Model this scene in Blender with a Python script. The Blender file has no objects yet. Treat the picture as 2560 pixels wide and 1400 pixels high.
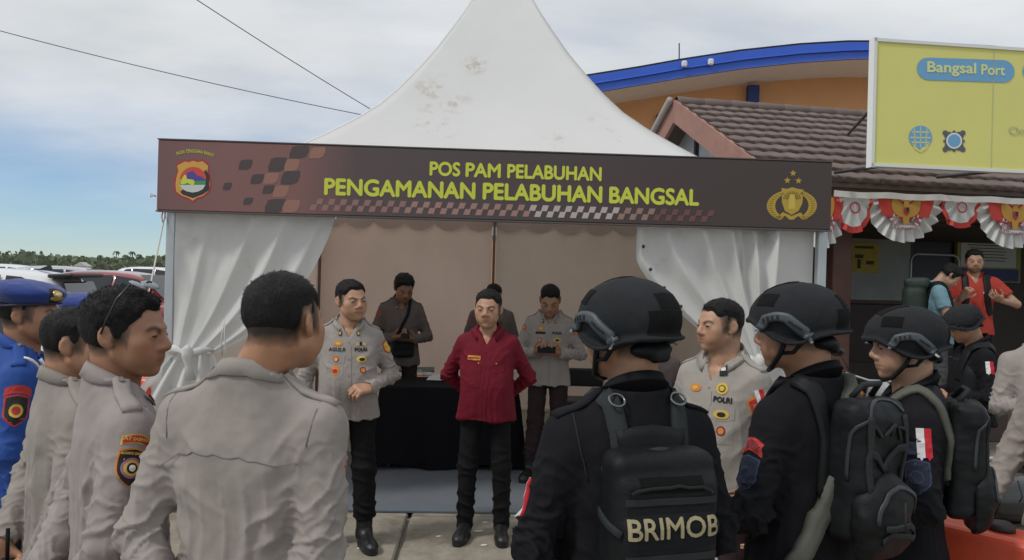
import bpy, bmesh, math, random, time
import numpy as np
from mathutils import Vector, Matrix
from mathutils.bvhtree import BVHTree

random.seed(7); np.random.seed(7)
SC = bpy.context.scene
COL = SC.collection

# ------------------------------------------------------------------ camera
F = 1850.0                      # focal length in photograph pixels (2560 wide)
CAM = np.array([0.0, 0.0, 1.75])
ROLL = math.radians(1.5)
R_ = np.array([math.cos(ROLL), 0, math.sin(ROLL)])
U_ = np.array([-math.sin(ROLL), 0, math.cos(ROLL)])
cd = bpy.data.cameras.new('camera'); cam = bpy.data.objects.new('camera', cd); COL.objects.link(cam)
cd.sensor_width = 36.0; cd.lens = F / 2560 * 36.0; cd.clip_start = 0.05; cd.clip_end = 6000
m = Matrix(((R_[0], U_[0], 0, CAM[0]), (R_[1], U_[1], -1, CAM[1]), (R_[2], U_[2], 0, CAM[2]), (0, 0, 0, 1)))
cam.matrix_world = m
SC.camera = cam

def P(px, py, Y):
    """the point at depth Y that the photograph shows at pixel (px, py)"""
    d = R_ * ((px - 1280) / F) + U_ * ((700 - py) / F) + np.array([0, 1.0, 0])
    return CAM + d * Y
def G(px, py):
    """the ground point seen at a pixel"""
    d = R_ * ((px - 1280) / F) + U_ * ((700 - py) / F) + np.array([0, 1.0, 0])
    return CAM + d * (-CAM[2] / d[2])

# ------------------------------------------------------------------ world and sun
SUN_EL, SUN_AZ = math.radians(52), math.radians(-122)   # azimuth measured from +Y towards +X
W = bpy.data.worlds.new('World'); SC.world = W; W.use_nodes = True
nt = W.node_tree; nt.nodes.clear()
def wn(t, **k):
    n = nt.nodes.new(t)
    for a, b in k.items(): setattr(n, a, b)
    return n
out = wn('ShaderNodeOutputWorld'); bg = wn('ShaderNodeBackground')
sky = wn('ShaderNodeTexSky', sky_type='NISHITA', sun_disc=False)
sky.sun_elevation = SUN_EL; sky.sun_rotation = SUN_AZ; sky.air_density = 1.0; sky.dust_density = 0.05; sky.ozone_density = 3.0
tc = wn('ShaderNodeTexCoord')
sep = wn('ShaderNodeSeparateXYZ'); nt.links.new(tc.outputs['Generated'], sep.inputs[0])
zz = wn('ShaderNodeMath', operation='ADD'); zz.inputs[1].default_value = 0.16; nt.links.new(sep.outputs['Z'], zz.inputs[0])
zm = wn('ShaderNodeMath', operation='MAXIMUM'); zm.inputs[1].default_value = 0.05; nt.links.new(zz.outputs[0], zm.inputs[0])
dx = wn('ShaderNodeMath', operation='DIVIDE'); nt.links.new(sep.outputs['X'], dx.inputs[0]); nt.links.new(zm.outputs[0], dx.inputs[1])
dy = wn('ShaderNodeMath', operation='DIVIDE'); nt.links.new(sep.outputs['Y'], dy.inputs[0]); nt.links.new(zm.outputs[0], dy.inputs[1])
cmb = wn('ShaderNodeCombineXYZ'); nt.links.new(dx.outputs[0], cmb.inputs[0]); nt.links.new(dy.outputs[0], cmb.inputs[1])
mp = wn('ShaderNodeMapping'); mp.inputs['Scale'].default_value = (0.62, 0.9, 1); mp.inputs['Rotation'].default_value = (0, 0, 0.25); mp.inputs['Location'].default_value = (3.1, 1.4, 0)
nt.links.new(cmb.outputs[0], mp.inputs[0])
n1 = wn('ShaderNodeTexNoise'); n1.inputs['Scale'].default_value = 0.75; n1.inputs['Detail'].default_value = 7; n1.inputs['Roughness'].default_value = 0.52; n1.inputs['Distortion'].default_value = 0.35
nt.links.new(mp.outputs[0], n1.inputs['Vector'])
n2 = wn('ShaderNodeTexNoise'); n2.inputs['Scale'].default_value = 2.2; n2.inputs['Detail'].default_value = 6; n2.inputs['Roughness'].default_value = 0.55
nt.links.new(mp.outputs[0], n2.inputs['Vector'])
# cover: thick cloud overhead, thinning to blue towards the horizon
zr = wn('ShaderNodeMapRange'); zr.inputs['From Min'].default_value = 0.0; zr.inputs['From Max'].default_value = 0.30; zr.inputs['To Min'].default_value = -0.32; zr.inputs['To Max'].default_value = 0.22
nt.links.new(sep.outputs['Z'], zr.inputs['Value'])
cov = wn('ShaderNodeMath', operation='ADD'); nt.links.new(n1.outputs['Fac'], cov.inputs[0]); nt.links.new(zr.outputs[0], cov.inputs[1])
cr = wn('ShaderNodeMapRange', interpolation_type='SMOOTHSTEP'); cr.inputs['From Min'].default_value = 0.20; cr.inputs['From Max'].default_value = 0.78; cr.inputs['To Min'].default_value = 0.14
nt.links.new(cov.outputs[0], cr.inputs['Value'])
crp = wn('ShaderNodeValToRGB'); e = crp.color_ramp.elements
e[0].position = 0.33; e[0].color = (5.95, 6.25, 6.5, 1); e[1].position = 0.66; e[1].color = (7.5, 7.65, 7.75, 1)
nt.links.new(n2.outputs['Fac'], crp.inputs[0])
skm = wn('ShaderNodeMix', data_type='RGBA', blend_type='MULTIPLY'); skm.inputs['Factor'].default_value = 1.0
skm.inputs['B'].default_value = (0.69, 0.85, 1.02, 1)
nt.links.new(sky.outputs[0], skm.inputs['A'])
mx = wn('ShaderNodeMix', data_type='RGBA'); nt.links.new(cr.outputs[0], mx.inputs['Factor'])
nt.links.new(skm.outputs['Result'], mx.inputs['A']); nt.links.new(crp.outputs[0], mx.inputs['B'])
nt.links.new(mx.outputs['Result'], bg.inputs['Color']); bg.inputs['Strength'].default_value = 0.092
nt.links.new(bg.outputs[0], out.inputs[0])

sd = bpy.data.lights.new('sun', 'SUN'); sun = bpy.data.objects.new('sun', sd); COL.objects.link(sun)
sd.energy = 1.5; sd.angle = math.radians(10); sd.color = (1.0, 0.96, 0.9)
_sv = Vector((math.sin(SUN_AZ) * math.cos(SUN_EL), math.cos(SUN_AZ) * math.cos(SUN_EL), math.sin(SUN_EL)))
sun.rotation_euler = _sv.to_track_quat('Z', 'Y').to_euler()

SC.view_settings.view_transform = 'Standard'; SC.view_settings.look = 'None'
SC.view_settings.exposure = 0.22; SC.view_settings.gamma = 1.0; SC.view_settings.use_curve_mapping = False
SC.cycles.use_denoising = True
try: SC.cycles.denoiser = 'OPENIMAGEDENOISE'
except Exception: pass
SC.cycles.max_bounces = 6; SC.cycles.transparent_max_bounces = 8

# ------------------------------------------------------------------ materials
MATS = {}
def mat(name, col, rough=0.7, bump=0.0, bscale=60.0, var=0.0, vscale=6.0, metal=0.0, attr=None, stretch=(1, 1, 1), coat=0.0, trans=0.0, spec=0.5, emit=0.0, stain=None, sss=0.0, sheen=0.0, wr=0.0, wscale=16.0):
    if name in MATS: return MATS[name]
    M = bpy.data.materials.new(name); M.use_nodes = True; MATS[name] = M
    t = M.node_tree; b = t.nodes['Principled BSDF']
    b.inputs['Roughness'].default_value = rough; b.inputs['Metallic'].default_value = metal
    b.inputs['Specular IOR Level'].default_value = spec
    b.inputs['Base Color'].default_value = (*col, 1)
    if coat: b.inputs['Coat Weight'].default_value = coat; b.inputs['Coat Roughness'].default_value = 0.06
    if sheen: b.inputs['Sheen Weight'].default_value = sheen
    if emit: b.inputs['Emission Color'].default_value = (*col, 1); b.inputs['Emission Strength'].default_value = emit
    if sss: b.inputs['Subsurface Weight'].default_value = sss; b.inputs['Subsurface Radius'].default_value = (0.012, 0.005, 0.003); b.inputs['Subsurface Scale'].default_value = 1.0
    src = None
    tcn = t.nodes.new('ShaderNodeTexCoord'); mpn = t.nodes.new('ShaderNodeMapping'); mpn.inputs['Scale'].default_value = stretch
    t.links.new(tcn.outputs['Object'], mpn.inputs[0])
    if attr:
        a = t.nodes.new('ShaderNodeAttribute'); a.attribute_name = attr; src = a.outputs['Color']
    if var:
        n = t.nodes.new('ShaderNodeTexNoise'); n.inputs['Scale'].default_value = vscale; n.inputs['Detail'].default_value = 6; n.inputs['Roughness'].default_value = 0.6
        t.links.new(mpn.outputs[0], n.inputs['Vector'])
        r = t.nodes.new('ShaderNodeMapRange'); r.inputs['From Min'].default_value = 0.3; r.inputs['From Max'].default_value = 0.7
        r.inputs['To Min'].default_value = 1 - var; r.inputs['To Max'].default_value = 1 + var
        t.links.new(n.outputs['Fac'], r.inputs['Value'])
        mxn = t.nodes.new('ShaderNodeMix'); mxn.data_type = 'RGBA'; mxn.blend_type = 'MULTIPLY'; mxn.inputs['Factor'].default_value = 1
        if src: t.links.new(src, mxn.inputs['A'])
        else: mxn.inputs['A'].default_value = (*col, 1)
        t.links.new(r.outputs[0], mxn.inputs['B']); src = mxn.outputs['Result']
    if stain:                                   # (colour, scale, threshold): blotches of dirt
        n = t.nodes.new('ShaderNodeTexNoise'); n.inputs['Scale'].default_value = stain[1]; n.inputs['Detail'].default_value = 8; n.inputs['Roughness'].default_value = 0.65
        t.links.new(tcn.outputs['Object'], n.inputs['Vector'])
        r = t.nodes.new('ShaderNodeMapRange'); r.inputs['From Min'].default_value = stain[2]; r.inputs['From Max'].default_value = stain[2] + 0.16
        t.links.new(n.outputs['Fac'], r.inputs['Value'])
        mxn = t.nodes.new('ShaderNodeMix'); mxn.data_type = 'RGBA'
        t.links.new(r.outputs[0], mxn.inputs['Factor'])
        if src: t.links.new(src, mxn.inputs['A'])
        else: mxn.inputs['A'].default_value = (*col, 1)
        mxn.inputs['B'].default_value = (*stain[0], 1); src = mxn.outputs['Result']
    if src: t.links.new(src, b.inputs['Base Color'])
    if bump:
        n = t.nodes.new('ShaderNodeTexNoise'); n.inputs['Scale'].default_value = bscale; n.inputs['Detail'].default_value = 5; n.inputs['Roughness'].default_value = 0.6
        t.links.new(mpn.outputs[0], n.inputs['Vector'])
        bp = t.nodes.new('ShaderNodeBump'); bp.inputs['Strength'].default_value = bump; bp.inputs['Distance'].default_value = 0.01
        t.links.new(n.outputs['Fac'], bp.inputs['Height']); t.links.new(bp.outputs[0], b.inputs['Normal'])
        if wr:                                  # creases in cloth
            n = t.nodes.new('ShaderNodeTexNoise'); n.inputs['Scale'].default_value = wscale; n.inputs['Detail'].default_value = 1.5; n.inputs['Roughness'].default_value = .4; n.inputs['Distortion'].default_value = .5
            m3 = t.nodes.new('ShaderNodeMapping'); m3.inputs['Scale'].default_value = (1, 1, .55); t.links.new(tcn.outputs['Object'], m3.inputs[0]); t.links.new(m3.outputs[0], n.inputs['Vector'])
            a1 = t.nodes.new('ShaderNodeMath'); a1.operation = 'SUBTRACT'; a1.inputs[1].default_value = .5; t.links.new(n.outputs['Fac'], a1.inputs[0])
            a2 = t.nodes.new('ShaderNodeMath'); a2.operation = 'ABSOLUTE'; t.links.new(a1.outputs[0], a2.inputs[0])
            a3 = t.nodes.new('ShaderNodeMath'); a3.operation = 'POWER'; a3.inputs[1].default_value = .7; t.links.new(a2.outputs[0], a3.inputs[0])
            b2 = t.nodes.new('ShaderNodeBump'); b2.inputs['Strength'].default_value = wr; b2.inputs['Distance'].default_value = .03; b2.invert = True
            t.links.new(a3.outputs[0], b2.inputs['Height']); t.links.new(bp.outputs[0], b2.inputs['Normal']); t.links.new(b2.outputs[0], b.inputs['Normal'])
    if trans:                                   # thin cloth that lets daylight through
        o = t.nodes['Material Output']; tr = t.nodes.new('ShaderNodeBsdfTranslucent'); ms = t.nodes.new('ShaderNodeMixShader')
        ms.inputs[0].default_value = trans; tr.inputs['Color'].default_value = (*col, 1)
        if src: t.links.new(src, tr.inputs['Color'])
        t.links.new(b.outputs[0], ms.inputs[1]); t.links.new(tr.outputs[0], ms.inputs[2]); t.links.new(ms.outputs[0], o.inputs[0])
    return M

# ------------------------------------------------------------------ objects
def tag(o, label=None, cat=None, group=None, kind=None):
    if label: o['label'] = label
    if cat: o['category'] = cat
    if group: o['group'] = group
    if kind: o['kind'] = kind
    return o
def empty(name, loc=(0, 0, 0), rz=0.0):
    o = bpy.data.objects.new(name, None); COL.objects.link(o); o.location = loc; o.rotation_euler = (0, 0, rz); o.empty_display_size = 0.1
    return o
def link(name, me, parent=None):
    o = bpy.data.objects.new(name, me); COL.objects.link(o)
    if parent is not None: o.parent = parent
    return o
def mesh(name, V, Fc, mats, parent=None, smooth=False, mi=None):
    """one mesh object from points and faces; mats: a material or a list with mi = slot of each face"""
    me = bpy.data.meshes.new(name)
    me.from_pydata([tuple(map(float, v)) for v in V], [], [tuple(map(int, f)) for f in Fc])
    if not isinstance(mats, (list, tuple)): mats = [mats]
    for q in mats: me.materials.append(q)
    if mi is not None: me.polygons.foreach_set('material_index', np.array(mi, dtype=np.int32))
    if smooth: me.polygons.foreach_set('use_smooth', np.ones(len(me.polygons), bool))
    me.update()
    return link(name, me, parent)
def fastmesh(name, V, Q, mats, parent=None, smooth=True, col=None):
    """quads from numpy arrays"""
    me = bpy.data.meshes.new(name); n = len(Q)
    me.vertices.add(len(V)); me.vertices.foreach_set('co', np.ascontiguousarray(V, dtype=np.float32).ravel())
    me.loops.add(n * 4); me.loops.foreach_set('vertex_index', np.ascontiguousarray(Q, dtype=np.int32).ravel())
    me.polygons.add(n); me.polygons.foreach_set('loop_start', np.arange(0, n * 4, 4, dtype=np.int32))
    me.update(calc_edges=True); me.validate()
    if smooth: me.polygons.foreach_set('use_smooth', np.ones(len(me.polygons), bool))
    if not isinstance(mats, (list, tuple)): mats = [mats]
    for q in mats: me.materials.append(q)
    if col is not None:
        a = me.color_attributes.new('Col', 'FLOAT_COLOR', 'POINT')
        c = np.ones((len(V), 4), np.float32); c[:, :3] = col; a.data.foreach_set('color', c.ravel())
    return link(name, me, parent)

class MB:
    """collects shapes for one mesh"""
    def __init__(s): s.v = []; s.f = []; s.m = []
    def add(s, V, Fc, mi=0):
        o = len(s.v); s.v += [tuple(map(float, p)) for p in V]; s.f += [tuple(int(i) + o for i in f) for f in Fc]; s.m += [mi] * len(Fc); return s
    def box(s, c, h, R=None, mi=0, bev=0.0):
        """centre c, half sizes h, optional rotation matrix, optional chamfer"""
        c = np.array(c, float); h = np.array(h, float)
        if bev <= 0:
            V = np.array([[x, y, z] for x in (-1, 1) for y in (-1, 1) for z in (-1, 1)], float) * h
            Fc = [(0, 1, 3, 2), (4, 6, 7, 5), (0, 4, 5, 1), (2, 3, 7, 6), (0, 2, 6, 4), (1, 5, 7, 3)]
        else:
            b = min(bev, h.min() * 0.95); V = []; 
            for x in (-1, 1):
                for y in (-1, 1):
                    for z in (-1, 1):
                        V += [[x * h[0], y * (h[1] - b), z * (h[2] - b)], [x * (h[0] - b), y * h[1], z * (h[2] - b)], [x * (h[0] - b), y * (h[1] - b), z * h[2]]]
            V = np.array(V); Fc = [tuple(f) for f in _cham]
        if R is not None: V = V @ np.array(R).T
        return s.add(V + c, Fc, mi)
    def tube(s, pts, r, n=8, mi=0, cap=True):
        pts = [np.array(p, float) for p in pts]; k = len(pts)
        rr = r if isinstance(r, (list, tuple, np.ndarray)) else [r] * k
        V = []; Fc = []; up = None
        for i, p in enumerate(pts):
            t = pts[min(i + 1, k - 1)] - pts[max(i - 1, 0)]; t = t / (np.linalg.norm(t) + 1e-9)
            if up is None: up = np.array([0, 0, 1.0]) if abs(t[2]) < 0.9 else np.array([1.0, 0, 0])
            a = np.cross(t, up); a /= np.linalg.norm(a) + 1e-9; up = np.cross(a, t)
            for j in range(n):
                q = 2 * math.pi * j / n; V.append(p + rr[i] * (math.cos(q) * a + math.sin(q) * up))
        for i in range(k - 1):
            for j in range(n):
                a0 = i * n + j; b0 = i * n + (j + 1) % n; Fc.append((a0, b0, b0 + n, a0 + n))
        if cap: Fc.append(tuple(range(n))[::-1]); Fc.append(tuple(range((k - 1) * n, k * n)))
        return s.add(V, Fc, mi)
    def lathe(s, prof, n=24, c=(0, 0, 0), R=None, mi=0):
        V = [];  Fc = []; k = len(prof)
        for (r, z) in prof:
            for j in range(n):
                q = 2 * math.pi * j / n; V.append([r * math.cos(q), r * math.sin(q), z])
        for i in range(k - 1):
            for j in range(n):
                a0 = i * n + j; b0 = i * n + (j + 1) % n; Fc.append((a0, b0, b0 + n, a0 + n))
        V = np.array(V)
        if R is not None: V = V @ np.array(R).T
        return s.add(V + np.array(c), Fc, mi)
    def prism(s, poly, o, ex, ey, n, t, mi=0):
        """flat outline (list of 2D) in the plane o+ex*x+ey*y, extruded by n*t"""
        o, ex, ey, n = (np.array(q, float) for q in (o, ex, ey, n)); k = len(poly)
        A = [o + ex * x + ey * y for x, y in poly]; B = [p + n * t for p in A]
        Fc = [tuple(range(k))[::-1], tuple(range(k, 2 * k))] + [(i, (i + 1) % k, (i + 1) % k + k, i + k) for i in range(k)]
        return s.add(A + B, Fc, mi)
    def sheet(s, poly, o, ex, ey, mi=0):
        o, ex, ey = (np.array(q, float) for q in (o, ex, ey))
        return s.add([o + ex * x + ey * y for x, y in poly], [tuple(range(len(poly)))], mi)
    def build(s, name, mats, parent=None, smooth=False):
        return mesh(name, s.v, s.f, mats, parent, smooth, s.m)
def _mkcham():
    # faces of a chamfered box; corner c (0..7) has three points 3c (x face), 3c+1 (y face), 3c+2 (z face)
    ix = lambda x, y, z: ((x > 0) * 4 + (y > 0) * 2 + (z > 0))
    f = []
    for sg in (-1, 1):
        a = [ix(sg, -1, -1), ix(sg, 1, -1), ix(sg, 1, 1), ix(sg, -1, 1)]; f.append([3 * q for q in (a if sg > 0 else a[::-1])])
        a = [ix(-1, sg, -1), ix(-1, sg, 1), ix(1, sg, 1), ix(1, sg, -1)]; f.append([3 * q + 1 for q in (a if sg > 0 else a[::-1])])
        a = [ix(-1, -1, sg), ix(1, -1, sg), ix(1, 1, sg), ix(-1, 1, sg)]; f.append([3 * q + 2 for q in (a if sg > 0 else a[::-1])])
    for a1 in (-1, 1):
        for a2 in (-1, 1):
            p, q = ix(a1, a2, -1), ix(a1, a2, 1); e = [3 * p, 3 * p + 1, 3 * q + 1, 3 * q]; f.append(e if a1 * a2 > 0 else e[::-1])
            p, q = ix(a1, -1, a2), ix(a1, 1, a2); e = [3 * p, 3 * q, 3 * q + 2, 3 * p + 2]; f.append(e if a1 * a2 > 0 else e[::-1])
            p, q = ix(-1, a1, a2), ix(1, a1, a2); e = [3 * p + 1, 3 * p + 2, 3 * q + 2, 3 * q + 1]; f.append(e if a1 * a2 > 0 else e[::-1])
    for x in (-1, 1):
        for y in (-1, 1):
            for z in (-1, 1):
                c = ix(x, y, z); e = [3 * c, 3 * c + 1, 3 * c + 2]; f.append(e if x * y * z > 0 else e[::-1])
    return f
_cham = _mkcham()
def rotz(a): c, s = math.cos(a), math.sin(a); return np.array([[c, -s, 0], [s, c, 0], [0, 0, 1.0]])
def rotx(a): c, s = math.cos(a), math.sin(a); return np.array([[1.0, 0, 0], [0, c, -s], [0, s, c]])
def roty(a): c, s = math.cos(a), math.sin(a); return np.array([[c, 0, s], [0, 1.0, 0], [-s, 0, c]])
def copy_tree(o, parent=None):
    c = o.copy(); COL.objects.link(c); c.parent = parent
    for ch in list(o.children): copy_tree(ch, c)
    return c

def text_mesh(txt, size=1.0, bold=0.0, extr=0.0, res=3, align='CENTER', space=1.0, sub=0):
    """lettering as (points, faces), in its own xy plane"""
    cu = bpy.data.curves.new('t', 'FONT'); cu.body = txt; cu.size = size; cu.align_x = align; cu.align_y = 'CENTER'
    cu.extrude = extr; cu.resolution_u = res; cu.space_character = space
    ob = bpy.data.objects.new('t', cu); COL.objects.link(ob)
    dg = bpy.context.evaluated_depsgraph_get(); dg.update()
    me = ob.evaluated_get(dg).to_mesh()
    if sub:
        bm = bmesh.new(); bm.from_mesh(me); bmesh.ops.triangulate(bm, faces=bm.faces[:])
        for _ in range(sub):
            lg = [e for e in bm.edges if e.calc_length() > size * .18]
            if lg: bmesh.ops.subdivide_edges(bm, edges=lg, cuts=1); bmesh.ops.triangulate(bm, faces=bm.faces[:])
        bm.verts.index_update(); V = np.array([v.co[:] for v in bm.verts]); Fc = [tuple(v.index for v in f.verts) for f in bm.faces]; bm.free()
    else: V = np.array([v.co[:] for v in me.vertices]); Fc = [tuple(p.vertices) for p in me.polygons]
    ob.evaluated_get(dg).to_mesh_clear(); bpy.data.objects.remove(ob); bpy.data.curves.remove(cu)
    if bold:                                    # heavier strokes: the outline laid down four times, each a hair higher
        n = len(V); A = []; B = []
        for i, (dx_, dy_) in enumerate(((-1, 0), (1, 0), (0, 1), (0, -1))):
            A.append(V + np.array([dx_ * bold, dy_ * bold, i * .0003 / max(size, .01) * size])); B += [tuple(q + i * n for q in f) for f in Fc]
        V = np.concatenate(A); Fc = B
    return V, Fc

# ------------------------------------------------------------------ noise
_pr = np.random.RandomState(3).rand(4096).astype(np.float32)
def noise3(p, seed=0):
    p = np.asarray(p, np.float32) + seed * 17.37
    i = np.floor(p).astype(np.int64); f = p - i; f = f * f * (3 - 2 * f)
    def h(x, y, z): return _pr[(x * 73856093 ^ y * 19349663 ^ z * 83492791) & 4095]
    x, y, z = i[..., 0], i[..., 1], i[..., 2]; fx, fy, fz = f[..., 0], f[..., 1], f[..., 2]
    a = h(x, y, z) * (1 - fx) + h(x + 1, y, z) * fx; b = h(x, y + 1, z) * (1 - fx) + h(x + 1, y + 1, z) * fx
    c = h(x, y, z + 1) * (1 - fx) + h(x + 1, y, z + 1) * fx; d = h(x, y + 1, z + 1) * (1 - fx) + h(x + 1, y + 1, z + 1) * fx
    return ((a * (1 - fy) + b * fy) * (1 - fz) + (c * (1 - fy) + d * fy) * fz) * 2 - 1
def fbm(p, o=3, seed=0):
    s = 0; a = 1.0; p = np.asarray(p, np.float32)
    for k in range(o): s = s + a * noise3(p, seed + k); p = p * 2.03; a *= 0.5
    return s

# ------------------------------------------------------------------ distance-field modelling
class Field:
    """a distance field on a rectilinear grid, meshed as one continuous surface"""
    def __init__(s, lo, hi, h, zfine=None):
        s.xs = np.arange(lo[0], hi[0] + h, h, dtype=np.float32); s.ys = np.arange(lo[1], hi[1] + h, h, dtype=np.float32)
        if zfine is None: s.zs = np.arange(lo[2], hi[2] + h, h, dtype=np.float32)
        else:
            z = float(lo[2]); q = []           # zfine(z): the step wanted at height z
            while z < hi[2] + h: q.append(z); z += zfine(z)
            s.zs = np.array(q, np.float32)
        s.h = h; s.D = np.full((len(s.xs), len(s.ys), len(s.zs)), 1.0, np.float32)
    def block(s, lo, hi, pad):
        r = []
        for ax, l, u in ((s.xs, lo[0], hi[0]), (s.ys, lo[1], hi[1]), (s.zs, lo[2], hi[2])):
            a = int(np.searchsorted(ax, l - pad)); b = int(np.searchsorted(ax, u + pad, side='right'))
            r.append((max(a - 1, 0), min(b + 1, len(ax))))
        (a0, a1), (b0, b1), (c0, c1) = r
        if a1 <= a0 or b1 <= b0 or c1 <= c0: return None
        X = s.xs[a0:a1, None, None]; Y = s.ys[None, b0:b1, None]; Z = s.zs[None, None, c0:c1]
        return (slice(a0, a1), slice(b0, b1), slice(c0, c1)), X, Y, Z
    def put(s, sl, d, k, op):
        a = s.D[sl]
        if op == 'u':
            if k > 0: hh = np.maximum(k - np.abs(a - d), 0) / k; s.D[sl] = np.minimum(a, d) - hh * hh * k * 0.25
            else: s.D[sl] = np.minimum(a, d)
        else:
            d = -d
            if k > 0: hh = np.maximum(k - np.abs(a - d), 0) / k; s.D[sl] = np.maximum(a, d) + hh * hh * k * 0.25
            else: s.D[sl] = np.maximum(a, d)
    def cap(s, a, b, ra, rb, k=0.02, op='u', squash=None):
        """tapered capsule; squash=(axis, q) flattens it along axis by q"""
        a = np.asarray(a, np.float32); b = np.asarray(b, np.float32); r = max(ra, rb)
        B = s.block(np.minimum(a, b) - r, np.maximum(a, b) + r, k + 3 * s.h + 0.01)
        if B is None: return
        sl, X, Y, Z = B; ba = b - a; L2 = float(ba @ ba) + 1e-12
        px, py, pz = X - a[0], Y - a[1], Z - a[2]
        t = np.clip((px * ba[0] + py * ba[1] + pz * ba[2]) / L2, 0, 1)
        qx, qy, qz = px - t * ba[0], py - t * ba[1], pz - t * ba[2]
        d2 = qx * qx + qy * qy + qz * qz
        if squash is not None:
            ax, q = squash; ax = np.asarray(ax, np.float32); c = qx * ax[0] + qy * ax[1] + qz * ax[2]
            d = np.sqrt(d2 + c * c * (1 / (q * q) - 1)) - (ra + t * (rb - ra)); d = d * (0.5 + 0.5 * q)
        else: d = np.sqrt(d2) - (ra + t * (rb - ra))
        s.put(sl, d, k, op)
    def ell(s, c, r, R=None, k=0.02, op='u'):
        c = np.asarray(c, np.float32); r = np.asarray(r, np.float32); m = float(r.max())
        if R is None: e = r
        else: R = np.asarray(R, np.float32); e = np.sqrt(((R * r) ** 2).sum(1))
        B = s.block(c - e, c + e, k + 3 * s.h + 0.01)
        if B is None: return
        sl, X, Y, Z = B; x, y, z = X - c[0], Y - c[1], Z - c[2]
        if R is not None: x, y, z = (R[0, 0] * x + R[1, 0] * y + R[2, 0] * z, R[0, 1] * x + R[1, 1] * y + R[2, 1] * z, R[0, 2] * x + R[1, 2] * y + R[2, 2] * z)
        k0 = np.sqrt((x / r[0]) ** 2 + (y / r[1]) ** 2 + (z / r[2]) ** 2); k1 = np.sqrt((x / r[0] ** 2) ** 2 + (y / r[1] ** 2) ** 2 + (z / r[2] ** 2) ** 2) + 1e-6
        s.put(sl, k0 * (k0 - 1) / k1, k, op)
    def box(s, c, hs, rad=0.01, R=None, k=0.01, op='u'):
        c = np.asarray(c, np.float32); hs = np.asarray(hs, np.float32)
        e = hs if R is None else np.abs(np.asarray(R)) @ hs
        B = s.block(c - e, c + e, k + 3 * s.h + 0.01)
        if B is None: return
        sl, X, Y, Z = B; x, y, z = X - c[0], Y - c[1], Z - c[2]
        if R is not None:
            R = np.asarray(R, np.float32)
            x, y, z = (R[0, 0] * x + R[1, 0] * y + R[2, 0] * z, R[0, 1] * x + R[1, 1] * y + R[2, 1] * z, R[0, 2] * x + R[1, 2] * y + R[2, 2] * z)
        qx, qy, qz = np.abs(x) - hs[0] + rad, np.abs(y) - hs[1] + rad, np.abs(z) - hs[2] + rad
        d = np.sqrt(np.maximum(qx, 0) ** 2 + np.maximum(qy, 0) ** 2 + np.maximum(qz, 0) ** 2) + np.minimum(np.maximum(qx, np.maximum(qy, qz)), 0) - rad
        s.put(sl, d, k, op)
    def loft(s, tab, k=0.03, n=2.4, op='u'):
        """rows of (z, rx, ry, cx, cy)"""
        tab = np.array(tab, float); z0, z1 = tab[0, 0], tab[-1, 0]; m = tab[:, 1:3].max()
        lo = [(tab[:, 3] - tab[:, 1]).min(), (tab[:, 4] - tab[:, 2]).min(), z0]; hi = [(tab[:, 3] + tab[:, 1]).max(), (tab[:, 4] + tab[:, 2]).max(), z1]
        B = s.block(lo, hi, k + 3 * s.h + 0.01)
        if B is None: return
        sl, X, Y, Z = B; zf = np.linspace(z0, z1, 80)
        ker = np.ones(9) / 9; cols = []
        for j in range(1, 5):
            q = np.interp(zf, tab[:, 0], tab[:, j]); q = np.convolve(np.pad(q, 4, mode='edge'), ker, 'valid'); cols.append(np.interp(Z.ravel(), zf, q).astype(np.float32)[None, None, :])
        rx, ry, cx, cy = cols
        q = ((np.abs((X - cx) / rx)) ** n + (np.abs((Y - cy) / ry)) ** n) ** (1 / n)
        d = (q - 1) * np.minimum(rx, ry); d = np.maximum(d, np.maximum(z0 - Z, Z - z1))
        s.put(sl, d, k, op)
    def func(s, lo, hi, fn, k=0.0, op='u'):
        B = s.block(lo, hi, k + 3 * s.h)
        if B is None: return
        sl, X, Y, Z = B; s.put(sl, fn(X, Y, Z).astype(np.float32), k, op)
    def mesh(s, smooth=1):
        D = s.D; D[0] = D[-1] = 1; D[:, 0] = D[:, -1] = 1; D[:, :, 0] = D[:, :, -1] = 1
        I = D < 0; nx, ny, nz = D.shape
        c = I[:-1, :-1, :-1].astype(np.int8)
        tot = np.zeros((nx - 1, ny - 1, nz - 1), np.int8)
        for a in (0, 1):
            for b in (0, 1):
                for d in (0, 1): tot += I[a:nx - 1 + a, b:ny - 1 + b, d:nz - 1 + d]
        act = (tot > 0) & (tot < 8); ci, cj, ck = np.nonzero(act); n = len(ci)
        idx = np.full(tot.shape, -1, np.int32); idx[ci, cj, ck] = np.arange(n, dtype=np.int32)
        cv = {}
        for a in (0, 1):
            for b in (0, 1):
                for d in (0, 1): cv[a, b, d] = np.clip(D[ci + a, cj + b, ck + d], -0.05, 0.05)
        acc = np.zeros((n, 3), np.float32); cnt = np.zeros(n, np.float32)
        for ax in range(3):
            for p in (0, 1):
                for q in (0, 1):
                    k0 = [p, q]; k0.insert(ax, 0); k1 = [p, q]; k1.insert(ax, 1)
                    u, w = cv[tuple(k0)], cv[tuple(k1)]; mk = (u < 0) != (w < 0); t = np.where(mk, u / np.where(mk, u - w, 1), 0)
                    for j in range(3):
                        val = t if j == ax else float(k0[j]); acc[:, j] += np.where(mk, val, 0)
                    cnt += mk
        acc /= cnt[:, None]
        gx, gy, gz = s.xs, s.ys, s.zs
        V = np.stack([gx[ci] + acc[:, 0] * (gx[ci + 1] - gx[ci]), gy[cj] + acc[:, 1] * (gy[cj + 1] - gy[cj]), gz[ck] + acc[:, 2] * (gz[ck + 1] - gz[ck])], 1)
        Q = []
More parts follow.
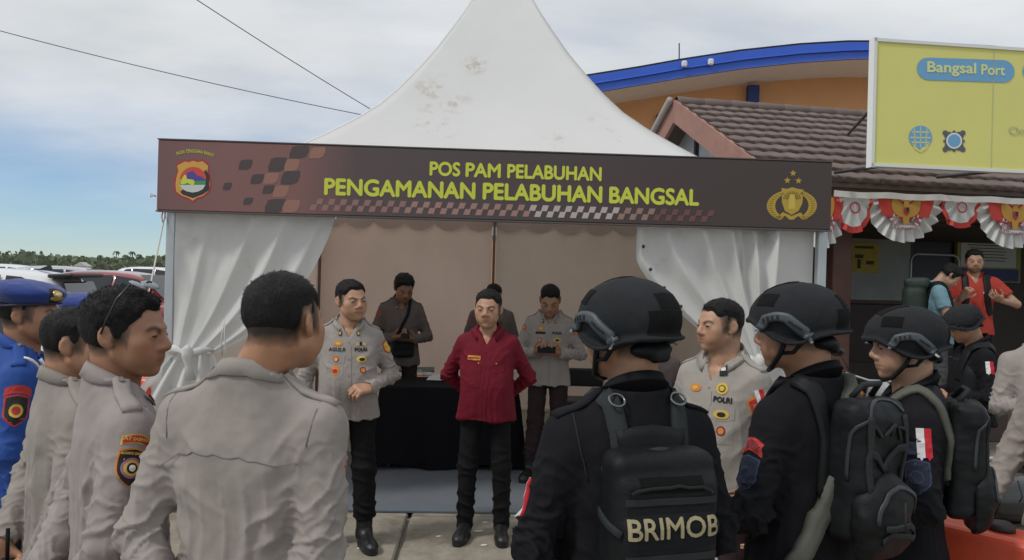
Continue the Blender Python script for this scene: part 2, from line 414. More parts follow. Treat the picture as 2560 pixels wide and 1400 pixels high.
        for ax in range(3):
            sl0 = [slice(1, -1)] * 3; sl1 = [slice(1, -1)] * 3; sl0[ax] = slice(0, -1); sl1[ax] = slice(1, None)
            A, Bb = I[tuple(sl0)], I[tuple(sl1)]; e = np.nonzero(A != Bb); flip = A[e]
            g = [q + (0 if j == ax else 1) for j, q in enumerate(e)]
            o1, o2 = [(1, 2), (2, 0), (0, 1)][ax]
            def at(d1, d2):
                q = [g[0].copy(), g[1].copy(), g[2].copy()]; q[o1] -= d1; q[o2] -= d2; return idx[q[0], q[1], q[2]]
            qd = np.stack([at(1, 1), at(0, 1), at(0, 0), at(1, 0)], 1); qd[~flip] = qd[~flip][:, ::-1]; Q.append(qd)
        Q = np.concatenate(Q); Q = Q[(Q >= 0).all(1)]
        for _ in range(smooth): V = relax(V, Q, 0.5)
        return V, Q
def relax(V, Q, w):
    e = np.concatenate([Q[:, [0, 1]], Q[:, [1, 2]], Q[:, [2, 3]], Q[:, [3, 0]]]); n = len(V)
    S = np.zeros_like(V); c = np.bincount(e[:, 0], minlength=n) + np.bincount(e[:, 1], minlength=n)
    for j in range(3): S[:, j] = np.bincount(e[:, 0], V[e[:, 1], j], n) + np.bincount(e[:, 1], V[e[:, 0], j], n)
    return V * (1 - w) + w * S / np.maximum(c, 1)[:, None]
def normals(V, Q):
    a = V[Q[:, 2]] - V[Q[:, 0]]; b = V[Q[:, 3]] - V[Q[:, 1]]; nn = np.cross(a, b); N = np.zeros_like(V)
    for j in range(4):
        for k in range(3): N[:, k] += np.bincount(Q[:, j], nn[:, k], len(V))
    return N / (np.linalg.norm(N, axis=1)[:, None] + 1e-9)
def bvh_of(V, Q): return BVHTree.FromPolygons([tuple(map(float, v)) for v in V], [tuple(map(int, q)) for q in Q])
# ================================================================== people
ZS = np.array([1.0, 1.0, .93])          # heads a little lower than the raw field
def unit(v): v = np.asarray(v, float); return v / (np.linalg.norm(v) + 1e-9)
A3 = lambda *v: np.array(v, float)

def head_field(Fd, T, hs, Rh, seed=0):
    """a head in a field; T maps head-local points to the field; the seed varies the features"""
    rs = np.random.RandomState(seed * 7 + 3); u = rs.uniform
    jw, nw, nl, mw, ck, fl, br = u(.94, 1.10), u(1.05, 1.35), u(-.004, .002), u(.9, 1.15), u(.85, 1.2), u(.97, 1.06), u(.6, 1.0)
    e = lambda c, r, R=None, k=0.02, op='u': Fd.ell(T(c), np.array(r) * hs * ZS, Rh if R is None else Rh @ R, k * hs, op)
    c = lambda a, b, ra, rb, k=0.012, op='u': Fd.cap(T(a), T(b), ra * hs, rb * hs, k * hs, op)
    e((0, .014, .030), (.0740, .096, .089), k=0)                          # skull
    e((0, -.032, -.020), (.0585 * fl, .058, .080), k=.03)                 # face
    e((0, -.028, -.066), (.0500 * jw, .052, .037), k=.024)                # jaw
    e((0, -.068, -.0985), (.0215 * jw, .019, .0150), k=.020)              # chin
    for s in (-1, 1):
        e((s * .043, -.053, -.018), (.022 * ck, .022, .019), k=.024)      # cheekbone
        e((s * .040 * fl, -.050, -.050), (.020 * fl, .024, .026), k=.026) # cheek
        c((s * .0485 * jw, -.002, -.052), (s * .024 * jw, -.056, -.0945), .0125, .011, .018)   # jaw line
        c((s * .012, -.0870, .022), (s * .042, -.0715, .022), .0085 * br, .0085 * br, .014)    # brow
        e((s * .031, -.0955, .004), (.017, .0135, .0100), k=.012, op='s') # socket
        e((s * .031, -.0760, .0035), (.0155, .0130, .0120), k=.004)       # lid over the ball
        e((s * .0130 * nw, -.0945, -.031), (.0088 * nw, .0095, .0080), k=.006)   # nostril wing
        R = rotz(s * -.30) @ rotx(-.18)
        e((s * .0765, .016, -.004), (.0085, .0185, .0295), R, k=.005)     # ear
        e((s * .0860, .010, .000), (.0075, .0110, .0185), R, k=.004, op='s')
        e((s * .072, .006, -.028), (.0075, .010, .011), k=.006)           # lobe
    c((0, -.086, .014), (0, -.1035, -.021 + nl), .0075, .0105 * nw, .010) # nose
    e((0, -.1020, -.026 + nl), (.0118 * nw, .0100, .0090), k=.007)
    e((0, -.071, -.060), (.038, .022, .030), k=.020)                      # muzzle
    for s in (-1, 1): c((s * .0225 * mw, -.0825, -.0590), (.0, -.0905, -.0570), .0036, .0052, .005)   # lips
    c((0, -.0890, -.050), (0, -.0900, -.0555), .0050, .0055, .010)
    c((-.0150 * mw, -.0840, -.0680), (.0150 * mw, -.0840, -.0680), .0055, .0055, .006); c((0, -.0875, -.0685), (0, -.0875, -.0685), .0058, .0058, .008)
    for s in (-1, 1): c((s * .026 * mw, -.0875, -.0632), (.0, -.0960, -.0630), .0020, .0020, .003, 's')
    c((-.016, -.0945, -.081), (.016, -.0945, -.081), .004, .004, .012, 's')

def hand_field(Fd, W_, f, n, side, curl=0.35, s=1.0, spread=0.10, thumb=0.5):
    """palm, four unequal jointed fingers, and a thumb from the side of the palm.
    W_ wrist, f along the hand, n out of the palm, side = direction from little finger to thumb"""
    f = unit(f); n = unit(n - f * (n @ f)); d = unit(side - f * (side @ f) - n * (side @ n))
    R = np.stack([d, f, n], 1)
    Fd.cap(W_ - f * .03, W_ + f * .02, .0265 * s, .0265 * s, .01, squash=(n, .75))
    Fd.box(W_ + f * .052 * s, (.040 * s, .046 * s, .0145 * s), .012 * s, R, .014)
    L = [(.032, .036, .027, .019), (.011, .042, .029, .021), (-.011, .039, .027, .020), (-.031, .030, .022, .018)]
    for q, (o, a, b, c_) in enumerate(L):
        p = W_ + (f * (.094 - .004 * abs(q - 1)) + d * o) * s; ang = 0.12; dirn = unit(f + d * (o * spread * 20))
        for seg, r0, r1 in ((a, .0092, .0086), (b, .0086, .0080), (c_, .0080, .0068)):
            ang += curl * (1.0 if seg == a else 1.15)
            v = dirn * math.cos(ang) + n * math.sin(ang); p2 = p + v * seg * s
            Fd.cap(p, p2, r0 * s, r1 * s, .003); p = p2
    t0 = W_ + (f * .022 + d * .026 + n * .006) * s; t1 = t0 + unit(f * .55 + d * .75 + n * thumb) * .042 * s
    t2 = t1 + unit(f * .9 + d * .25 + n * thumb * 1.2) * .032 * s; t3 = t2 + unit(f + n * thumb * 1.5 - d * .1) * .024 * s
    Fd.cap(t0, t1, .0165 * s, .0115 * s, .010); Fd.cap(t1, t2, .0110 * s, .0098 * s, .004); Fd.cap(t2, t3, .0098 * s, .0080 * s, .003)

NECK = A3(0, .030, 1.450); HOFF = A3(0, -.026, .124)
def build_body(sp):
    h = sp['h']; B = sp['sk']; Rh = sp['Rh']; hs = sp['hs']; Hc = sp['Hc']
    T = lambda p: Hc + hs * (Rh @ (np.asarray(p, float) * ZS))
    pts = [T((0, 0, 0)) + .13 * hs, T((0, 0, 0)) - .13 * hs] + [q for k_, q in B.items() if k_ in sp['shown']]
    pts = np.array(pts); lo = pts.min(0) - .11; hi = pts.max(0) + .11
    hands = [q for q in sp['hands'] if q]
    for q in hands: lo = np.minimum(lo, q['w'] - .21); hi = np.maximum(hi, q['w'] + .21)
    lo[2] = max(lo[2], 0.02)
    zf = Hc[2] - .16; hz = [q['w'][2] for q in hands]
    Fd = Field(lo, hi, h, lambda z: h if z > zf else (h * 1.5 if any(abs(z - w) < .17 for w in hz) else h * 3.2))
    g = sp['girth']
    Fd.loft([(z, rx * (.70 if z < 1.02 else .84) * g, ry * (.70 if z < 1.02 else .84) * g, 0, cy) for z, rx, ry, _, cy in TORSO if z < 1.40], 0)
    head_field(Fd, T, hs, Rh, sp['seed'])
    n0 = T((0, .022, -.055)); nr = sp['neck'] * .87
    Fd.cap(n0, NECK + A3(0, .004, -.03), .0555 * nr, .0600 * nr, .018); Fd.cap(n0 + Rh @ A3(0, -.03, -.012), NECK + A3(0, -.028, -.045), .042 * nr, .046 * nr, .02)
    Fd.cap(T((0, .05, -.03)), NECK + A3(0, .004, -.03), .048 * nr, .050 * nr, .02)
    for s, t in ((-1, 'R'), (1, 'L')):
        Fd.cap(NECK + A3(s * .03, 0, -.05), B['sh' + t] + A3(0, 0, -.02), .034, .036, .03)
        Fd.cap(B['sh' + t], B['el' + t], .046, .040, .02); Fd.cap(B['el' + t], B['wr' + t], .038, .0265, .015)
        if sp['legs']:
            Fd.cap(B['hp' + t], B['kn' + t], .075, .050, .02); Fd.cap(B['kn' + t], B['an' + t], .048, .036, .02)
            Fd.cap(B['an' + t], B['an' + t] + sp['foot' + t] * .13 + A3(0, 0, -.03), .034, .026, .02)
    for q in hands: hand_field(Fd, q['w'], q['f'], q['n'], q['side'], q['curl'], q['s'], q.get('spread', .1), q.get('thumb', .5))
    V, Q = Fd.mesh(1)
    L = (V - Hc) @ Rh / hs / ZS                                   # head-local points
    sk = np.array(sp['skin']); C = np.tile(sk, (len(V), 1)).astype(np.float32)
    x, y, z = L[:, 0], L[:, 1], L[:, 2]; ax = np.abs(x)
    mixc = lambda C, w, c: C * (1 - w[:, None]) + w[:, None] * np.array(c, np.float32)
    head = z > -.16
    C *= (1 + .10 * fbm(L * 28, 2, 3))[:, None]
    w = np.exp(-((ax - .045) / .02) ** 2 - ((z + .028) / .022) ** 2 - ((y + .07) / .03) ** 2) * .35 * head; C = mixc(C, w, sk * A3(1.15, .86, .82))
    w = np.exp(-((ax) / .018) ** 2 - ((z + .026) / .012) ** 2 - ((y + .11) / .02) ** 2) * .4 * head; C = mixc(C, w, sk * A3(1.15, .85, .82))
    w = np.clip(1.2 - ((ax / .026) ** 2 + ((z + .0628) / .0095) ** 2), 0, .7) * (y < -.074); C = mixc(C, w * .8, sk * A3(.80, .50, .46))
    if sp['beard']:
        w = sp['beard'] * np.clip(1.3 - ((ax / .055) ** 2 + ((z + .085) / .035) ** 2), 0, 1) * (y < -.03) * (1 - np.clip(1.4 - ((ax / .022) ** 2 + ((z + .062) / .010) ** 2), 0, 1)); C = mixc(C, w, sk * .25)
    # eyebrows and close-cropped scalp
    bz = .0260 - 1.1 * (ax - .036) ** 2 / .034
    w = np.clip(1.5 - np.abs(z - bz) / .0050, 0, 1) * np.clip((ax - .011) / .006, 0, 1) * np.clip((.054 - ax) / .006, 0, 1) * (y < -.045) * .82; C = mixc(C, w, (.016, .012, .010))
    if sp['hair']:
        hl = hairline(L)
        w = np.clip((hl + .004 + .006 * fbm(L * 60, 2, 7)) / .036, 0, 1) ** .65 * min(1.0, sp['fade'] * 1.3) * head * (np.abs(ax) < .083) * (1 - np.exp(-((ax - .082) / .012) ** 2 - ((y - .012) / .024) ** 2 - ((z + .002) / .036) ** 2)); C = mixc(C, w, (.014, .012, .011))
    # nails and knuckle tint on the hands
    for q in hands:
        dd = np.linalg.norm(V - (q['w'] + unit(q['f']) * .07), axis=1); w = np.clip(1.2 - dd / .12, 0, 1) * .25 * np.clip(fbm(V * 60, 2, 9), 0, 1); C = mixc(C, w, sk * A3(1.1, .8, .75))
    return fastmesh('body', V, Q, mat('skin', (.4, .2, .12), .48, bump=.12, bscale=220, attr='Col', sss=.06), sp['root'], col=np.clip(C, 0, 1))

def hairline(L):
    """> 0 where hair grows (head-local)"""
    x, y, z = L[..., 0], L[..., 1], L[..., 2]; ax = np.abs(x)
    back = np.clip((y + .02) / .06, 0, 1)                    # 0 at the temple, 1 behind the ear
    front = z - (.069 + .010 * np.exp(-((ax - .040) / .014) ** 2) - .06 * np.clip(ax - .045, 0, 1))      # over the forehead
    side = np.maximum(z - .002 - .020 * (1 - back), np.minimum((y - .020) * 2.2, z + .058))
    t = np.clip((y + .062 - .25 * np.clip(ax - .05, 0, 1)) / .020, 0, 1)
    burn = np.minimum(z + .022, np.minimum(y + .034, -y + .020)) + .010 # sideburn
    s = np.maximum(side, burn)
    return np.where(y < -.062, front, front * (1 - t) + s * t)

HAIR = {}
def hair_mesh(style):
    if style in HAIR: return HAIR[style]
    top, side, h, seed, spikes, quiff = dict(
        crop=(.0075, .0022, .0038, 1, 6500, .3), thick=(.014, .006, .0040, 2, 6500, .6), mid=(.0090, .0030, .0048, 3, 1800, .4), buzz=(.005, .002, .005, 4, 1500, .2),
        mop=(.018, .010, .005, 5, 1500, 1.0), swept=(.0085, .0030, .0045, 6, 2000, .25))[style]
    Fd = Field((-.13, -.14, -.10), (.13, .15, .17), h)
    def fn(X, Y, Z):
        L = np.stack(np.broadcast_arrays(X, Y, Z), -1)
        q = np.sqrt((X / .0745) ** 2 + ((Y - .014) / .096) ** 2 + ((Z - .030) / .089) ** 2)
        q2 = np.sqrt((X / .0745 ** 2) ** 2 + ((Y - .014) / .096 ** 2) ** 2 + ((Z - .030) / .089 ** 2) ** 2) + 1e-6
        d = q * (q - 1) / q2
        up = np.clip((Z - .02) / .07, 0, 1); th = side + (top - side) * up * up * (3 - 2 * up) + quiff * .008 * np.clip((-Y - .03) / .05, 0, 1) * up
        th = th * (1 + .34 * fbm(L * A3(46, 46, 30), 3, seed)) + .0010
        hl = hairline(L) + .007 * noise3(L * 75, seed + 4) - dict(crop=.036, buzz=.036, mid=.022, swept=.022, thick=.010).get(style, .006) * np.clip((Y + .05) / .03, 0, 1)
        edge = np.clip(hl / .030, -1, 1)
        return np.where(hl > -.03, d - th * np.clip(edge * 1.2, -2, 1), .05)
    Fd.func((-.12, -.13, -.09), (.12, .14, .16), fn)
    V, Q = Fd.mesh(1)
    N = normals(V, Q); rs = np.random.RandomState(seed)
    # keep only the outer sheet, then add loose strands along it
    pick = rs.choice(len(V), min(spikes, len(V)), replace=False); SV = []; SQ = []; b0 = len(V)
    for i in pick:
        if hairline(V[i]) < .006: continue
        p = V[i] - N[i] * .0015; up = max(0, min(1, (V[i][2] - .02) / .07)); ln = (.005 + .55 * (side + (top - side) * up)) * rs.uniform(.5, 1.3)
        flow = A3(V[i][0] * 3, -.9 * up + .5 * (1 - up), -1.0 * (1 - up) - .1); flow = flow - N[i] * (flow @ N[i])
        g = unit(N[i] * rs.uniform(.15, .50) + unit(flow) + rs.normal(size=3) * .28)
        t = unit(np.cross(g, N[i])) * .0011; k = b0 + len(SV)
        SV += [p - t, p + t, p + g * ln + t * .2, p + g * ln - t * .2]; SQ.append((k, k + 1, k + 2, k + 3))
    if SV: V = np.concatenate([V, np.array(SV)]); Q = np.concatenate([Q, np.array(SQ)])
    o = fastmesh('hair', V, Q, mat('hair_black', (.0105, .0095, .0095), .62, bump=.6, bscale=160, stretch=(1, 1, .35), var=.35, vscale=60, spec=.22), None)
    me = o.data; bpy.data.objects.remove(o); HAIR[style] = me
    return me

TORSO = [(.80, .184, .130, 0, .005), (.90, .179, .126, 0, .004), (.98, .168, .116, 0, .004), (1.06, .164, .113, 0, .004), (1.14, .168, .116, 0, .006), (1.22, .174, .117, 0, .010), (1.28, .170, .112, 0, .014), (1.33, .152, .100, 0, .020), (1.375, .124, .087, 0, .026), (1.42, .092, .079, 0, .031), (1.450, .077, .073, 0, .032)]

def arm_coords(V, S, E, W_):
    """length along the arm, angle round it, and distance from its axis"""
    def seg(a, b):
        ba = b - a; L = np.linalg.norm(ba); t = np.clip((V - a) @ ba / (L * L), -.15 if a is S else 0, 1.1 if b is W_ else 1)
        q = V - a - t[:, None] * ba; ax = ba / L; ref = unit(np.cross(ax, A3(0, -1, .2))); r2 = np.cross(ax, ref)
        return t * L, np.arctan2(q @ r2, q @ ref), np.linalg.norm(q, axis=1), L
    u1, a1, d1, L1 = seg(S, E); u2, a2, d2, L2 = seg(E, W_); use = d2 < d1
    return np.where(use, u2 + L1, u1), np.where(use, a2, a1), np.minimum(d1, d2), L1, L1 + L2

def cloth_folds(V, Q, sp, amp=1.0, sleeve=1.0, seed=0, drape=1.0, hem=None, span=.40):
    N = normals(V, Q); B = sp['sk']; D = np.zeros(len(V)); wa = np.zeros(len(V))
    ridge = lambda q: 1 - np.abs(np.sin(np.pi * q))
    for t in ('R', 'L'):
        S, E, W_ = B['sh' + t], B['el' + t], B['wr' + t]
        u, a, d, L1, LT = arm_coords(V, S, E, W_)
        w = np.clip((.105 - d) / .03, 0, 1) * np.clip((u - .02) / .07, 0, 1); wa = np.maximum(wa, w)
        bend = 1 - (unit(E - S) @ unit(W_ - E)); bend = min(1.0, bend * 1.2)
        nz = fbm(V * 11, 2, seed + 3)
        env = (.35 + .9 * bend) * np.exp(-((u - L1) / .105) ** 2) + .55 * np.exp(-((u - LT + .05) / .07) ** 2) + .38 * np.exp(-((u - .06) / .08) ** 2) + .20
        inner = unit(S + W_ - 2 * E) if bend > .05 else A3(0, -1, 0)
        f1 = ridge(u / .072 + .45 * np.sin(a + seed) + .95 * nz) ** 2.2 - .35
        f2 = ridge(u / .045 - .40 * np.sin(a + 1.7 + seed) + 1.2 * fbm(V * 15, 2, seed + 8)) ** 2 - .35
        f3 = ridge(a / (2 * np.pi) * 3 + u / .16 + .5 * nz) ** 3 - .25
        D += w * sleeve * (env * (.0095 * f1 + .0050 * f2) * (.55 + .45 * np.clip(1 + fbm(V * 7, 1, seed + 5), 0, 1.6)) + .0045 * f3)
    x, y, z = V[:, 0], V[:, 1], V[:, 2]; az = np.arctan2(x, -y)
    dn = np.clip(((1.27 if span < .25 else 1.34) - z) / span, 0, 1); wt = 1 - wa; one = np.ones(len(V))
    wx = .35 * fbm(V * 4.5, 2, seed + 20)
    rn = lambda a, b, k: (1 - np.abs(noise3(np.stack([a, b, one * k], 1), seed))) ** 4 - .3
    D += wt * drape * dn * (.012 * rn(az * 2.1 + wx * 1.5 + seed, z * 1.7, 3.3) + .006 * rn(az * 4.3 + wx * 2 - z * 1.2, z * 2.6, 7.1))
    for s in (-1, 1):           # pulls from the armpits towards the waist
        q = (z - 1.28) * .9 - (s * x - .14) * .8; pr = np.exp(-((s * x - .12) / .07) ** 2 - ((z - 1.17) / .15) ** 2)
        D += wt * drape * pr * .010 * rn(q * 13 + wx * 2.2 + s, (z + s * x) * 3.5, 11.7 * s)
    # bunching above the hem and small slack everywhere
    D += wt * (.0022 * fbm(V * A3(16, 16, 10), 3, seed + 31)) + .0010 * fbm(V * 40, 2, seed + 41)
    if hem is not None: D += wt * .006 * np.sin(az * 5 + 9 * wx) * np.exp(-((z - hem) / .05) ** 2)
    return V + N * (D * amp)[:, None]

def build_shirt(sp, m, hem=.80, girth=1.0, belly=0.0, loose=1.0, name='shirt', short=None, amp=1.0, drape=1.0, seed=0, h=.0065, vneck=1.325, span=.40):
    B = sp['sk']; g = girth; h = h * 1.10
    ks = [B[q + t] for q in ('sh', 'el', 'wr') for t in 'RL']
    pts = np.array(ks); lo = np.minimum(pts.min(0) - .10, [-.25 * g, -.24 - belly, hem - .03]); hi = np.maximum(pts.max(0) + .10, [.25 * g, .22, 1.52])
    Fd = Field(lo, hi, h)
    rows = []
    for z, rx, ry, cx, cy in TORSO:
        bl = belly * math.exp(-((z - 1.04) / .14) ** 2); k = 1 + (g - 1) * min(1, max(0, (1.46 - z) / .08))
        rows.append((z, rx * k, ry * k + bl * .5, 0, cy - bl * .5))
    r0 = rows[0]; rows = [(hem, r0[1] * 1.02, r0[2] * 1.02, 0, r0[4])] + [r for r in rows if r[0] > hem + .03]
    Fd.loft(rows, 0)
    for s, t in ((-1, 'R'), (1, 'L')):
        S, E, W_ = B['sh' + t], B['el' + t], B['wr' + t]
        Fd.cap(NECK + A3(s * .052, -.002, -.040), S + A3(s * -.012, 0, -.008), .040, .050, .035)
        Fd.cap(S + A3(s * -.03, 0, -.05), S + A3(s * -.05, 0, -.14), .07, .07, .03)
        if short is None:
            Fd.cap(S + A3(0, 0, -.006), E, .0575 * loose, .0505 * loose, .030); Fd.cap(E, W_, .0505 * loose, .039 * loose, .022)
            dv = unit(W_ - E)                                      # a flat cuff at the wrist
            Fd.cap(W_ - dv * .035, W_ - dv * .002, .0405, .0405, .006)
            Fd.cap(W_ + dv * .045, W_ + dv * .052, .045, .045, .0, 's')
        else:
            M_ = S + (E - S) * short; dv = unit(E - S)
            Fd.cap(S, M_ - dv * .05, .066, .068, .03); Fd.cap(M_ + dv * .04, M_ + dv * .16, .085, .085, .0, 's')
    Fd.func((-.085, -.10, 1.37), (.085, .13, 1.52), lambda X, Y, Z: np.maximum(1.437 + (Y - .03) * .55 - Z, np.sqrt(X * X + (Y - .02) ** 2) - .085), .004, 's')
    Fd.func((-.06, -.16, 1.30), (.06, .0, 1.46), lambda X, Y, Z: np.maximum(np.abs(X) - (Z - vneck) * .55, Y + .0), .004, 's')
    V, Q = Fd.mesh(1)
    V = cloth_folds(V, Q, sp, amp=amp, seed=seed + sp['seed'], drape=drape, hem=hem, span=span)
    o = fastmesh(name, V, Q, m, sp['root']); sp['shirt'] = o; sp['bvh'] = bvh_of(V, Q); sp['hem'] = hem
    return o

def build_trousers(sp, m, waist=.96, bloused=True, h=.010, loose=1.0, amp=1.0):
    B = sp['sk']; ks = [B[q + t] for q in ('hp', 'kn', 'an') for t in 'RL']; pts = np.array(ks)
    lo = np.minimum(pts.min(0) - .14, [-.23, -.2, .03]); hi = np.maximum(pts.max(0) + .14, [.23, .2, waist + .02])
    Fd = Field(lo, hi, h)
    hz = (B['hpR'][2] + B['hpL'][2]) / 2; hx = (B['hpR'] + B['hpL']) / 2
    Fd.loft([(hz - .10, .145, .098, hx[0], hx[1]), (hz - .03, .158, .108, hx[0], hx[1]), (waist, .148, .100, 0, 0)], 0)
    for t in 'RL':
        H_, K, A_ = B['hp' + t], B['kn' + t], B['an' + t]
        Fd.cap(H_ + A3(0, 0, -.02), K, .080 * loose, .070 * loose, .03)
        end = A_ + unit(K - A_) * (.13 if bloused else .0)
        Fd.cap(K, end, .069 * loose, (.066 if bloused else .060) * loose, .03)
        if bloused: Fd.cap(end, end + unit(K - A_) * -.008, .066 * loose, .060, .02)
    V, Q = Fd.mesh(1); N = normals(V, Q); D = np.zeros(len(V))
    ridge = lambda q: 1 - np.abs(np.sin(np.pi * q))
    for t in 'RL':
        u, a, d, L1, LT = arm_coords(V, B['hp' + t], B['kn' + t], B['an' + t]); nz = fbm(V * 8, 2, 5 + sp['seed'])
        w = np.clip((.13 - d) / .04, 0, 1)
        env = .35 + .8 * np.exp(-((u - L1) / .10) ** 2) + 1.1 * np.exp(-((u - LT + .14) / .10) ** 2)
        D += w * env * (.010 * (ridge(u / .085 + .4 * np.sin(a + sp['seed']) + .6 * nz) ** 2 - .4) + .004 * (ridge(a * .9 + u * 2 + nz) ** 2 - .4))
    V = V + N * (D * amp * np.clip((B['hpR'][2] - .02 - V[:, 2]) / .15, 0, 1) if B['knR'][2] < .6 else D * amp)[:, None]
    return fastmesh('trousers', V, Q, m, sp['root'])

BOOT = {}
def boot_mesh(kind):
    if kind in BOOT: return BOOT[kind]
    Fd = Field((-.09, -.25, -.02), (.09, .13, .33), .0075)
    Fd.cap((0, .02, .075), (0, -.10, .050), .045, .038, .02); Fd.ell((0, -.135, .040), (.047, .070, .038), None, .03)
    Fd.ell((0, .035, .05), (.036, .042, .05), None, .02)
    if kind == 'boot': Fd.cap((0, .018, .07), (0, .020, .25), .050, .054, .03)
    else: Fd.cap((0, .018, .07), (0, .020, .12), .045, .046, .02)
    Fd.func((-.08, -.24, -.05), (.08, .12, .0), lambda X, Y, Z: Z + 0 * X + 0 * Y, 0, 's')
    Fd.loft([(.0, .049, .138, 0, -.066), (.014, .050, .140, 0, -.066), (.028, .047, .135, 0, -.066)], .003, 2.6)
    V, Q = Fd.mesh(1); N = normals(V, Q)
    V = V + N * (.0016 * fbm(V * A3(20, 50, 40), 2, 4) * (V[:, 2] > .05))[:, None]
    o = fastmesh(kind, V, Q, mat('boot_leather', (.010, .010, .010), .38, bump=.25, bscale=120, var=.3, vscale=20))
    BOOT[kind] = o.data; bpy.data.objects.remove(o)
    return BOOT[kind]

# ------------------------------------------------------------------ things laid on cloth
def drape_grid(bvh, o, ex, ey, dirn, shape, nu=8, nv=8, off=.003, reach=.5):
    """points of a flat shape (u,v in -.5..5 mapped by shape) cast along dirn on to the surface"""
    o, ex, ey, dirn = (np.asarray(q, float) for q in (o, ex, ey, dirn)); dn = Vector(unit(dirn)); V = []; lastd = None
    for j in range(nv + 1):
        for i in range(nu + 1):
            x, y = shape(i / nu - .5, j / nv - .5); p = o + ex * x + ey * y
            hit, nn, _, dd = bvh.ray_cast(Vector(p), dn, reach)
            if hit is None:
                q = np.array(p) + unit(dirn) * (lastd if lastd is not None else .0)
            else: q = np.array(hit); lastd = dd
            V.append(q - unit(dirn) * off)
    Fc = [(j * (nu + 1) + i, j * (nu + 1) + i + 1, (j + 1) * (nu + 1) + i + 1, (j + 1) * (nu + 1) + i) for j in range(nv) for i in range(nu)]
    return V, Fc
rect = lambda w, h: (lambda u, v: (u * w, v * h))
def disc(w, h): return lambda u, v: ((lambda a, r: (r * math.cos(a) * w * .5, r * math.sin(a) * h * .5))(math.atan2(v, u), max(abs(u), abs(v)) * 2) if (u or v) else (0, 0))
def shield(w, h): return lambda u, v: (u * w * (1.0 if v > -.1 else max(.06, 1 - ((-.1 - v) / .4) ** 2.2)), v * h + (.04 * h * (1 - abs(u) * 4) if v > .45 else 0))
def arc(w, h, b): return lambda u, v: (u * w, v * h - b * (2 * u) ** 2)
def skirt(V, nu, nv, n, depth):
    """close the rim of a draped sheet down towards the cloth"""
    rim = list(range(nu + 1)) + [(j + 1) * (nu + 1) - 1 for j in range(1, nv + 1)] + [nv * (nu + 1) + i for i in range(nu - 1, -1, -1)] + [j * (nu + 1) for j in range(nv - 1, 0, -1)]
    k = len(V); V2 = [V[i] + n * depth for i in rim]; m_ = len(rim)
    return V2, [(rim[(i + 1) % m_], rim[i], k + i, k + (i + 1) % m_) for i in range(m_)]
def patch(sp, name, o, n, layers, texts=(), up=(0, 0, 1), parent=None, bvh=None, tilt=0.0, nu=8, nv=8, label=None, back=.10, flat=.55):
    """a badge on the shirt: o a point near the surface, n outward; layers [(shape, material, offset)],
    texts [(string, size, x, y, material, bold)]"""
    bvh = bvh or sp['bvh']; n = unit(n); ex = unit(np.cross(up, n)); ey = np.cross(n, ex)
    if tilt: c_, s_ = math.cos(tilt), math.sin(tilt); ex, ey = ex * c_ + ey * s_, ey * c_ - ex * s_
    o = np.asarray(o, float) + n * back; mb = MB(); ms = []
    for sh, m_, off in layers:
        off = off * flat; V, Fc = drape_grid(bvh, o, ex, ey, -n, sh, nu, nv, off); V2, F2 = skirt(V, nu, nv, -n, off * .9 + .001)
        if m_ not in ms: ms.append(m_)
        mb.add(list(V) + V2, Fc + F2, ms.index(m_)); tb = BVHTree.FromPolygons([tuple(map(float, q)) for q in V], Fc)
    for tx, size, x, y, m_, bold in texts:
        V, Fc = text_mesh(tx, 1.0, bold / size, res=3, sub=2); V = V * np.array([size, size, 1.0]); W2 = []
        if m_ not in ms: ms.append(m_)
        for v in V:
            p = o + ex * (v[0] + x) + ey * (v[1] + y); hit, _, _, _ = (tb if layers else bvh).ray_cast(Vector(p), Vector(-n), .5); lift = .002 if layers else .003
            if hit is None: hit, lift = bvh.ray_cast(Vector(p), Vector(-n), .5)[0], (layers[-1][2] * flat + .002 if layers else .003)
            W2.append((np.array(hit) if hit is not None else p - n * back) + n * (lift + v[2]))
        mb.add(W2, Fc, ms.index(m_))
    ob = mb.build(name, ms, parent or sp['shirt'], smooth=False)
    if label: ob['label'] = label
    return ob
def strip(sp, name, pts, w, m, off=.004, bvh=None, parent=None, thick=.004, dirs=None, n=None):
    """a flat band laid over the surface along a polyline (points near it); each section faces outward"""
    bvh = bvh or sp['bvh']; pts = [np.asarray(p, float) for p in pts]; P2 = []
    # resample
    L = [0]
    for a, b in zip(pts, pts[1:]): L.append(L[-1] + np.linalg.norm(b - a))
    k = n or max(4, int(L[-1] / .02)); C = []
    for i in range(k + 1):
        s = L[-1] * i / k; j = min(max(int(np.searchsorted(L, s)) - 1, 0), len(pts) - 2); t = (s - L[j]) / (L[j + 1] - L[j] + 1e-9); C.append(pts[j] * (1 - t) + pts[j + 1] * t)
    V = []; nn = len(C)
    for i, p in enumerate(C):
        loc, nrm, _, _ = bvh.find_nearest(Vector(p)); nrm = np.array(nrm); t = unit(C[min(i + 1, nn - 1)] - C[max(i - 1, 0)]); side = unit(np.cross(t, nrm))
        ww = w[0] + (w[1] - w[0]) * i / (nn - 1) if isinstance(w, (tuple, list)) else w
        row = []
        for q in (-.5, -.17, .17, .5):
            l2, n2, _, _ = bvh.find_nearest(Vector(np.array(loc) + side * ww * q)); row.append(np.array(l2) + nrm * (off + thick)); 
        V += row; V += [row[3] - nrm * (thick + off), row[0] - nrm * (thick + off)]
    Fc = []
    for i in range(nn - 1):
        for j in range(6): a, b = i * 6 + j, i * 6 + (j + 1) % 6; Fc.append((a, b, b + 6, a + 6))
    Fc += [tuple(range(6))[::-1], tuple(range((nn - 1) * 6, nn * 6))]
    return mesh(name, V, Fc, m, parent or sp['shirt'], smooth=True)

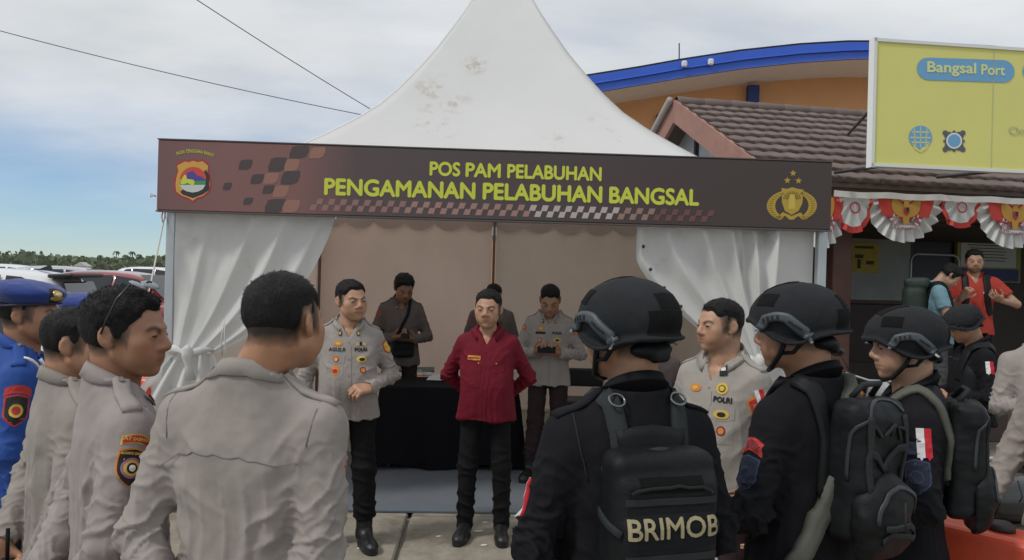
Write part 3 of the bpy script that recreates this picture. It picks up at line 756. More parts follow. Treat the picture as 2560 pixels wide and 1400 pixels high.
def collar(sp, m, open_=0.5, h=.034, fall=.037, spread=0.006, rad=(.0685, .067)):
    """stand and fall of a shirt collar, open at the throat"""
    V = []; Fc = []; nseg = 28; g = sp['neck']; tilt = .30
    for i in range(nseg + 1):
        t = i / nseg * 2 - 1; a = t * (math.pi - open_); f = abs(t) ** 3           # a=0 at the nape
        dx, dy = math.sin(a), math.cos(a); cz = 1.418 + .036 * math.cos(a)
        rx, ry = rad[0] * g, rad[1] * g + .0
        for rr, z in ((0, 0), (.0, h * (1 - .55 * f)), (.002, h * (1 - .55 * f) + .003), (.006 + spread * .3, h * .75 * (1 - .5 * f)), (.009 + spread * (1 + 1.2 * f), h - fall * (1 + .75 * f)), (.006 + spread * (1 + 1.2 * f), h - fall * (1 + .75 * f) - .001), (.003, -.006)):
            V.append((dx * (rx + rr) , NECK[1] - .004 + dy * (ry + rr), cz + z))
    for i in range(nseg):
        for j in range(7): a, b = i * 7 + j, i * 7 + (j + 1) % 7; Fc.append((a, a + 7, b + 7, b))
    Fc += [tuple(range(7)), tuple(range(nseg * 7, nseg * 7 + 7))[::-1]]
    for i in range(len(V)):                     # the fall lies on the cloth, not in it
        if i % 7 in (2, 3, 4, 5):
            loc, nrm, _, _ = sp['bvh'].find_nearest(Vector(V[i])); d = (Vector(V[i]) - loc).dot(nrm); need = .0075 if i % 7 in (3, 4) else .0045
            if d < need and abs(d) < .05: V[i] = tuple(np.array(loc) + np.array(nrm) * need)
    return mesh('collar', V, Fc, m, sp['shirt'], smooth=True)

def skeleton(arms, legs=None, sw=.174):
    B = {}
    for s, t in ((-1, 'R'), (1, 'L')):
        B['sh' + t] = A3(s * sw, .016, 1.338); B['hp' + t] = A3(s * .088, .005, .90); B['kn' + t] = A3(s * .098, -.012, .49); B['an' + t] = A3(s * .105, .020, .085)
    B.update({k: np.asarray(v, float) for k, v in arms.items() if len(k) == 3})
    if legs: B.update({k: np.asarray(v, float) for k, v in legs.items()})
    for t in 'RL':      # keep the bones their true length
        S = B['sh' + t]; E = S + unit(B['el' + t] - S) * .285; W_ = E + unit(B['wr' + t] - E) * .255; B['el' + t], B['wr' + t] = E, W_
    return B
ARMS = dict(
    down=dict(elR=(-.235, .03, 1.090), wrR=(-.235, -.03, 0.840), elL=(.235, .03, 1.090), wrL=(.235, -.03, 0.840)),
    behind=dict(elR=(-.285, .115, 1.115), wrR=(-.075, .185, 0.970), elL=(.285, .115, 1.115), wrL=(.075, .185, 0.970)),
    phone=dict(elR=(-.235, -.02, 1.090), wrR=(-.075, -.225, 1.130), elL=(.235, -.02, 1.090), wrL=(.075, -.225, 1.130)),
    belly=dict(elR=(-.245, .02, 1.100), wrR=(-.08, -.20, 1.040), elL=(.245, .02, 1.100), wrL=(.08, -.20, 1.020)),
    front=dict(elR=(-.225, .03, 1.090), wrR=(-.17, -.20, 0.990), elL=(.225, .03, 1.090), wrL=(.17, -.20, 0.990)),
)
def arms(a, **k): d = dict(ARMS[a]); d.update(k); return d
def person(label, crown, Y, yaw, arm='down', hands=None, head=(0, 0, 0), hs=1.0, skin=(.40, .215, .130), hair='crop', fade=.75, near=False, res=None,
           base=0.0, legs=True, legpose=None, girth=1.0, neck=1.0, beard=0.0, seed=0, height=None, eyes=True, name='person', at=None, group=None, nk=-.016, sw=.172, shift=0.0, lean=0.0):
    sp = dict(seed=seed, hs=hs, skin=skin, hair=bool(hair), fade=fade, girth=min(girth, 1.0), neck=neck, beard=beard, legs=legs)
    sp['h'] = (res or (.0044 if near else .0065)) * 1.13
    A_ = arm if isinstance(arm, dict) else ARMS[arm]
    B = skeleton(A_, legpose, sw); sp['sk'] = B
    hy, hp, hr = (math.radians(q) for q in head)
    Rh = rotz(hy) @ rotx(hp) @ roty(hr); sp['Rh'] = Rh; sp['Hc'] = NECK + Rh @ ((HOFF + A3(0, 0, nk)) * A3(1, 1, .55 + .45 * hs)); sp['Hc'] = sp['Hc'] + A3(shift, lean - .025 * math.sin(hp), 0)
    cr = sp['Hc'] + Rh @ A3(0, .014, .122 * ZS[2]) * hs
    # stand the figure where the photograph has it
    root = empty(name); sp['root'] = root; rz = math.radians(yaw)
    if at is None:
        tgt = P(crown[0], crown[1], Y); k = (tgt[2] - base) / cr[2]
        if height: k = height / cr[2]
        c2 = rotz(rz) @ cr * k; loc = A3(tgt[0] - c2[0], tgt[1] - c2[1], base)
    else: k = (height or 1.7) / 1.7; loc = np.array(at, float)
    root.location = loc; root.rotation_euler = (0, 0, rz); root.scale = (k, k, k); sp['k'] = k
    tag(root, label, 'person', group)
    for s, t in ((-1, 'R'), (1, 'L')): sp['foot' + t] = rotz((legpose or {}).get('turn' + t, s * .22)) @ A3(0, -1, 0)
    hd = []
    hands = hands or {}
    for s, t in ((-1, 'R'), (1, 'L')):
        q = hands.get(t, {})
        if q is None: continue
        f = unit(B['wr' + t] - B['el' + t]); f = unit(np.asarray(q.get('f', f), float))
        n = np.asarray(q.get('n', A3(-s, -.1, 0)), float); side = np.asarray(q.get('side', A3(0, -1, 0)), float)
        hd.append(dict(w=B['wr' + t] + f * .005, f=f, n=n, side=side, curl=q.get('curl', .38), s=q.get('s', 1.0), thumb=q.get('thumb', .5), spread=q.get('spread', .1)))
    sp['hands'] = hd
    sp['shown'] = ['shR', 'shL', 'elR', 'elL', 'wrR', 'wrL'] + (['hpR', 'hpL', 'knR', 'knL', 'anR', 'anL'] if legs else ['hpR', 'hpL'])
    sp['body'] = build_body(sp)
    Mh = Matrix.LocRotScale(Vector(sp['Hc']), Matrix(Rh.tolist()).to_quaternion(), Vector((hs, hs, hs * ZS[2]))); sp['Mh'] = Mh
    if hair:
        o = link('hair', hair_mesh(hair), root); o.matrix_local = Mh; sp['hairo'] = o
    if eyes:
        for s in (-1, 1):
            o = link('eye', eye_mesh(), sp['body']); o.matrix_local = Mh @ Matrix.Translation(Vector((s * .031, -.0792, .0030)))
    return sp
_EYE = []
def eye_mesh():
    if _EYE: return _EYE[0]
    mb = MB(); n = 12; k = 10; R = .0118
    V = [[R * math.sin(math.pi * i / k) * math.cos(2 * math.pi * j / n) * 1.12, -R * math.cos(math.pi * i / k), R * math.sin(math.pi * i / k) * math.sin(2 * math.pi * j / n) * .42] for i in range(k + 1) for j in range(n)]
    for i in range(k):
        for j in range(n): mb.m.append(1 if i < 4 else 0); mb.f.append((i * n + j, i * n + (j + 1) % n, (i + 1) * n + (j + 1) % n, (i + 1) * n + j))
    mb.v = [tuple(v) for v in V]
    o = mb.build('eye', [mat('eye_white', (.55, .5, .46), .25), mat('eye_iris', (.012, .008, .006), .15)], None, True)
    _EYE.append(o.data); bpy.data.objects.remove(o); return _EYE[0]
def shoes(sp, kind='boot'):
    for t in 'RL':
        A_ = sp['sk']['an' + t]; o = link(kind, boot_mesh(kind), sp['root']); d = sp['foot' + t]
        o.location = (A_[0], A_[1] - .02, max(0, A_[2] - .085)); o.rotation_euler = (0, 0, math.atan2(d[0], -d[1]))
# ================================================================== ground
CONC = mat('concrete', (.275, .243, .195), .9, bump=.5, bscale=55, var=.22, vscale=9.0, stain=((.15, .132, .105), 2.3, .52))
GRD = mat('ground_dirt', (.205, .188, .165), .95, bump=.4, bscale=8, var=.25, vscale=.8)
tag(mesh('ground', [(-3000, -60, -.035), (3000, -60, -.035), (3000, 4500, -.035), (-3000, 4500, -.035)], [(0, 1, 2, 3)], GRD), 'compacted ground running off to the far trees', 'ground', kind='structure')
pav = empty('pavement'); tag(pav, 'worn concrete slab pavement in front of the tent', 'pavement', kind='structure')
_slab = MB().box((0, 0, -.06), (1.235, 1.235, .06), bev=.012).build('slab', CONC, pav)
yaw_t = math.radians(2.2)
for i in range(-3, 4):
    for j in range(-3, 5):
        o = _slab if (i, j) == (-3, -3) else _slab.copy()
        if o is not _slab: COL.objects.link(o); o.parent = pav
        p = rotz(yaw_t) @ np.array([-.50 + 1.25 + i * 2.5, 5.47 - 1.25 + j * 2.5, 0])
        o.location = (p[0], p[1], random.uniform(-.004, .004)); o.rotation_euler = (random.uniform(-.0015, .0015), random.uniform(-.0015, .0015), yaw_t + random.choice((0, math.pi / 2, math.pi)))
# scraps of paper on the slabs
SCR = mat('paper_scrap', (.68, .66, .62), .8)
for (px, py, w, lb) in ((1158, 1310, .022, 'tiny white paper scrap left of the maroon-shirted man\'s shoes'), (1197, 1330, .034, 'small white paper scrap lying between the maroon-shirted man\'s shoes'), (1212, 1308, .02, 'white crumb of paper just behind the gap of the two black shoes'),
        (1210, 1365, .024, 'white paper crumb nearest the camera below the maroon-shirted man'), (900, 1373, .024, 'white paper crumb on the left slab near the booted officer'), (1097, 1343, .02, 'pale crumb beside the joint between two slabs')):
    g = G(px, py); tag(MB().prism([(-w, -w * .3), (w * .2, -w * .5), (w, .1 * w), (.3 * w, w * .5), (-.6 * w, w * .4)], (g[0], g[1], .005), (1, .2, 0), (-.2, 1, 0), (0, .1, 1), .003).build('paper_scrap', SCR), lb, 'paper scrap')

# ================================================================== tent
TU = np.array([math.cos(yaw_t), math.sin(yaw_t), 0]); TV = np.array([-math.sin(yaw_t), math.cos(yaw_t), 0]); ZU = np.array([0, 0, 1.0])
T0 = P(430, 600, 5.45); T0[2] = 0; TW, TD = 4.86, 5.0
tp = lambda u, v, z: T0 + TU * u + TV * v + ZU * z
ALU = mat('tent_aluminium', (.52, .54, .55), .38, metal=.6, var=.08, vscale=4)
WHT = mat('tent_canvas', (.80, .80, .79), .62, bump=.10, bscale=14, var=.05, vscale=1.3, trans=.22)
CURT = mat('curtain_canvas', (.76, .755, .735), .95, spec=.15, bump=.12, bscale=18, var=.06, vscale=2.0, trans=.30, stain=((.50, .47, .42), 1.9, .62))
tent = empty('pagoda_tent', T0); tag(tent, 'white peaked pagoda tent with brown lining behind the lettered banner', 'tent')
tm = Matrix.Translation(Vector(-T0))
def tbuild(mb, name, m, parent=None, smooth=False):
    mb.v = [tuple(np.array(p) - (T0 if parent is None or parent is tent or parent.parent is tent else 0)) for p in mb.v]
    return mb.build(name, m, parent or tent, smooth)
RT = rotz(yaw_t)
for (u, v) in ((0, 0), (TW, 0), (0, TD), (TW, TD)):
    tbuild(MB().box(tp(u, v, 1.19), (.033, .033, 1.19), RT, bev=.006).box(tp(u, v, .006), (.09, .09, .006), RT), 'pole', ALU)
for a, b in (((0, 0), (TW, 0)), ((0, TD), (TW, TD)), ((0, 0), (0, TD)), ((TW, 0), (TW, TD))):
    c = tp((a[0] + b[0]) / 2, (a[1] + b[1]) / 2, 2.345); h = (TW / 2 - .034, .028, .04) if a[1] == b[1] else (.028, TD / 2 - .034, .04)
    tbuild(MB().box(c, h, RT, bev=.006), 'beam', ALU)
# canopy: a square hung from its peak, hollow in section
prof = [(1.0, 2.37), (.93, 2.44), (.82, 2.62), (.72, 2.80), (.643, 2.95), (.55, 3.14), (.463, 3.35), (.39, 3.58), (.33, 3.80), (.27, 4.03), (.215, 4.27), (.16, 4.52), (.113, 4.76), (.075, 4.97), (.045, 5.12), (.03, 5.20)]
CAN = mat('canopy_canvas', (.87, .87, .865), .6, bump=.10, bscale=5, var=.035, vscale=.9, trans=.36)
t_ = CAN.node_tree; b_ = t_.nodes['Principled BSDF']
def add_blotch(M, centers, colr, amount):
    """weathered blotches of their own shape at given object-space spots"""
    t = M.node_tree; b = t.nodes['Principled BSDF']; src = b.inputs['Base Color'].links[0].from_socket
    co = t.nodes.new('ShaderNodeTexCoord')
    for (c, r, th) in centers:
        d = t.nodes.new('ShaderNodeVectorMath'); d.operation = 'DISTANCE'; d.inputs[1].default_value = tuple(c); t.links.new(co.outputs['Object'], d.inputs[0])
        f = t.nodes.new('ShaderNodeMapRange'); f.inputs['From Min'].default_value = r; f.inputs['From Max'].default_value = r * .4; t.links.new(d.outputs['Value'], f.inputs['Value'])
        n = t.nodes.new('ShaderNodeTexNoise'); n.inputs['Scale'].default_value = 5.5 / r * .4; n.inputs['Detail'].default_value = 7; n.inputs['Roughness'].default_value = .7; t.links.new(co.outputs['Object'], n.inputs['Vector'])
        g = t.nodes.new('ShaderNodeMapRange'); g.inputs['From Min'].default_value = th; g.inputs['From Max'].default_value = th + .10; t.links.new(n.outputs['Fac'], g.inputs['Value'])
        mu = t.nodes.new('ShaderNodeMath'); mu.operation = 'MULTIPLY'; t.links.new(f.outputs[0], mu.inputs[0]); t.links.new(g.outputs[0], mu.inputs[1])
        m2 = t.nodes.new('ShaderNodeMath'); m2.operation = 'MULTIPLY'; m2.inputs[1].default_value = amount; t.links.new(mu.outputs[0], m2.inputs[0])
        mx = t.nodes.new('ShaderNodeMix'); mx.data_type = 'RGBA'; t.links.new(m2.outputs[0], mx.inputs['Factor']); t.links.new(src, mx.inputs['A']); mx.inputs['B'].default_value = (*colr, 1); src = mx.outputs['Result']
    t.links.new(src, b.inputs['Base Color'])
add_blotch(CAN, [(np.array(P(1185, 165, 7.3)) - T0, .16, .46), (np.array(P(1100, 235, 7.0)) - T0, .34, .50), (np.array(P(1085, 330, 6.7)) - T0, .25, .53), (np.array(P(1480, 330, 6.6)) - T0, .5, .58)], (.56, .47, .36), .8)
ns = 24; V = []; Fc = []
cu, cv_ = TW / 2, TD / 2
from bisect import bisect
ps = np.array([q[0] for q in prof])[::-1]; pz = np.array([q[1] for q in prof])[::-1]
rows = np.concatenate([np.linspace(1, .3, 22), np.linspace(.28, .03, 18)])
for s in rows:
    z = float(np.interp(s, ps, pz))
    for side in range(4):
        for k in range(ns):
            t = k / ns * 2 - 1; a, b = [(t, -1), (1, t), (-t, 1), (-1, -t)][side]
            sag = 1 - .085 * (1 - t * t) * math.sin(math.pi * min(1, s)) ; rip = .012 * math.sin(t * 9 + side) * s * (1 - s)
            V.append(tp(cu + cu * s * a * (sag if abs(a) < 1 or True else 1), cv_ + cv_ * s * b * sag, z + rip) - T0)
nr = ns * 4
for i in range(len(rows) - 1):
    for k in range(nr): Fc.append((i * nr + k, i * nr + (k + 1) % nr, (i + 1) * nr + (k + 1) % nr, (i + 1) * nr + k))
Fc.append(tuple(range((len(rows) - 1) * nr, len(rows) * nr)))
canopy = mesh('canopy', V, Fc, CAN, tent, True)
# welded seams up the hips and mid panels
SEAM = mat('canopy_seam', (.77, .77, .765), .6, trans=.2)
for side in range(4):
    for tt in (-1.0,):
        mb = MB(); pts = []
        for i, s in enumerate(rows):
            k = side * ns + int(round((tt + 1) / 2 * ns)); pts.append(np.array(V[i * nr + k % nr]) + ZU * .003)
        for i in range(len(pts) - 1):
            a, b = pts[i], pts[i + 1]; w = [(1, 0), (0, 1), (1, 0), (0, 1)][side]; e = np.array([w[0], w[1], 0]) * .010 * (1 if i < 36 else .4)
            mb.add([a - e, a + e, b + e, b - e], [(0, 1, 2, 3)])
        mb.build('seam', CAN, canopy)
tbuild(MB().lathe([(.09, 5.16), (.10, 5.22), (.07, 5.30), (.02, 5.36), (.0, 5.37)], 16, tp(cu, cv_, 0)), 'peak_cap', ALU, None, True)
tbuild(MB().tube([tp(cu, cv_, 3.2), tp(cu, cv_, 5.2)], .035, 10), 'mast', ALU)
# valances, scalloped
for name, a, b in (('front', (0, 0), (TW, 0)), ('back', (TW, TD), (0, TD)), ('left', (0, TD), (0, 0)), ('right', (TW, 0), (TW, TD))):
    n = 60; V = []; Fc = []; off = {'front': -.045, 'back': -.045, 'left': -.045, 'right': -.045}[name]
    d = np.array([b[0] - a[0], b[1] - a[1]]); d = d / np.linalg.norm(d); nn = np.array([d[1], -d[0]])
    for i in range(n + 1):
        t = i / n; u, v = a[0] + (b[0] - a[0]) * t, a[1] + (b[1] - a[1]) * t; drop = .10 + .09 * abs(math.sin(math.pi * t * 12)) ** .7
        w = .045 + .012 * math.sin(t * 40)
        sgn = 1 if name in ('front', 'left', 'right') else -1
        V += [tp(u + nn[0] * .045, v + nn[1] * .045, 2.375) - T0, tp(u + nn[0] * w, v + nn[1] * w, 2.375 - drop) - T0]
    if name == 'back':
        V = [p - TV * .56 + ZU * .21 for p in V]
    for i in range(n): Fc.append((2 * i, 2 * i + 1, 2 * i + 3, 2 * i + 2))
    mesh('valance', V, Fc, mat('valance_brown', (.44, .345, .295), .8, trans=.1) if name == 'back' else WHT, tent, True)
# walls: brown lining, gently rippled
def wall(name, a, b, m, z0=.03, z1=2.33, seed=0, inset=.0):
    n = 40; V = []; Fc = []; k = 9
    for i in range(n + 1):
        t = i / n
        for j in range(k + 1):
            z = z0 + (z1 - z0) * j / k; u = a[0] + (b[0] - a[0]) * t; v = a[1] + (b[1] - a[1]) * t
            w = .035 * float(noise3(np.array([[t * 6 + seed, z * .8, seed]]))[0]) * math.sin(math.pi * j / k) ** .5 + .012 * math.sin(t * 31 + seed)
            nn = (TV if a[1] == b[1] else TU) * w; V.append(tp(u, v, z) + nn - T0)
    for i in range(n):
        for j in range(k): q = i * (k + 1) + j; Fc.append((q, q + k + 1, q + k + 2, q + 1))
    return mesh(name, V, Fc, m, tent, True)
LINL = mat('lining_rose_brown', (.80, .645, .56), .85, bump=.15, bscale=20, var=.06, vscale=1.2, trans=.28)
LINR = mat('lining_taupe', (.70, .595, .505), .85, bump=.15, bscale=20, var=.06, vscale=1.2, trans=.25)
wall('wall_panel', (.04, TD - .46), (TW / 2 - .025, TD - .46), LINL, seed=1, z1=2.56); wall('wall_panel', (TW / 2 + .025, TD - .46), (TW - .04, TD - .46), LINR, seed=2, z1=2.56)
wall('wall_panel', (.06, TD - .1), (.06, .06), LINR, seed=3); wall('wall_panel', (TW - .06, TD - .1), (TW - .06, .06), LINR, seed=4)
PIPE = mat('brown_pipe', (.13, .10, .085), .6)
for u in (.10, TW / 2, TW - .10): tbuild(MB().tube([tp(u, TD - .53, 0), tp(u, TD - .53, 2.55)], .019, 10), 'wall_post', PIPE)
# guy rope with its tied end
ROPE = mat('rope', (.58, .55, .50), .9)
r0, r1 = P(413, 532, 5.42), P(372, 735, 5.15); d_ = r1 - r0; e_ = r0 + d_ * (r0[2] / -d_[2])
tag(MB().tube([r0, r0 + (e_ - r0) * .5, e_], .006, 6).build('guy_rope', ROPE, None, True), 'pale guy rope slanting down from the tent\'s left front corner', 'rope')
tag(MB().tube([P(409, 525, 5.38), P(404, 540, 5.37), P(407, 556, 5.37), P(413, 545, 5.38), P(412, 527, 5.38)], .005, 6).tube([P(390, 492, 5.32), P(378, 484, 5.33), P(376, 492, 5.33), P(388, 488, 5.32)], .004, 6).build('tie_string', mat('string_pink', (.62, .36, .33), .9), None, True), 'pinkish string loops tied at the left end of the banner', 'string')

# curtains drawn to the poles
def curtain(name, label, topa, topb, zt, tie, tiew, n_fold, seed, sag, tail, knee=.05, fa=.024):
    """topa..topb along the beam (u), gathered at tie (u, v, z)"""
    nu, nv = 72, 34; V = []; Fc = []
    for i in range(nu + 1):
        s = i / nu; top = tp(topa + (topb - topa) * s, -.005, zt)
        tiep = tp(tie[0] + tiew * (s - .2), tie[1], tie[2] + .02 * math.sin(s * 5))
        for j in range(nv + 1):
            q = j / nv; kn = knee * s * s; eh = max(0.0, (q - kn) / (1 - kn)) ** (1.10 + .25 * s); p = top * (1 - eh) + tiep * eh; p[2] = top[2] + (tiep[2] - top[2]) * q
            p = p + ZU * (-sag * s * math.sin(math.pi * q) * .6)
            ph = n_fold * s * 2 * math.pi + .9 * math.sin(s * 7 + seed) + q * 1.2
            nz = float(noise3(np.array([[s * 7, q * 2.2, seed]]))[0])
            dep = (fa * (1 - 2 * abs(math.sin(ph / 2)) ** .9) + .05 * nz + .012 * float(noise3(np.array([[s * 16, q * 5, seed + 3]]))[0])) * (.25 + .75 * math.sin(math.pi * min(1, .15 + .8 * q))) * (1 - .55 * q)
            p = p - TV * (.035 + dep); V.append(p)
    for i in range(nu):
        for j in range(nv): a = i * (nv + 1) + j; Fc.append((a, a + 1, a + nv + 2, a + nv + 1))
    k0 = len(V); mv = 26
    for i in range(nu + 1):          # the tail below the tie
        s = i / nu
        for j in range(mv + 1):
            q = j / mv; z = tie[2] * (1 - q) + .04 * q; sp_ = tiew * (s - .2) + (tail[0] + (tail[1] - tail[0]) * s) * (1 - (1 - q) ** 2)
            dep = .06 * math.sin(n_fold * s * 2 * math.pi + seed + q) * (.3 + .7 * q) + .05 * float(noise3(np.array([[s * 6, q * 2, seed + 9]]))[0]) * q
            V.append(tp(tie[0] + sp_, tie[1] - .035 - dep, z + (.02 * math.sin(s * 5) if j == 0 else 0)))
    for i in range(nu):
        for j in range(mv): a = k0 + i * (mv + 1) + j; Fc.append((a, a + 1, a + mv + 2, a + mv + 1))
    o = tag(mesh(name, V, Fc, CURT, None, True), label, 'curtain')
    tb = MB(); tb.tube([tp(tie[0] + tiew * (q - .25) * 1.05, tie[1] - .04 - .075 * math.sin(math.pi * q), tie[2] + .016 * math.sin(q * 9)) for q in np.linspace(0, 1, 14)], [.022 + .010 * math.sin(q * 11) for q in np.linspace(0, 1, 14)], 9); kc = tp(tie[0] + tiew * .3, tie[1] - .13, tie[2]); tb.tube([kc + ZU * .05, kc + ZU * .02 - TV * .02, kc - ZU * .03 - TV * .015, kc - ZU * .10 + TU * .01, kc - ZU * .20 + TU * .03], [.012, .040, .036, .022, .034], 9)
    tb.build('tie_band', CURT, o, True)
    return o
lc = curtain('curtain', 'white canvas curtain swept left and knotted to the left front pole', .05, 1.20, 2.33, (.10, -.01, 1.17), .30, 4.2, 1.3, .30, (-.50, .22))
mb = MB(); mb.tube([P(560, 800, 5.3), P(553, 850, 5.28), P(556, 892, 5.28), P(564, 880, 5.28), P(562, 840, 5.28), P(561, 802, 5.3)], .004, 6); mb.build('cord_loop', ROPE, lc, True)
rc = curtain('curtain', 'white canvas curtain with eyelets swept right under the banner', TW - .34, TW - 1.42, 2.33, (TW - .46, -.03, 1.20), -.20, 5.2, 4.7, .0, (.05, -.16), knee=.34, fa=.062)
n = 16; k = 20; V = []; Fc = []
for i in range(n + 1):
    for j_ in range(k + 1):
        u_ = TW - .04 - .56 * i / n; z_ = 2.33 - 2.28 * j_ / k; V.append(tp(u_, .012 + .020 * math.sin(i * .9 + j_ * .12) * (j_ / k) + .03 * float(noise3(np.array([[i * .22, j_ * .18, 5.0]]))[0]), z_))
for i in range(n):
    for j_ in range(k): a = i * (k + 1) + j_; Fc.append((a, a + 1, a + k + 2, a + k + 1))
mesh('hanging_panel', V, Fc, CURT, rc, True)
# eyelets along the free edge
EYE_ = mat('eyelet', (.03, .03, .032), .5); cvx = rc.data.vertices
for jj in (9, 14, 18, 22, 26):
    c = np.array(cvx[69 * 35 + jj].co) - TV * .012; MB().lathe([(0, .004), (.013, .004), (.014, 0), (.0, 0)], 12, c, rotx(math.pi / 2)).build('eyelet', EYE_, rc, True)
# banner
BL, BR = P(393, 437, 5.30), P(2079, 497, 5.515); BZ0, BZ1 = 2.185, 2.690
bu = BR - BL; bu[2] = 0; BLEN = float(np.linalg.norm(bu)); bu = bu / BLEN; bv = np.cross(ZU, bu)     # bv points away from the viewer
ban = empty('banner_sign', (BL[0], BL[1], BZ0), math.atan2(bu[1], bu[0])); tag(ban, 'long dark brown banner lettered POS PAM PELABUHAN over the tent front', 'banner')
BMAT = bpy.data.materials.new('banner_print'); BMAT.use_nodes = True; t = BMAT.node_tree; b = t.nodes['Principled BSDF']; b.inputs['Roughness'].default_value = .42
co = t.nodes.new('ShaderNodeTexCoord'); sx = t.nodes.new('ShaderNodeSeparateXYZ'); t.links.new(co.outputs['Object'], sx.inputs[0])
rp = t.nodes.new('ShaderNodeMapRange'); rp.inputs['From Max'].default_value = BLEN; t.links.new(sx.outputs['X'], rp.inputs['Value'])
ra = t.nodes.new('ShaderNodeValToRGB'); t.links.new(rp.outputs[0], ra.inputs[0]); el = ra.color_ramp.elements
el[0].position = 0; el[0].color = (.185, .092, .088, 1); el[1].position = 1; el[1].color = (.056, .036, .032, 1)
for p_, c_ in ((.10, (.235, .112, .100, 1)), (.20, (.225, .108, .094, 1)), (.285, (.098, .068, .066, 1)), (.5, (.080, .058, .057, 1)), (.75, (.062, .042, .039, 1))):
    q = el.new(p_); q.color = c_
t.links.new(ra.outputs[0], b.inputs['Base Color'])
MB().box((BLEN / 2, .03, (BZ1 - BZ0) / 2), (BLEN / 2, .03, (BZ1 - BZ0) / 2), bev=.006).build('panel', BMAT, ban)
MB().box((BLEN / 2, .03, BZ1 - BZ0 + .005), (BLEN / 2 + .004, .034, .004)).box((BLEN / 2, .03, -.006), (BLEN / 2 + .004, .034, .005)).build('edge_trim', mat('banner_trim', (.10, .085, .085), .4), ban)
bp = lambda px, py: ((px - 397 - (py - 437) * -.03) / (2080 - 394) * BLEN, 0)
def bpt(px, py):
    """photograph pixel to banner (x, z)"""
    x = (px - 393) / (2079 - 393); top = 349 + x * 63; bot = 525 + x * 56
    # perspective along the board
    d0, d1 = 5.30, 5.515; X = x * d0 / (d1 + x * (d0 - d1)) if True else x
    return X * BLEN, (bot - py) / (bot - top) * (BZ1 - BZ0)
YEL = mat('print_yellow', (.62, .66, .06), .45); YED = mat('print_gold', (.60, .40, .045), .45)
def bflat(name, polys, mats, mi, lift=.004, parent=None):
    mb = MB()
    for poly, k in zip(polys, mi): mb.add([(x, -lift * .3 - .0004 * k, z) for x, z in poly], [tuple(range(len(poly)))], k)
    return mb.build(name, mats, parent or ban)
def btext(txt, x0, x1, yc, hpx, m, bold=.0):
    V, Fc = text_mesh(txt, 1.0, bold, extr=0.0, res=4); w = V[:, 0].max() - V[:, 0].min(); hh = V[:, 1].max() - V[:, 1].min()
    (xa, za), (xb, zb) = bpt(x0, yc[0]), bpt(x1, yc[1]); th = hpx / 172 * (BZ1 - BZ0)
    V2 = [((v[0] - V[:, 0].min()) / w * (xb - xa) + xa, -.0022 - v[2] * .5, (v[1] - V[:, 1].min()) / hh * th - th / 2 + za + (zb - za) * (v[0] - V[:, 0].min()) / w) for v in V]
    return mesh('lettering', V2, Fc, m, ban)
ln1 = lambda x: 424 + (x - 1073) / 430 * 16; ln2 = lambda x: 468 + (x - 811) / 937 * 31
for wd, a_, b_ in (('POS', 1073, 1150), ('PAM', 1163, 1251), ('PELABUHAN', 1267, 1503)): btext(wd, a_, b_, (ln1(a_), ln1(b_)), 36, YEL, .034)
for wd, a_, b_ in (('PENGAMANAN', 811, 1189), ('PELABUHAN', 1207, 1506), ('BANGSAL', 1523, 1748)): btext(wd, a_, b_, (ln2(a_), ln2(b_)), 43, YEL, .036)
# row of slanted checks, their tint turning along the row
cells = []; cmi = []; CK = [mat('check_rose', (.30, .155, .14), .5), mat('check_pink', (.36, .20, .175), .5), mat('check_pale', (.50, .42, .41), .5), mat('check_tan', (.30, .19, .15), .5), mat('check_wine', (.17, .065, .065), .5)]
for i in range(34):
    for rrow in (0, 1):
        x = 776 + i * 29.6 + (13 if rrow == 0 else 0) + 3; y = 505 + (x - 780) * .0335 + (0 if rrow == 0 else 15)
        if x > 1795: continue
        k = 0 if x < 1000 else 1 if x < 1320 else 2 if x < 1545 else 3 if x < 1625 else 4
        P4 = [bpt(x + 4, y - 7.5), bpt(x + 19, y - 7.0), bpt(x + 14, y + 7.5), bpt(x - 1, y + 7)]
        if rrow == 1: P4 = [bpt(x - 3 + 4, y - 7.5), bpt(x - 3 + 19, y - 7), bpt(x - 3 + 14, y + 7.5), bpt(x - 4, y + 7)]
        cells.append(P4); cmi.append(k)
bflat('check_row', cells, CK, [0] * 0 + cmi)
DKC = mat('check_dark', (.075, .054, .053), .5); BRC = mat('check_brown', (.32, .155, .115), .5)
def leafsq(cx, cy, w, h): return [bpt(cx - w * .35, cy - h * .42), bpt(cx - w * .1, cy - h * .5), bpt(cx + w * .5, cy - h * .5), bpt(cx + w * .5, cy - h * .1), bpt(cx + w * .35, cy + h * .35), bpt(cx + w * .1, cy + h * .5), bpt(cx - w * .5, cy + h * .5), bpt(cx - w * .5, cy + h * .1)]
dk = [leafsq(613, 413, 34, 26), (leafsq(693, 413, 46, 36)), leafsq(643, 449, 33, 25), leafsq(569, 467, 22, 19), leafsq(672, 475, 30, 22), leafsq(622, 504, 24, 18), leafsq(746, 382, 48, 32), leafsq(726, 446, 48, 34), leafsq(690, 516, 52, 34), leafsq(756, 413, 40, 30), leafsq(712, 478, 40, 30), leafsq(752, 478, 46, 30), leafsq(770, 448, 40, 30), leafsq(742, 510, 40, 28)]
br = [leafsq(792, 384, 40, 28), leafsq(729, 414, 38, 30), leafsq(678, 447, 38, 28), leafsq(703, 480, 40, 30), leafsq(730, 517, 44, 32)]
for q in dk[:9]: bflat('dark_check', [q], [DKC], [0], .003)
for q in br: bflat('brown_check', [q], [BRC], [0], .0045)
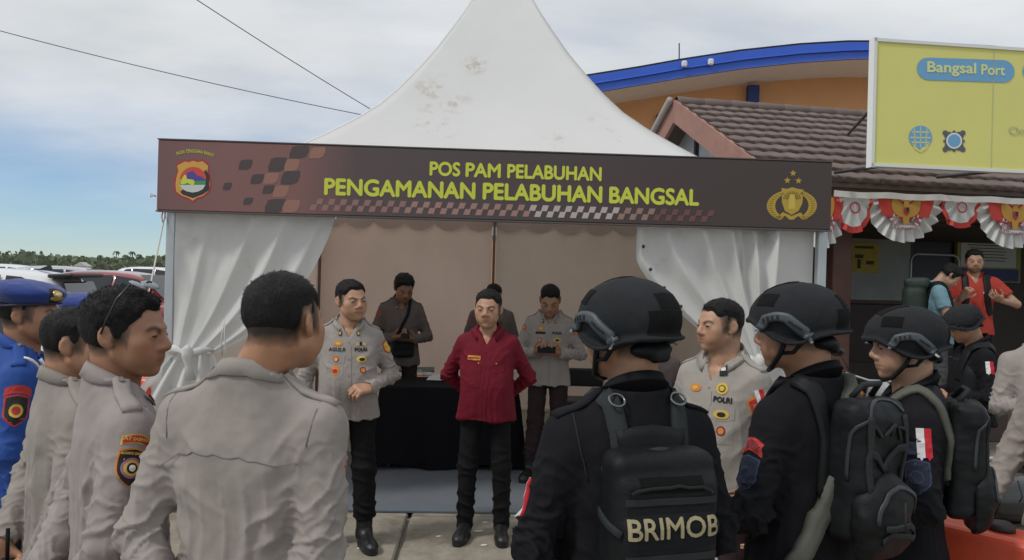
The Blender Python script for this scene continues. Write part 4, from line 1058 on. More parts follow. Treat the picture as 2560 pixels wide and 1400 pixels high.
# shield crest at the left end
sh = [(440, 413), (452, 406), (460, 402), (470, 404), (482, 400), (494, 404), (506, 401), (514, 407), (522, 414), (520, 425), (524, 440), (528, 462), (524, 480), (510, 492), (494, 497), (484, 505), (474, 498), (456, 492), (440, 481), (437, 462), (440, 440), (444, 426)]
C_ = (483, 454); scale = lambda P_, k, o=(0, 0): [bpt(C_[0] + (x - C_[0]) * k + o[0], C_[1] + (y - C_[1]) * k + o[1]) for x, y in P_]
circ = lambda cx, cy, rx, ry, a0=0, a1=360, n=20: [(cx + rx * math.cos(math.radians(a0 + (a1 - a0) * i / n)), cy - ry * math.sin(math.radians(a0 + (a1 - a0) * i / n))) for i in range(n + (a1 - a0 < 360))]
bq = lambda L: [bpt(x, y) for x, y in L]
crm = [mat('crest_red', (.42, .03, .05), .45), mat('crest_orange', (.62, .36, .06), .45), mat('crest_black', (.035, .03, .033), .45), mat('crest_scarlet', (.62, .07, .05), .45), mat('crest_blue', (.09, .06, .30), .45), mat('crest_green', (.05, .28, .10), .45), mat('crest_white', (.62, .62, .60), .45), YEL]
bflat('shield_crest', [scale(sh, 1.04), scale(sh, .95), bq([(442, 470), (452, 480), (515, 425), (524, 440), (524, 476), (508, 487), (484, 496), (458, 487)]), bq(circ(483, 449, 33, 31, 0, 180)), bq([(458, 452), (468, 432), (482, 428), (494, 440), (505, 442), (515, 452), (510, 462), (460, 460)]), bq([(450, 456), (516, 452), (514, 464), (452, 464)]), bq([(450, 463), (515, 463), (508, 474), (496, 480), (483, 482), (468, 479), (456, 472)]), bq([(452, 460), (456, 446), (461, 438), (466, 438), (468, 448), (484, 450), (488, 456), (484, 466), (470, 458), (458, 462)])], crm, list(range(8)), .004)
V, Fc = text_mesh('NUSA TENGGARA BARAT', 1.0, .01, res=2); w = V[:, 0].max() - V[:, 0].min(); V2 = []
for v in V:
    t_ = (v[0] - V[:, 0].min()) / w; px = 440 + t_ * 94; py = 385 - 9 * (1 - (2 * t_ - 1) ** 2) + 6 * t_ - v[1] * 12; x, z = bpt(px, py); V2.append((x, -.0025 - v[2] * .5, z))
mesh('crest_lettering', V2, Fc, YEL, ban)
# gold emblem with wreath and three stars at the right end
polys = []; mi = []
star = lambda cx, cy, r: bq([(cx + (r if i % 2 == 0 else r * .42) * math.sin(i * math.pi / 5), cy - (r if i % 2 == 0 else r * .42) * math.cos(i * math.pi / 5)) for i in range(10)])
GOLD2 = mat('emblem_gold', (.46, .31, .035), .4); GOLD3 = mat('emblem_deep', (.20, .125, .02), .4)
for c in ((1981, 439, 9), (1967, 457, 9), (1995, 458, 9)): polys.append(star(*c)); mi.append(0)
for sg in (-1, 1):
    L = [(1980 + sg * (40 + 24) * math.cos(math.radians(a)) * .98, 520 - 40 * math.sin(math.radians(a))) for a in range(-62, 66, 9)]; L2 = [(1980 + sg * (22 + 22) * math.cos(math.radians(a)) * .95, 520 - 33 * math.sin(math.radians(a))) for a in range(64, -64, -9)]
    for i in range(len(L) - 1):
        a, b_, c, d = L[i], L[i + 1], L2[-1 - i - 1], L2[-1 - i]; polys.append(bq([a, b_, c, d])); mi.append(0)
        m1 = ((a[0] + d[0]) / 2, (a[1] + d[1]) / 2); polys.append(bq([a, m1, ((m1[0] + d[0]) / 2 - sg * 1, (m1[1] + d[1]) / 2 + 2), (m1[0], m1[1] + 2.4)])); mi.append(1)
polys.append(bq([(1953, 476), (1967, 478), (1980, 474), (1993, 478), (2008, 480), (2006, 515), (1997, 533), (1980, 543), (1963, 533), (1955, 512)])); mi.append(0)
for a in range(20, 165, 14):
    c, s = math.cos(math.radians(a)), math.sin(math.radians(a)); polys.append(bq([(1980 + c * 11 + s * 1.2, 508 - s * 11 + c * 1.2), (1980 + c * 24 + s * 1.6, 508 - s * 24 + c * 1.6), (1980 + c * 24 - s * 1.6, 508 - s * 24 - c * 1.6), (1980 + c * 11 - s * 1.2, 508 - s * 11 - c * 1.2)])); mi.append(1)
polys.append(bq([(1974, 492), (1986, 492), (1989, 528), (1971, 528)])); mi.append(2)
polys.append(bq([(1940, 552), (1958, 536), (1980, 546), (2002, 537), (2020, 554), (2008, 553), (1996, 546), (1985, 555), (1975, 555), (1964, 545), (1952, 552)])); mi.append(0)
bflat('gold_emblem', polys, [GOLD2, GOLD3, mat('emblem_light', (.60, .44, .07), .4)], mi, .004)

# carpet
CAR = mat('carpet_blue_grey', (.125, .139, .158), .95, bump=.4, bscale=160, var=.07, vscale=5)
g0 = G(850, 1281)
v0 = float((g0 - T0) @ TV)
tag(MB().box(tp(TW / 2 - .05, v0 + .07 + .9, .008), (TW / 2 - .12, .9, .006), RT).build('carpet', CAR), 'blue-grey carpet laid on the tent floor', 'carpet')
tag(MB().box(tp(TW / 2 - .05, v0 + .07, .013), (TW / 2 - .10, .075, .010), RT, bev=.004).build('carpet_edge_strip', mat('carpet_edge', (.115, .14, .165), .95, bump=.4, bscale=160)), 'darker turned-under strip along the carpet\'s front edge', 'carpet strip')

# overhead cables
CBL = mat('cable', (.07, .07, .078), .6)
def cable(name, a, b, sag, label):
    pts = [np.array(a) * (1 - t) + np.array(b) * t - ZU * sag * 4 * t * (1 - t) for t in np.linspace(0, 1, 24)]
    tag(MB().tube(pts, .008, 6).build(name, CBL, None, True), label, 'cable')
a, b = P(-900, -190, 13), P(905, 287, 15); cable('overhead_cable', a, b, .22, 'thin overhead cable crossing the sky at the far left, the lower one')
a, b = P(120, -250, 11), P(930, 275, 15.5); cable('overhead_cable', a, b, .06, 'steeper overhead cable running down behind the tent peak')

# ================================================================== far shore
tr = np.random.RandomState(11); V = []; Fc = []; mi = []
for k in range(9000):
    x = tr.uniform(-330, -95); y = tr.uniform(285, 420); top = 5.6 + 1.8 * float(fbm(np.array([[x * .045, y * .03, 2.0]]), 2)[0]) + 1.6 * tr.rand(); z = max(.2, top * (1 - tr.rand() ** 2.2)) ; s = tr.uniform(.5, 1.3)
    a = tr.uniform(0, 6.28); c = np.array([x, y, z]); e1 = np.array([math.cos(a), math.sin(a), tr.uniform(-.4, .4)]) * s; e2 = np.array([tr.uniform(-.4, .4), tr.uniform(-.4, .4), 1]) * s * .7
    q = len(V); V += [c - e1 - e2, c + e1 - e2 * .6, c + e1 * .8 + e2, c - e1 * .7 + e2 * .8]; Fc.append((q, q + 1, q + 2, q + 3)); mi.append(tr.randint(3))
tag(mesh('woodland', V, Fc, [mat('leaf_hazed_a', (.14, .175, .10), .8), mat('leaf_hazed_b', (.175, .19, .125), .8), mat('leaf_hazed_c', (.11, .15, .09), .8)], None, False, mi), 'low green wood along the far shore', 'woodland', kind='stuff')  # leaf greens paled, distance haze painted into the colour
PT = mat('palm_trunk', (.16, .13, .10), .9); PL = mat('palm_leaf', (.06, .09, .04), .7)
for k, (px, hh) in enumerate(((252, 7.6), (290, 9.8), (310, 8.4), (322, 8.0), (330, 9.6), (345, 8.6), (372, 8.2), (390, 7.6), (405, 7.2))):
    Y = 330 + 9 * (k % 4); p = P(px, 660, Y); pt = empty('palm_tree', (p[0], p[1], 0)); tag(pt, '%s coconut palm from the left above the far shore wood' % ('first', 'second', 'third', 'fourth', 'fifth', 'sixth', 'seventh', 'eighth', 'ninth')[k], 'palm tree', 'palms on the far shore')
    MB().tube([(0, 0, 0), (.2, 0, hh * .5), (.5 * (k % 3 - 1), 0, hh)], [.22, .17, .12], 6).build('trunk', PT, pt, True)
    mb = MB()
    for j in range(11):
        a = j * 2.4 + k; prev = None
        for i in range(5):
            r = i * .42; z = hh + .3 + .6 * math.sin(i * .5) - .16 * i * i * (.6 + .5 * ((j * 7) % 5) / 5); c = np.array([.5 * (k % 3 - 1) + math.cos(a) * r, math.sin(a) * r, z]); w = np.array([-math.sin(a), math.cos(a), 0]) * (.34 * (1 - abs(i - 2) / 3.2)); d = np.array([0, 0, -.25])
            if prev is not None: mb.add([prev[0] - prev[1] + d, prev[0], c, c - w + d], [(0, 1, 2, 3)]); mb.add([prev[0], prev[0] + prev[1] + d, c + w + d, c], [(0, 1, 2, 3)])
            prev = (c, w)
    mb.build('crown', PL, pt)
p = P(207, 662, 240); hut = empty('far_hut', (p[0], p[1], 0)); tag(hut, 'tiny white-walled hut before the far wood', 'hut')
MB().box((0, 0, 1.3), (1.9, 1.4, 1.3)).build('wall', mat('hut_wall', (.7, .7, .68), .8), hut); MB().prism([(-2.2, 2.6), (2.2, 2.6), (0, 3.9)], (0, -1.7, 0), (1, 0, 0), (0, 0, 1), (0, 1, 0), 3.4).build('roof', mat('hut_roof', (.45, .43, .42), .7), hut)
MB().box((.3, -1.42, 1.0), (.4, .03, 1.0)).build('door', mat('hut_door', (.1, .09, .08), .7), hut)

# ================================================================== parked cars
def car(label, loc, rz, paint, L=4.4, Wd=1.75, Hh=1.68, style='suv', group='cars parked beyond the tent', spoiler=False, fin=False):
    """nose towards +x"""
    o = empty('parked_car', loc, rz); tag(o, label, 'car', group); k = Hh / 1.68
    GL = mat('car_glass', (.012, .014, .016), .05, spec=.8); BLK = mat('car_trim', (.015, .015, .016), .5); CHR = mat('car_metal', (.5, .5, .5), .25, metal=.9)
    st = [(-.50, .62, .62, .80, .74), (-.485, .70, .78, .90, .80), (-.46, .86, 1.02, .95, .80), (-.425, .98, 1.50, .97, .70), (-.38, 1.0, 1.63, .98, .66), (-.25, 1.0, 1.68, 1.0, .66), (-.05, 1.0, 1.675, 1.0, .66), (.08, 1.0, 1.60, 1.0, .65), (.16, 1.0, 1.36, 1.0, .70), (.245, .99, 1.07, .98, .82), (.36, .95, 1.00, .96, .82), (.455, .84, .90, .90, .74), (.50, .64, .66, .80, .64)]
    V = []; Fc = []; n = 15
    for (x, _, zt, wb, wr) in st:
        zt *= k; wbm = Wd / 2 * wb; belt = min(.98 * k, zt - .03); wrm = Wd / 2 * (wr if zt > 1.15 * k else wb * .93)
        half = [(0, zt), (wrm * .55, zt - .006), (wrm * .88, zt - .03), (wrm, zt - .075), (wbm * .985, belt), (wbm, .72 * k), (wbm, .45), (wbm * .96, .28)]
        row = [(-y, z) for y, z in half[::-1]] + half[1:]
        V += [(x * L, y, z) for y, z in row]
    for i in range(len(st) - 1):
        for j in range(n - 1): a = i * n + j; Fc.append((a, a + n, a + n + 1, a + 1))
    Fc += [tuple(range(n)), tuple(range((len(st) - 1) * n, len(st) * n))[::-1]]
    body = mesh('body', V, Fc, paint, o, True)
    m_ = body.modifiers.new('round', 'SUBSURF'); m_.levels = 1; m_.render_levels = 1
    # side glass follows the sloping flank
    def flank(x, t, s, out=.006):
        xs = [q[0] * L for q in st]; zt = np.interp(x, xs, [q[2] for q in st]) * k; wb = np.interp(x, xs, [q[3] for q in st]) * Wd / 2; wr = np.interp(x, xs, [q[4] for q in st]) * Wd / 2
        z0, z1 = .99 * k, zt - .085; y0, y1 = wb * .985, wr; z = z0 + (z1 - z0) * t; y = y0 + (y1 - y0) * (z - .98 * k) / (zt - .075 - .98 * k); return (x, s * (y + out), z)
    for s in (-1, 1):
        for (x0, x1, a, b) in ((-.40, -.27, .55, .04), (-.255, -.06, .04, .04), (-.045, .13, .04, .95)):
            mb = MB(); n2 = 6; Vv = []
            for i in range(n2 + 1):
                x = (x0 + (x1 - x0) * i / n2) * L
                lo_ = .05; hi_ = 1.0
                if x0 < -.3: lo_ = .05; hi_ = .30 + .70 * min(1, (i / n2) * 1.8)
                if b > .5: hi_ = max(.12, 1.0 - max(0, (i / n2 - .45) / .55) ** 1.3 * .9) if False else 1.0
                Vv += [flank(x, lo_, s), flank(x, hi_ * .97, s)]
            mb.add(Vv, [(2 * i, 2 * i + 2, 2 * i + 3, 2 * i + 1) if s > 0 else (2 * i, 2 * i + 1, 2 * i + 3, 2 * i + 2) for i in range(n2)]); mb.build('side_window', GL, o, True)
    MB().add([(.085 * L, -.60, 1.60 * k), (.085 * L, .60, 1.60 * k), (.245 * L, .70, 1.085 * k), (.245 * L, -.70, 1.085 * k)], [(0, 1, 2, 3)]).build('windscreen', GL, o)
    MB().add([(-.432 * L, -.56, 1.50 * k), (-.432 * L, .56, 1.50 * k), (-.470 * L, .66, 1.06 * k), (-.470 * L, -.66, 1.06 * k)], [(0, 3, 2, 1)]).build('rear_window', GL, o)
    for x in (-.30, .31):
        for s in (-1, 1):
            w = MB().lathe([(.0, -.10), (.20, -.10), (.33, -.09), (.345, -.05), (.345, .05), (.33, .09), (.20, .10), (0, .10)], 20, (x * L, s * (Wd / 2 - .09), .345), rotx(math.pi / 2)).build('tyre', BLK, o, True)
            MB().lathe([(.0, s * -.103 if False else -.104), (.20, -.104), (.205, .104), (0, .104)], 16, (x * L, s * (Wd / 2 - .088), .345), rotx(math.pi / 2)).build('rim', CHR, w, True)
    for s in (-1, 1):
        MB().box((.468 * L, s * .62, .78 * k), (.06, .16, .07), bev=.03).build('headlight', mat('lamp_clear', (.6, .6, .6), .1), o)
        MB().box((-.478 * L, s * .68, .95 * k), (.04, .10, .14), bev=.02).build('tail_light', mat('lamp_red', (.35, .02, .02), .2), o)
        MB().box((.15 * L, s * (Wd / 2 + .09), 1.06 * k), (.07, .10, .075), bev=.03).build('mirror', paint, o)
    if spoiler: MB().box((-.425 * L, 0, 1.585 * k), (.17, .62, .03), roty(.06), bev=.02).build('spoiler', BLK, o)
    if fin: MB().prism([(-.10, 0), (.12, 0), (-.06, .085)], (-.33 * L, -.012, 1.655 * k), (1, 0, 0), (0, 0, 1), (0, 1, 0), .024).build('antenna_fin', BLK, o)
    return o
WP = mat('paint_white', (.72, .72, .73), .25, coat=.8); RP = mat('paint_red', (.27, .045, .05), .22, coat=1.0); SP = mat('paint_silver', (.45, .46, .48), .25, coat=.8, metal=.3); DP = mat('paint_dark', (.04, .042, .048), .2, coat=.9)
def park(px, Y, rz, *a, **k):
    p = P(px, 690, Y); return car(a[0], (p[0], p[1], 0), math.radians(rz), *a[1:], **k)
park(-165, 11.0, 190, 'white sport utility car with black rear spoiler behind the blue berets', WP, Hh=1.74, L=4.6, spoiler=True, fin=True)
park(352, 16.0, -4, 'dull red hatchback seen beside the tent\'s left pole', RP, L=4.0, Hh=1.74)
park(110, 9.4, -3, 'low white hatchback in front of the red one, its bonnet sloping right', WP, Hh=1.50, L=4.1)
park(60, 26.0, 4, 'white car at the far left, beyond the spoiler car\'s roof', WP, Hh=1.86, L=4.6)
park(205, 23.0, 6, 'silver car whose roof shows just behind the red hatchback\'s rear', SP, Hh=1.83)
park(420, 32.0, -4, 'white van-like car farthest back, roof beside the tent pole', WP, Hh=1.92, L=4.8)
# ================================================================== port office on the right
def loc_frame(o, u):
    u = np.array([u[0], u[1], 0.0]); u = u / np.linalg.norm(u); v = np.array([-u[1], u[0], 0.0]); return lambda a, b, z: np.array([o[0], o[1], 0]) + u * a + v * b + ZU * z
E0 = P(1935, 434, 7.6); AP = P(1690, 252, 10.2)
gv = AP - E0; gdep = float(np.hypot(gv[0], gv[1])); OU = np.array([gv[1], -gv[0]]) / gdep; oyaw = math.atan2(OU[1], OU[0])
ZE, ZR = float(E0[2]), float(AP[2]); OLEN = 7.2
off = empty('port_office', (E0[0], E0[1], 0), oyaw); tag(off, 'brown-tiled port office with dark open porch right of the tent', 'building')
# in its own frame: x along the eave, y back, eave front edge at y=0
slope = math.atan2(ZR - ZE, gdep); SL = math.hypot(ZR - ZE, gdep)
TILE = mat('roof_tile', (.150, .112, .102), .85, bump=.5, bscale=90, var=.16, vscale=3.0, stain=((.12, .092, .085), 1.4, .58))
RS = np.array([0, math.cos(slope), math.sin(slope)]); RN = np.array([0, -math.sin(slope), math.cos(slope)])
roof = MB().add([(0, .02, ZE - .045), (OLEN, .02, ZE - .045), (OLEN, gdep, ZR - .045), (0, gdep, ZR - .045), (OLEN, 2 * gdep, ZE - .045), (0, 2 * gdep, ZE - .045), (0, .02, ZE - .10), (OLEN, .02, ZE - .10), (OLEN, gdep, ZR - .10), (0, gdep, ZR - .10), (OLEN, 2 * gdep, ZE - .10), (0, 2 * gdep, ZE - .10)], [(0, 1, 2, 3), (3, 2, 4, 5), (7, 6, 9, 8), (8, 9, 11, 10), (0, 6, 7, 1), (5, 4, 10, 11)]).build('roof', TILE, off)
NC, LS = 10, 1.2; ch = SL / NC
def tile_sheet():
    nw = 6; n = nw * 8; V = []; Fc = []; prof = [(.012, -.012), (0, .046), (ch * .10, .052), (ch * .55, .034), (ch * 1.06, .004)]
    for i in range(n + 1):
        x = LS * i / n; w = .5 + .5 * math.cos(2 * math.pi * i / 8); sc = .030 * (w ** 1.4)
        for (s, d) in prof: V.append(np.array([x, 0, 0]) + RS * (s - sc * .9 * (1 if s < ch * .2 else 0)) + RN * (d + .016 * w))
    k = len(prof)
    for i in range(n):
        for j in range(k - 1): a = i * k + j; Fc.append((a, a + k, a + k + 1, a + 1))
    return V, Fc
V, Fc = tile_sheet(); first = None
for r in range(NC):
    for c in range(6):
        if first is None: o = mesh('tile_sheet', V, Fc, TILE, roof, True); first = o
        else: o = first.copy(); COL.objects.link(o); o.parent = roof
        p = RS * (r * ch) + RN * random.uniform(-.003, .003); o.location = (c * LS + (0 if r % 2 == 0 else .0) + random.uniform(-.004, .004), p[1], ZE - .045 + p[2]); o.rotation_euler = (random.uniform(-.004, .004), 0, random.uniform(-.004, .004))
# ridge caps
RC = None
for c in range(18):
    if RC is None: RC = MB().lathe([(.075, 0), (.085, .04), (.075, .40), (.070, .405)], 14, (0, 0, 0), roty(math.pi / 2)).build('ridge_cap', TILE, roof, True); o = RC
    else: o = RC.copy(); COL.objects.link(o); o.parent = roof
    o.location = (c * .40, gdep, ZR - .02)
BARGE = mat('barge_board', (.31, .165, .130), .75, var=.12, vscale=5, bump=.1, bscale=30)
for s in (0, 1):
    a, b = (np.array([-.03, .0, ZE]), np.array([-.03, gdep, ZR])) if s == 0 else (np.array([-.03, 2 * gdep, ZE]), np.array([-.03, gdep + .002, ZR]))
    MB().add([a + (0, 0, -.30), b + (0, 0, -.30), b + (0, 0, .01), a + (0, 0, .01), a + (.05, 0, -.30), b + (.05, 0, -.30), b + (.05, 0, .01), a + (.05, 0, .01)], [(0, 3, 2, 1), (4, 5, 6, 7), (0, 1, 5, 4), (2, 3, 7, 6), (1, 2, 6, 5), (0, 4, 7, 3)]).build('barge_board', BARGE, off)
MB().tube([(-.07, gdep + .03, ZR + .02), (-.07, 2 * gdep, ZE + .02)], .05, 8).build('verge_gutter', mat('gutter_grey', (.30, .27, .25), .7), off, True)
# gable infill: grey sheets between dark bars
GI = mat('gable_sheet', (.40, .43, .45), .6, var=.06); DB = mat('gable_bar', (.03, .03, .033), .6)
k0 = 6; ys = np.linspace(.25, 2 * gdep - .25, k0 + 1); zline = lambda y: ZE + (ZR - ZE) * (1 - abs(y - gdep) / gdep) - .12
for i in range(k0):
    a, b = ys[i] + .03, ys[i + 1] - .03; mid = [a, b] if not (a < gdep < b) else [a, gdep, b]
    poly = [(b, 2.2), (a, 2.2)] + [(y, zline(y)) for y in mid]
    MB().prism(poly, (.34, 0, 0), (0, 1, 0), (0, 0, 1), (1, 0, 0), .03).build('gable_panel', GI if i < 4 else GI, off)
for i in range(1, k0): MB().box((.33, ys[i], (2.2 + zline(ys[i])) / 2), (.04, .028, (zline(ys[i]) - 2.2) / 2)).build('gable_bar', DB, off)
DW = mat('wood_dark_brown', (.075, .032, .024), .55, var=.25, vscale=6, bump=.15, bscale=40, stretch=(1, 8, 8))
MB().box((OLEN / 2, .06, ZE - .24), (OLEN / 2, .025, .17), bev=.005).build('fascia', DW, off)
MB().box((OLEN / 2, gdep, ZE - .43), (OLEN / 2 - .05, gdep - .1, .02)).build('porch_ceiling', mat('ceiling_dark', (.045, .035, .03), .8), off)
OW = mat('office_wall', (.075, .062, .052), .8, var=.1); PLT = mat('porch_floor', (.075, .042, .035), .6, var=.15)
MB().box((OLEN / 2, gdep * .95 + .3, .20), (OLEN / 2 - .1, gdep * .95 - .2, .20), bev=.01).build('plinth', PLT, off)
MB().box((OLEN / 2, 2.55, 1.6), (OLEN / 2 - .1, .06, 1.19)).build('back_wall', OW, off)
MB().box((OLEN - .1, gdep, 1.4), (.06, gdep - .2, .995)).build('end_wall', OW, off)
inv = lambda p: (lambda d: np.array([d[0] * math.cos(oyaw) + d[1] * math.sin(oyaw), -d[0] * math.sin(oyaw) + d[1] * math.cos(oyaw), p[2]]))(np.array([p[0] - E0[0], p[1] - E0[1]]))
def at_depth(px, py, yb):
    """pixel to a point on the office's plane y=yb, in its frame"""
    lo_, hi_ = 3.0, 30.0
    for _ in range(40):
        mY = (lo_ + hi_) / 2
        if inv(P(px, py, mY))[1] < yb: lo_ = mY
        else: hi_ = mY
    return inv(P(px, py, hi_))
c0 = at_depth(2087, 800, .45); MB().box((c0[0], .45, (ZE - .40 + .40) / 2), (.115, .115, (ZE - .40 - .40) / 2), bev=.01).build('column', mat('column_brown', (.115, .052, .038), .6, var=.15, vscale=5), off)
MB().box((c0[0], .45, .47), (.15, .15, .07), bev=.01).build('column_base', DW, off)
c1 = c0[0] + 3.6; MB().box((c1, .45, (ZE - .40 + .40) / 2), (.115, .115, (ZE - .40 - .40) / 2), bev=.01).build('column', MATS['column_brown'], off)
MB().box((c0[0] + .3, 2.47, .95), (OLEN, .02, .40)).build('dado', mat('dado_maroon', (.055, .018, .018), .6), off) if False else None
def on_wall(name, px0, py0, px1, py1, yb, t, m, parent=None, bev=.0):
    a, b = at_depth(px0, (py0 + py1) / 2, yb), at_depth(px1, (py0 + py1) / 2, yb); z0, z1 = at_depth((px0 + px1) / 2, py1, yb)[2], at_depth((px0 + px1) / 2, py0, yb)[2]
    mb = MB().box(((a[0] + b[0]) / 2, yb, (z0 + z1) / 2), (abs(b[0] - a[0]) / 2, t, (z1 - z0) / 2), bev=bev); return mb.build(name, m, parent or off), ((a[0] + b[0]) / 2, (z0 + z1) / 2, abs(b[0] - a[0]), z1 - z0)
GB = mat('board_pale', (.26, .275, .265), .5, var=.12, vscale=3)
nb = empty('notice_board', (0, 0, 0)); nb.parent = None
nb.matrix_world = off.matrix_world if False else Matrix.Translation(Vector((E0[0], E0[1], 0))) @ Matrix.Rotation(oyaw, 4, 'Z'); tag(nb, 'pale grey-green notice board hung behind the porch\'s left column', 'notice board')
_, (bx, bz, bw, bh) = on_wall('board_face', 2112, 545, 2272, 750, 2.42, .03, GB, nb)
MB().box((bx, 2.44, bz - bh / 2 - .02), (bw / 2 + .05, .045, .03)).box((bx - bw / 2 - .025, 2.44, bz), (.025, .045, bh / 2)).box((bx + bw / 2 + .025, 2.44, bz), (.025, .045, bh / 2)).build('board_frame', DW, nb)
po, (qx, qz, qw, qh) = on_wall('poster_sheet', 2122, 606, 2196, 682, 2.375, .004, mat('poster_yellow', (.40, .30, .05), .7, var=.15, vscale=8))
po.parent = None; po.name = 'poster'; po.matrix_world = nb.matrix_world; tag(po, 'small yellow poster with dark figures pinned on the pale notice board', 'poster')
DKP = mat('print_dark', (.05, .045, .03), .8)
for n_, (a, b, c, d) in (('poster_heading', (-.32, .30, .32, .38)), ('poster_figure', (-.30, -.02, -.02, .10)), ('poster_figure', (.08, -.22, .34, -.10)), ('poster_figure', (-.22, -.36, -.10, -.06))):
    o = MB().add([(qx + a * qw, 2.369, qz + b * qh), (qx + c * qw, 2.369, qz + b * qh), (qx + c * qw, 2.369, qz + d * qh), (qx + a * qw, 2.369, qz + d * qh)], [(0, 1, 2, 3)]).build(n_, DKP, po)
# second board with printed sheet behind the travellers
nb2 = empty('information_board'); nb2.matrix_world = nb.matrix_world; tag(nb2, 'yellow-green information board with white printed sheet behind the travellers', 'information board')
_, (ix, iz, iw, ih) = on_wall('board_face', 2390, 560, 2548, 705, 2.42, .03, mat('board_green', (.27, .27, .09), .6, var=.1), nb2)
_, (jx, jz, jw, jh) = on_wall('printed_sheet', 2402, 592, 2540, 668, 2.385, .004, mat('sheet_white', (.50, .51, .49), .7), nb2)
mb = MB()
for r_, (tx, s_) in enumerate((('INFORMASI', .06), ('JADWAL KAPAL', .04))) if False else []: pass
for i in range(7):
    w = jw * (.42 - .10 * ((i * 37) % 5) / 5); z = jz + jh * (.30 - i * .10); mb.add([(jx - w, 2.379, z), (jx + w * .8, 2.379, z), (jx + w * .8, 2.379, z + .012), (jx - w, 2.379, z + .012)], [(0, 1, 2, 3)])
mb.build('print_lines', DKP, nb2)
on_wall('blue_footer', 2392, 672, 2546, 702, 2.384, .003, mat('footer_blue', (.05, .06, .16), .6), nb2)
# dark doorway between the boards
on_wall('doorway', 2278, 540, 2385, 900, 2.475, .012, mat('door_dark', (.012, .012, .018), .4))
on_wall('lower_panel', 2112, 762, 2275, 905, 2.475, .012, mat('panel_black_red', (.030, .010, .010), .5))

# bunting under the fascia
BW = mat('bunting_white', (.74, .74, .75), .7, trans=.2); BRD = mat('bunting_red', (.60, .06, .05), .7, trans=.15); BGD = mat('bunting_gold', (.50, .28, .05), .7); BPK = mat('bunting_dark_red', (.40, .03, .06), .7)
def fan(cx, cy, hw, hh, label, tilt=0.0):
    """half-round pleated fan; pixels give where it hangs"""
    c = at_depth(cx, cy, .0); e = at_depth(cx + hw, cy, .0); f = at_depth(cx, cy + hh, .0); Rw = abs(e[0] - c[0]); Rh_ = c[2] - f[2]
    o = empty('bunting_fan'); o.matrix_world = nb.matrix_world @ Matrix.Translation(Vector((c[0], -.02, c[2]))); tag(o, label, 'bunting', 'pleated fans under the eave')
    n = 48; rr = [.0, .18, .36, .54, .62, .80, 1.0]; V = []; Fc = []; mi = []
    for i in range(n + 1):
        a = math.pi + math.pi * i / n
        for r in rr: zig = (.5 - abs((i / 2.0) % 2 - 1)) * .055 * r * r; sc = 1 + (.02 * math.cos(i * math.pi / 2) if r == 1 else 0); V.append((math.cos(a) * r * Rw * sc, zig, math.sin(a) * r * Rh_ * sc))
    k = len(rr)
    for i in range(n):
        for j in range(k - 1): q = i * k + j; Fc.append((q, q + k, q + k + 1, q + 1))
    mesh('pleated_cloth', V, Fc, BW, o, False)
    S = lambda L, y: [(x * Rw * 1.12, y, z * Rh_ * 1.05) for x, z in L]
    red = [(-.66, 0), (-.62, -.18), (-.52, -.42), (-.44, -.40), (-.30, -.52), (-.12, -.50), (.12, -.50), (.30, -.52), (.44, -.40), (.53, -.44), (.63, -.18), (.66, 0)]
    MB().add(S(red, -.036), [tuple(range(len(red)))]).build('red_field', BRD, o)
    mb = MB()
    for sg in (-1, 1):
        w = [(0, -.22), (sg * .16, -.10), (sg * .22, -.02), (sg * .30, -.02), (sg * .34, -.12), (sg * .32, -.26), (sg * .26, -.36), (sg * .15, -.42), (sg * .05, -.44)]; mb.add(S(w, -.041), [tuple(range(len(w)))], 0)
        for q in range(4):
            w = [(sg * (.14 + .05 * q), -.44 + .03 * q), (sg * (.40 - .03 * q), -.40 - .07 * q), (sg * (.38 - .03 * q), -.44 - .07 * q), (sg * (.12 + .02 * q), -.50)]; mb.add(S(w, -.0425), [tuple(range(4))], 1 + q % 2)
    mb.add(S([(-.05, -.05), (-.02, .0), (.05, -.01), (.05, -.07), (.08, -.2), (.08, -.45), (.05, -.58), (-.05, -.58), (-.08, -.45), (-.07, -.2)], -.044), [tuple(range(10))], 0)
    mb.add(S([(-.06, -.22), (.06, -.22), (.06, -.34), (0, -.40), (-.06, -.34)], -.047), [tuple(range(5))], 1); mb.add(S([(0, -.22), (.06, -.22), (.06, -.31), (0, -.31)], -.049), [(0, 1, 2, 3)], 3)
    mb.add(S([(-.26, -.60), (.26, -.60), (.22, -.66), (-.22, -.66)], -.045), [(0, 1, 2, 3)], 2)
    mb.add(S([(-.20, -.04), (-.06, -.10), (-.06, -.02), (-.16, .0)], -.040), [(0, 1, 2, 3)], 2); mb.add(S([(.20, -.04), (.06, -.10), (.06, -.02), (.16, .0)], -.040), [(0, 1, 2, 3)], 2)
    mb.build('eagle_emblem', [BGD, BPK, BW, mat('shield_black', (.03, .03, .03), .7)], o)
    tv, tf = text_mesh('INDONESIA', 1.0, .01, res=2); w = tv[:, 0].max() - tv[:, 0].min(); V2 = []
    for v in tv:
        a = math.radians(270 + (v[0] / w) * 62); r = .70 + v[1] * .085; V2.append((math.cos(a) * r * Rw, -.060 - v[2], math.sin(a) * r * Rh_))
    mesh('lettering', V2, tf, BPK, o)
fan(2256, 494, 95, 112, 'white pleated fan with gold eagle, whole, beside the banner\'s right end')
fan(2527, 503, 92, 118, 'white pleated fan with gold eagle cut by the photo\'s right edge')
fan(2052, 492, 68, 130, 'white pleated fan mostly hidden behind the banner\'s right end')
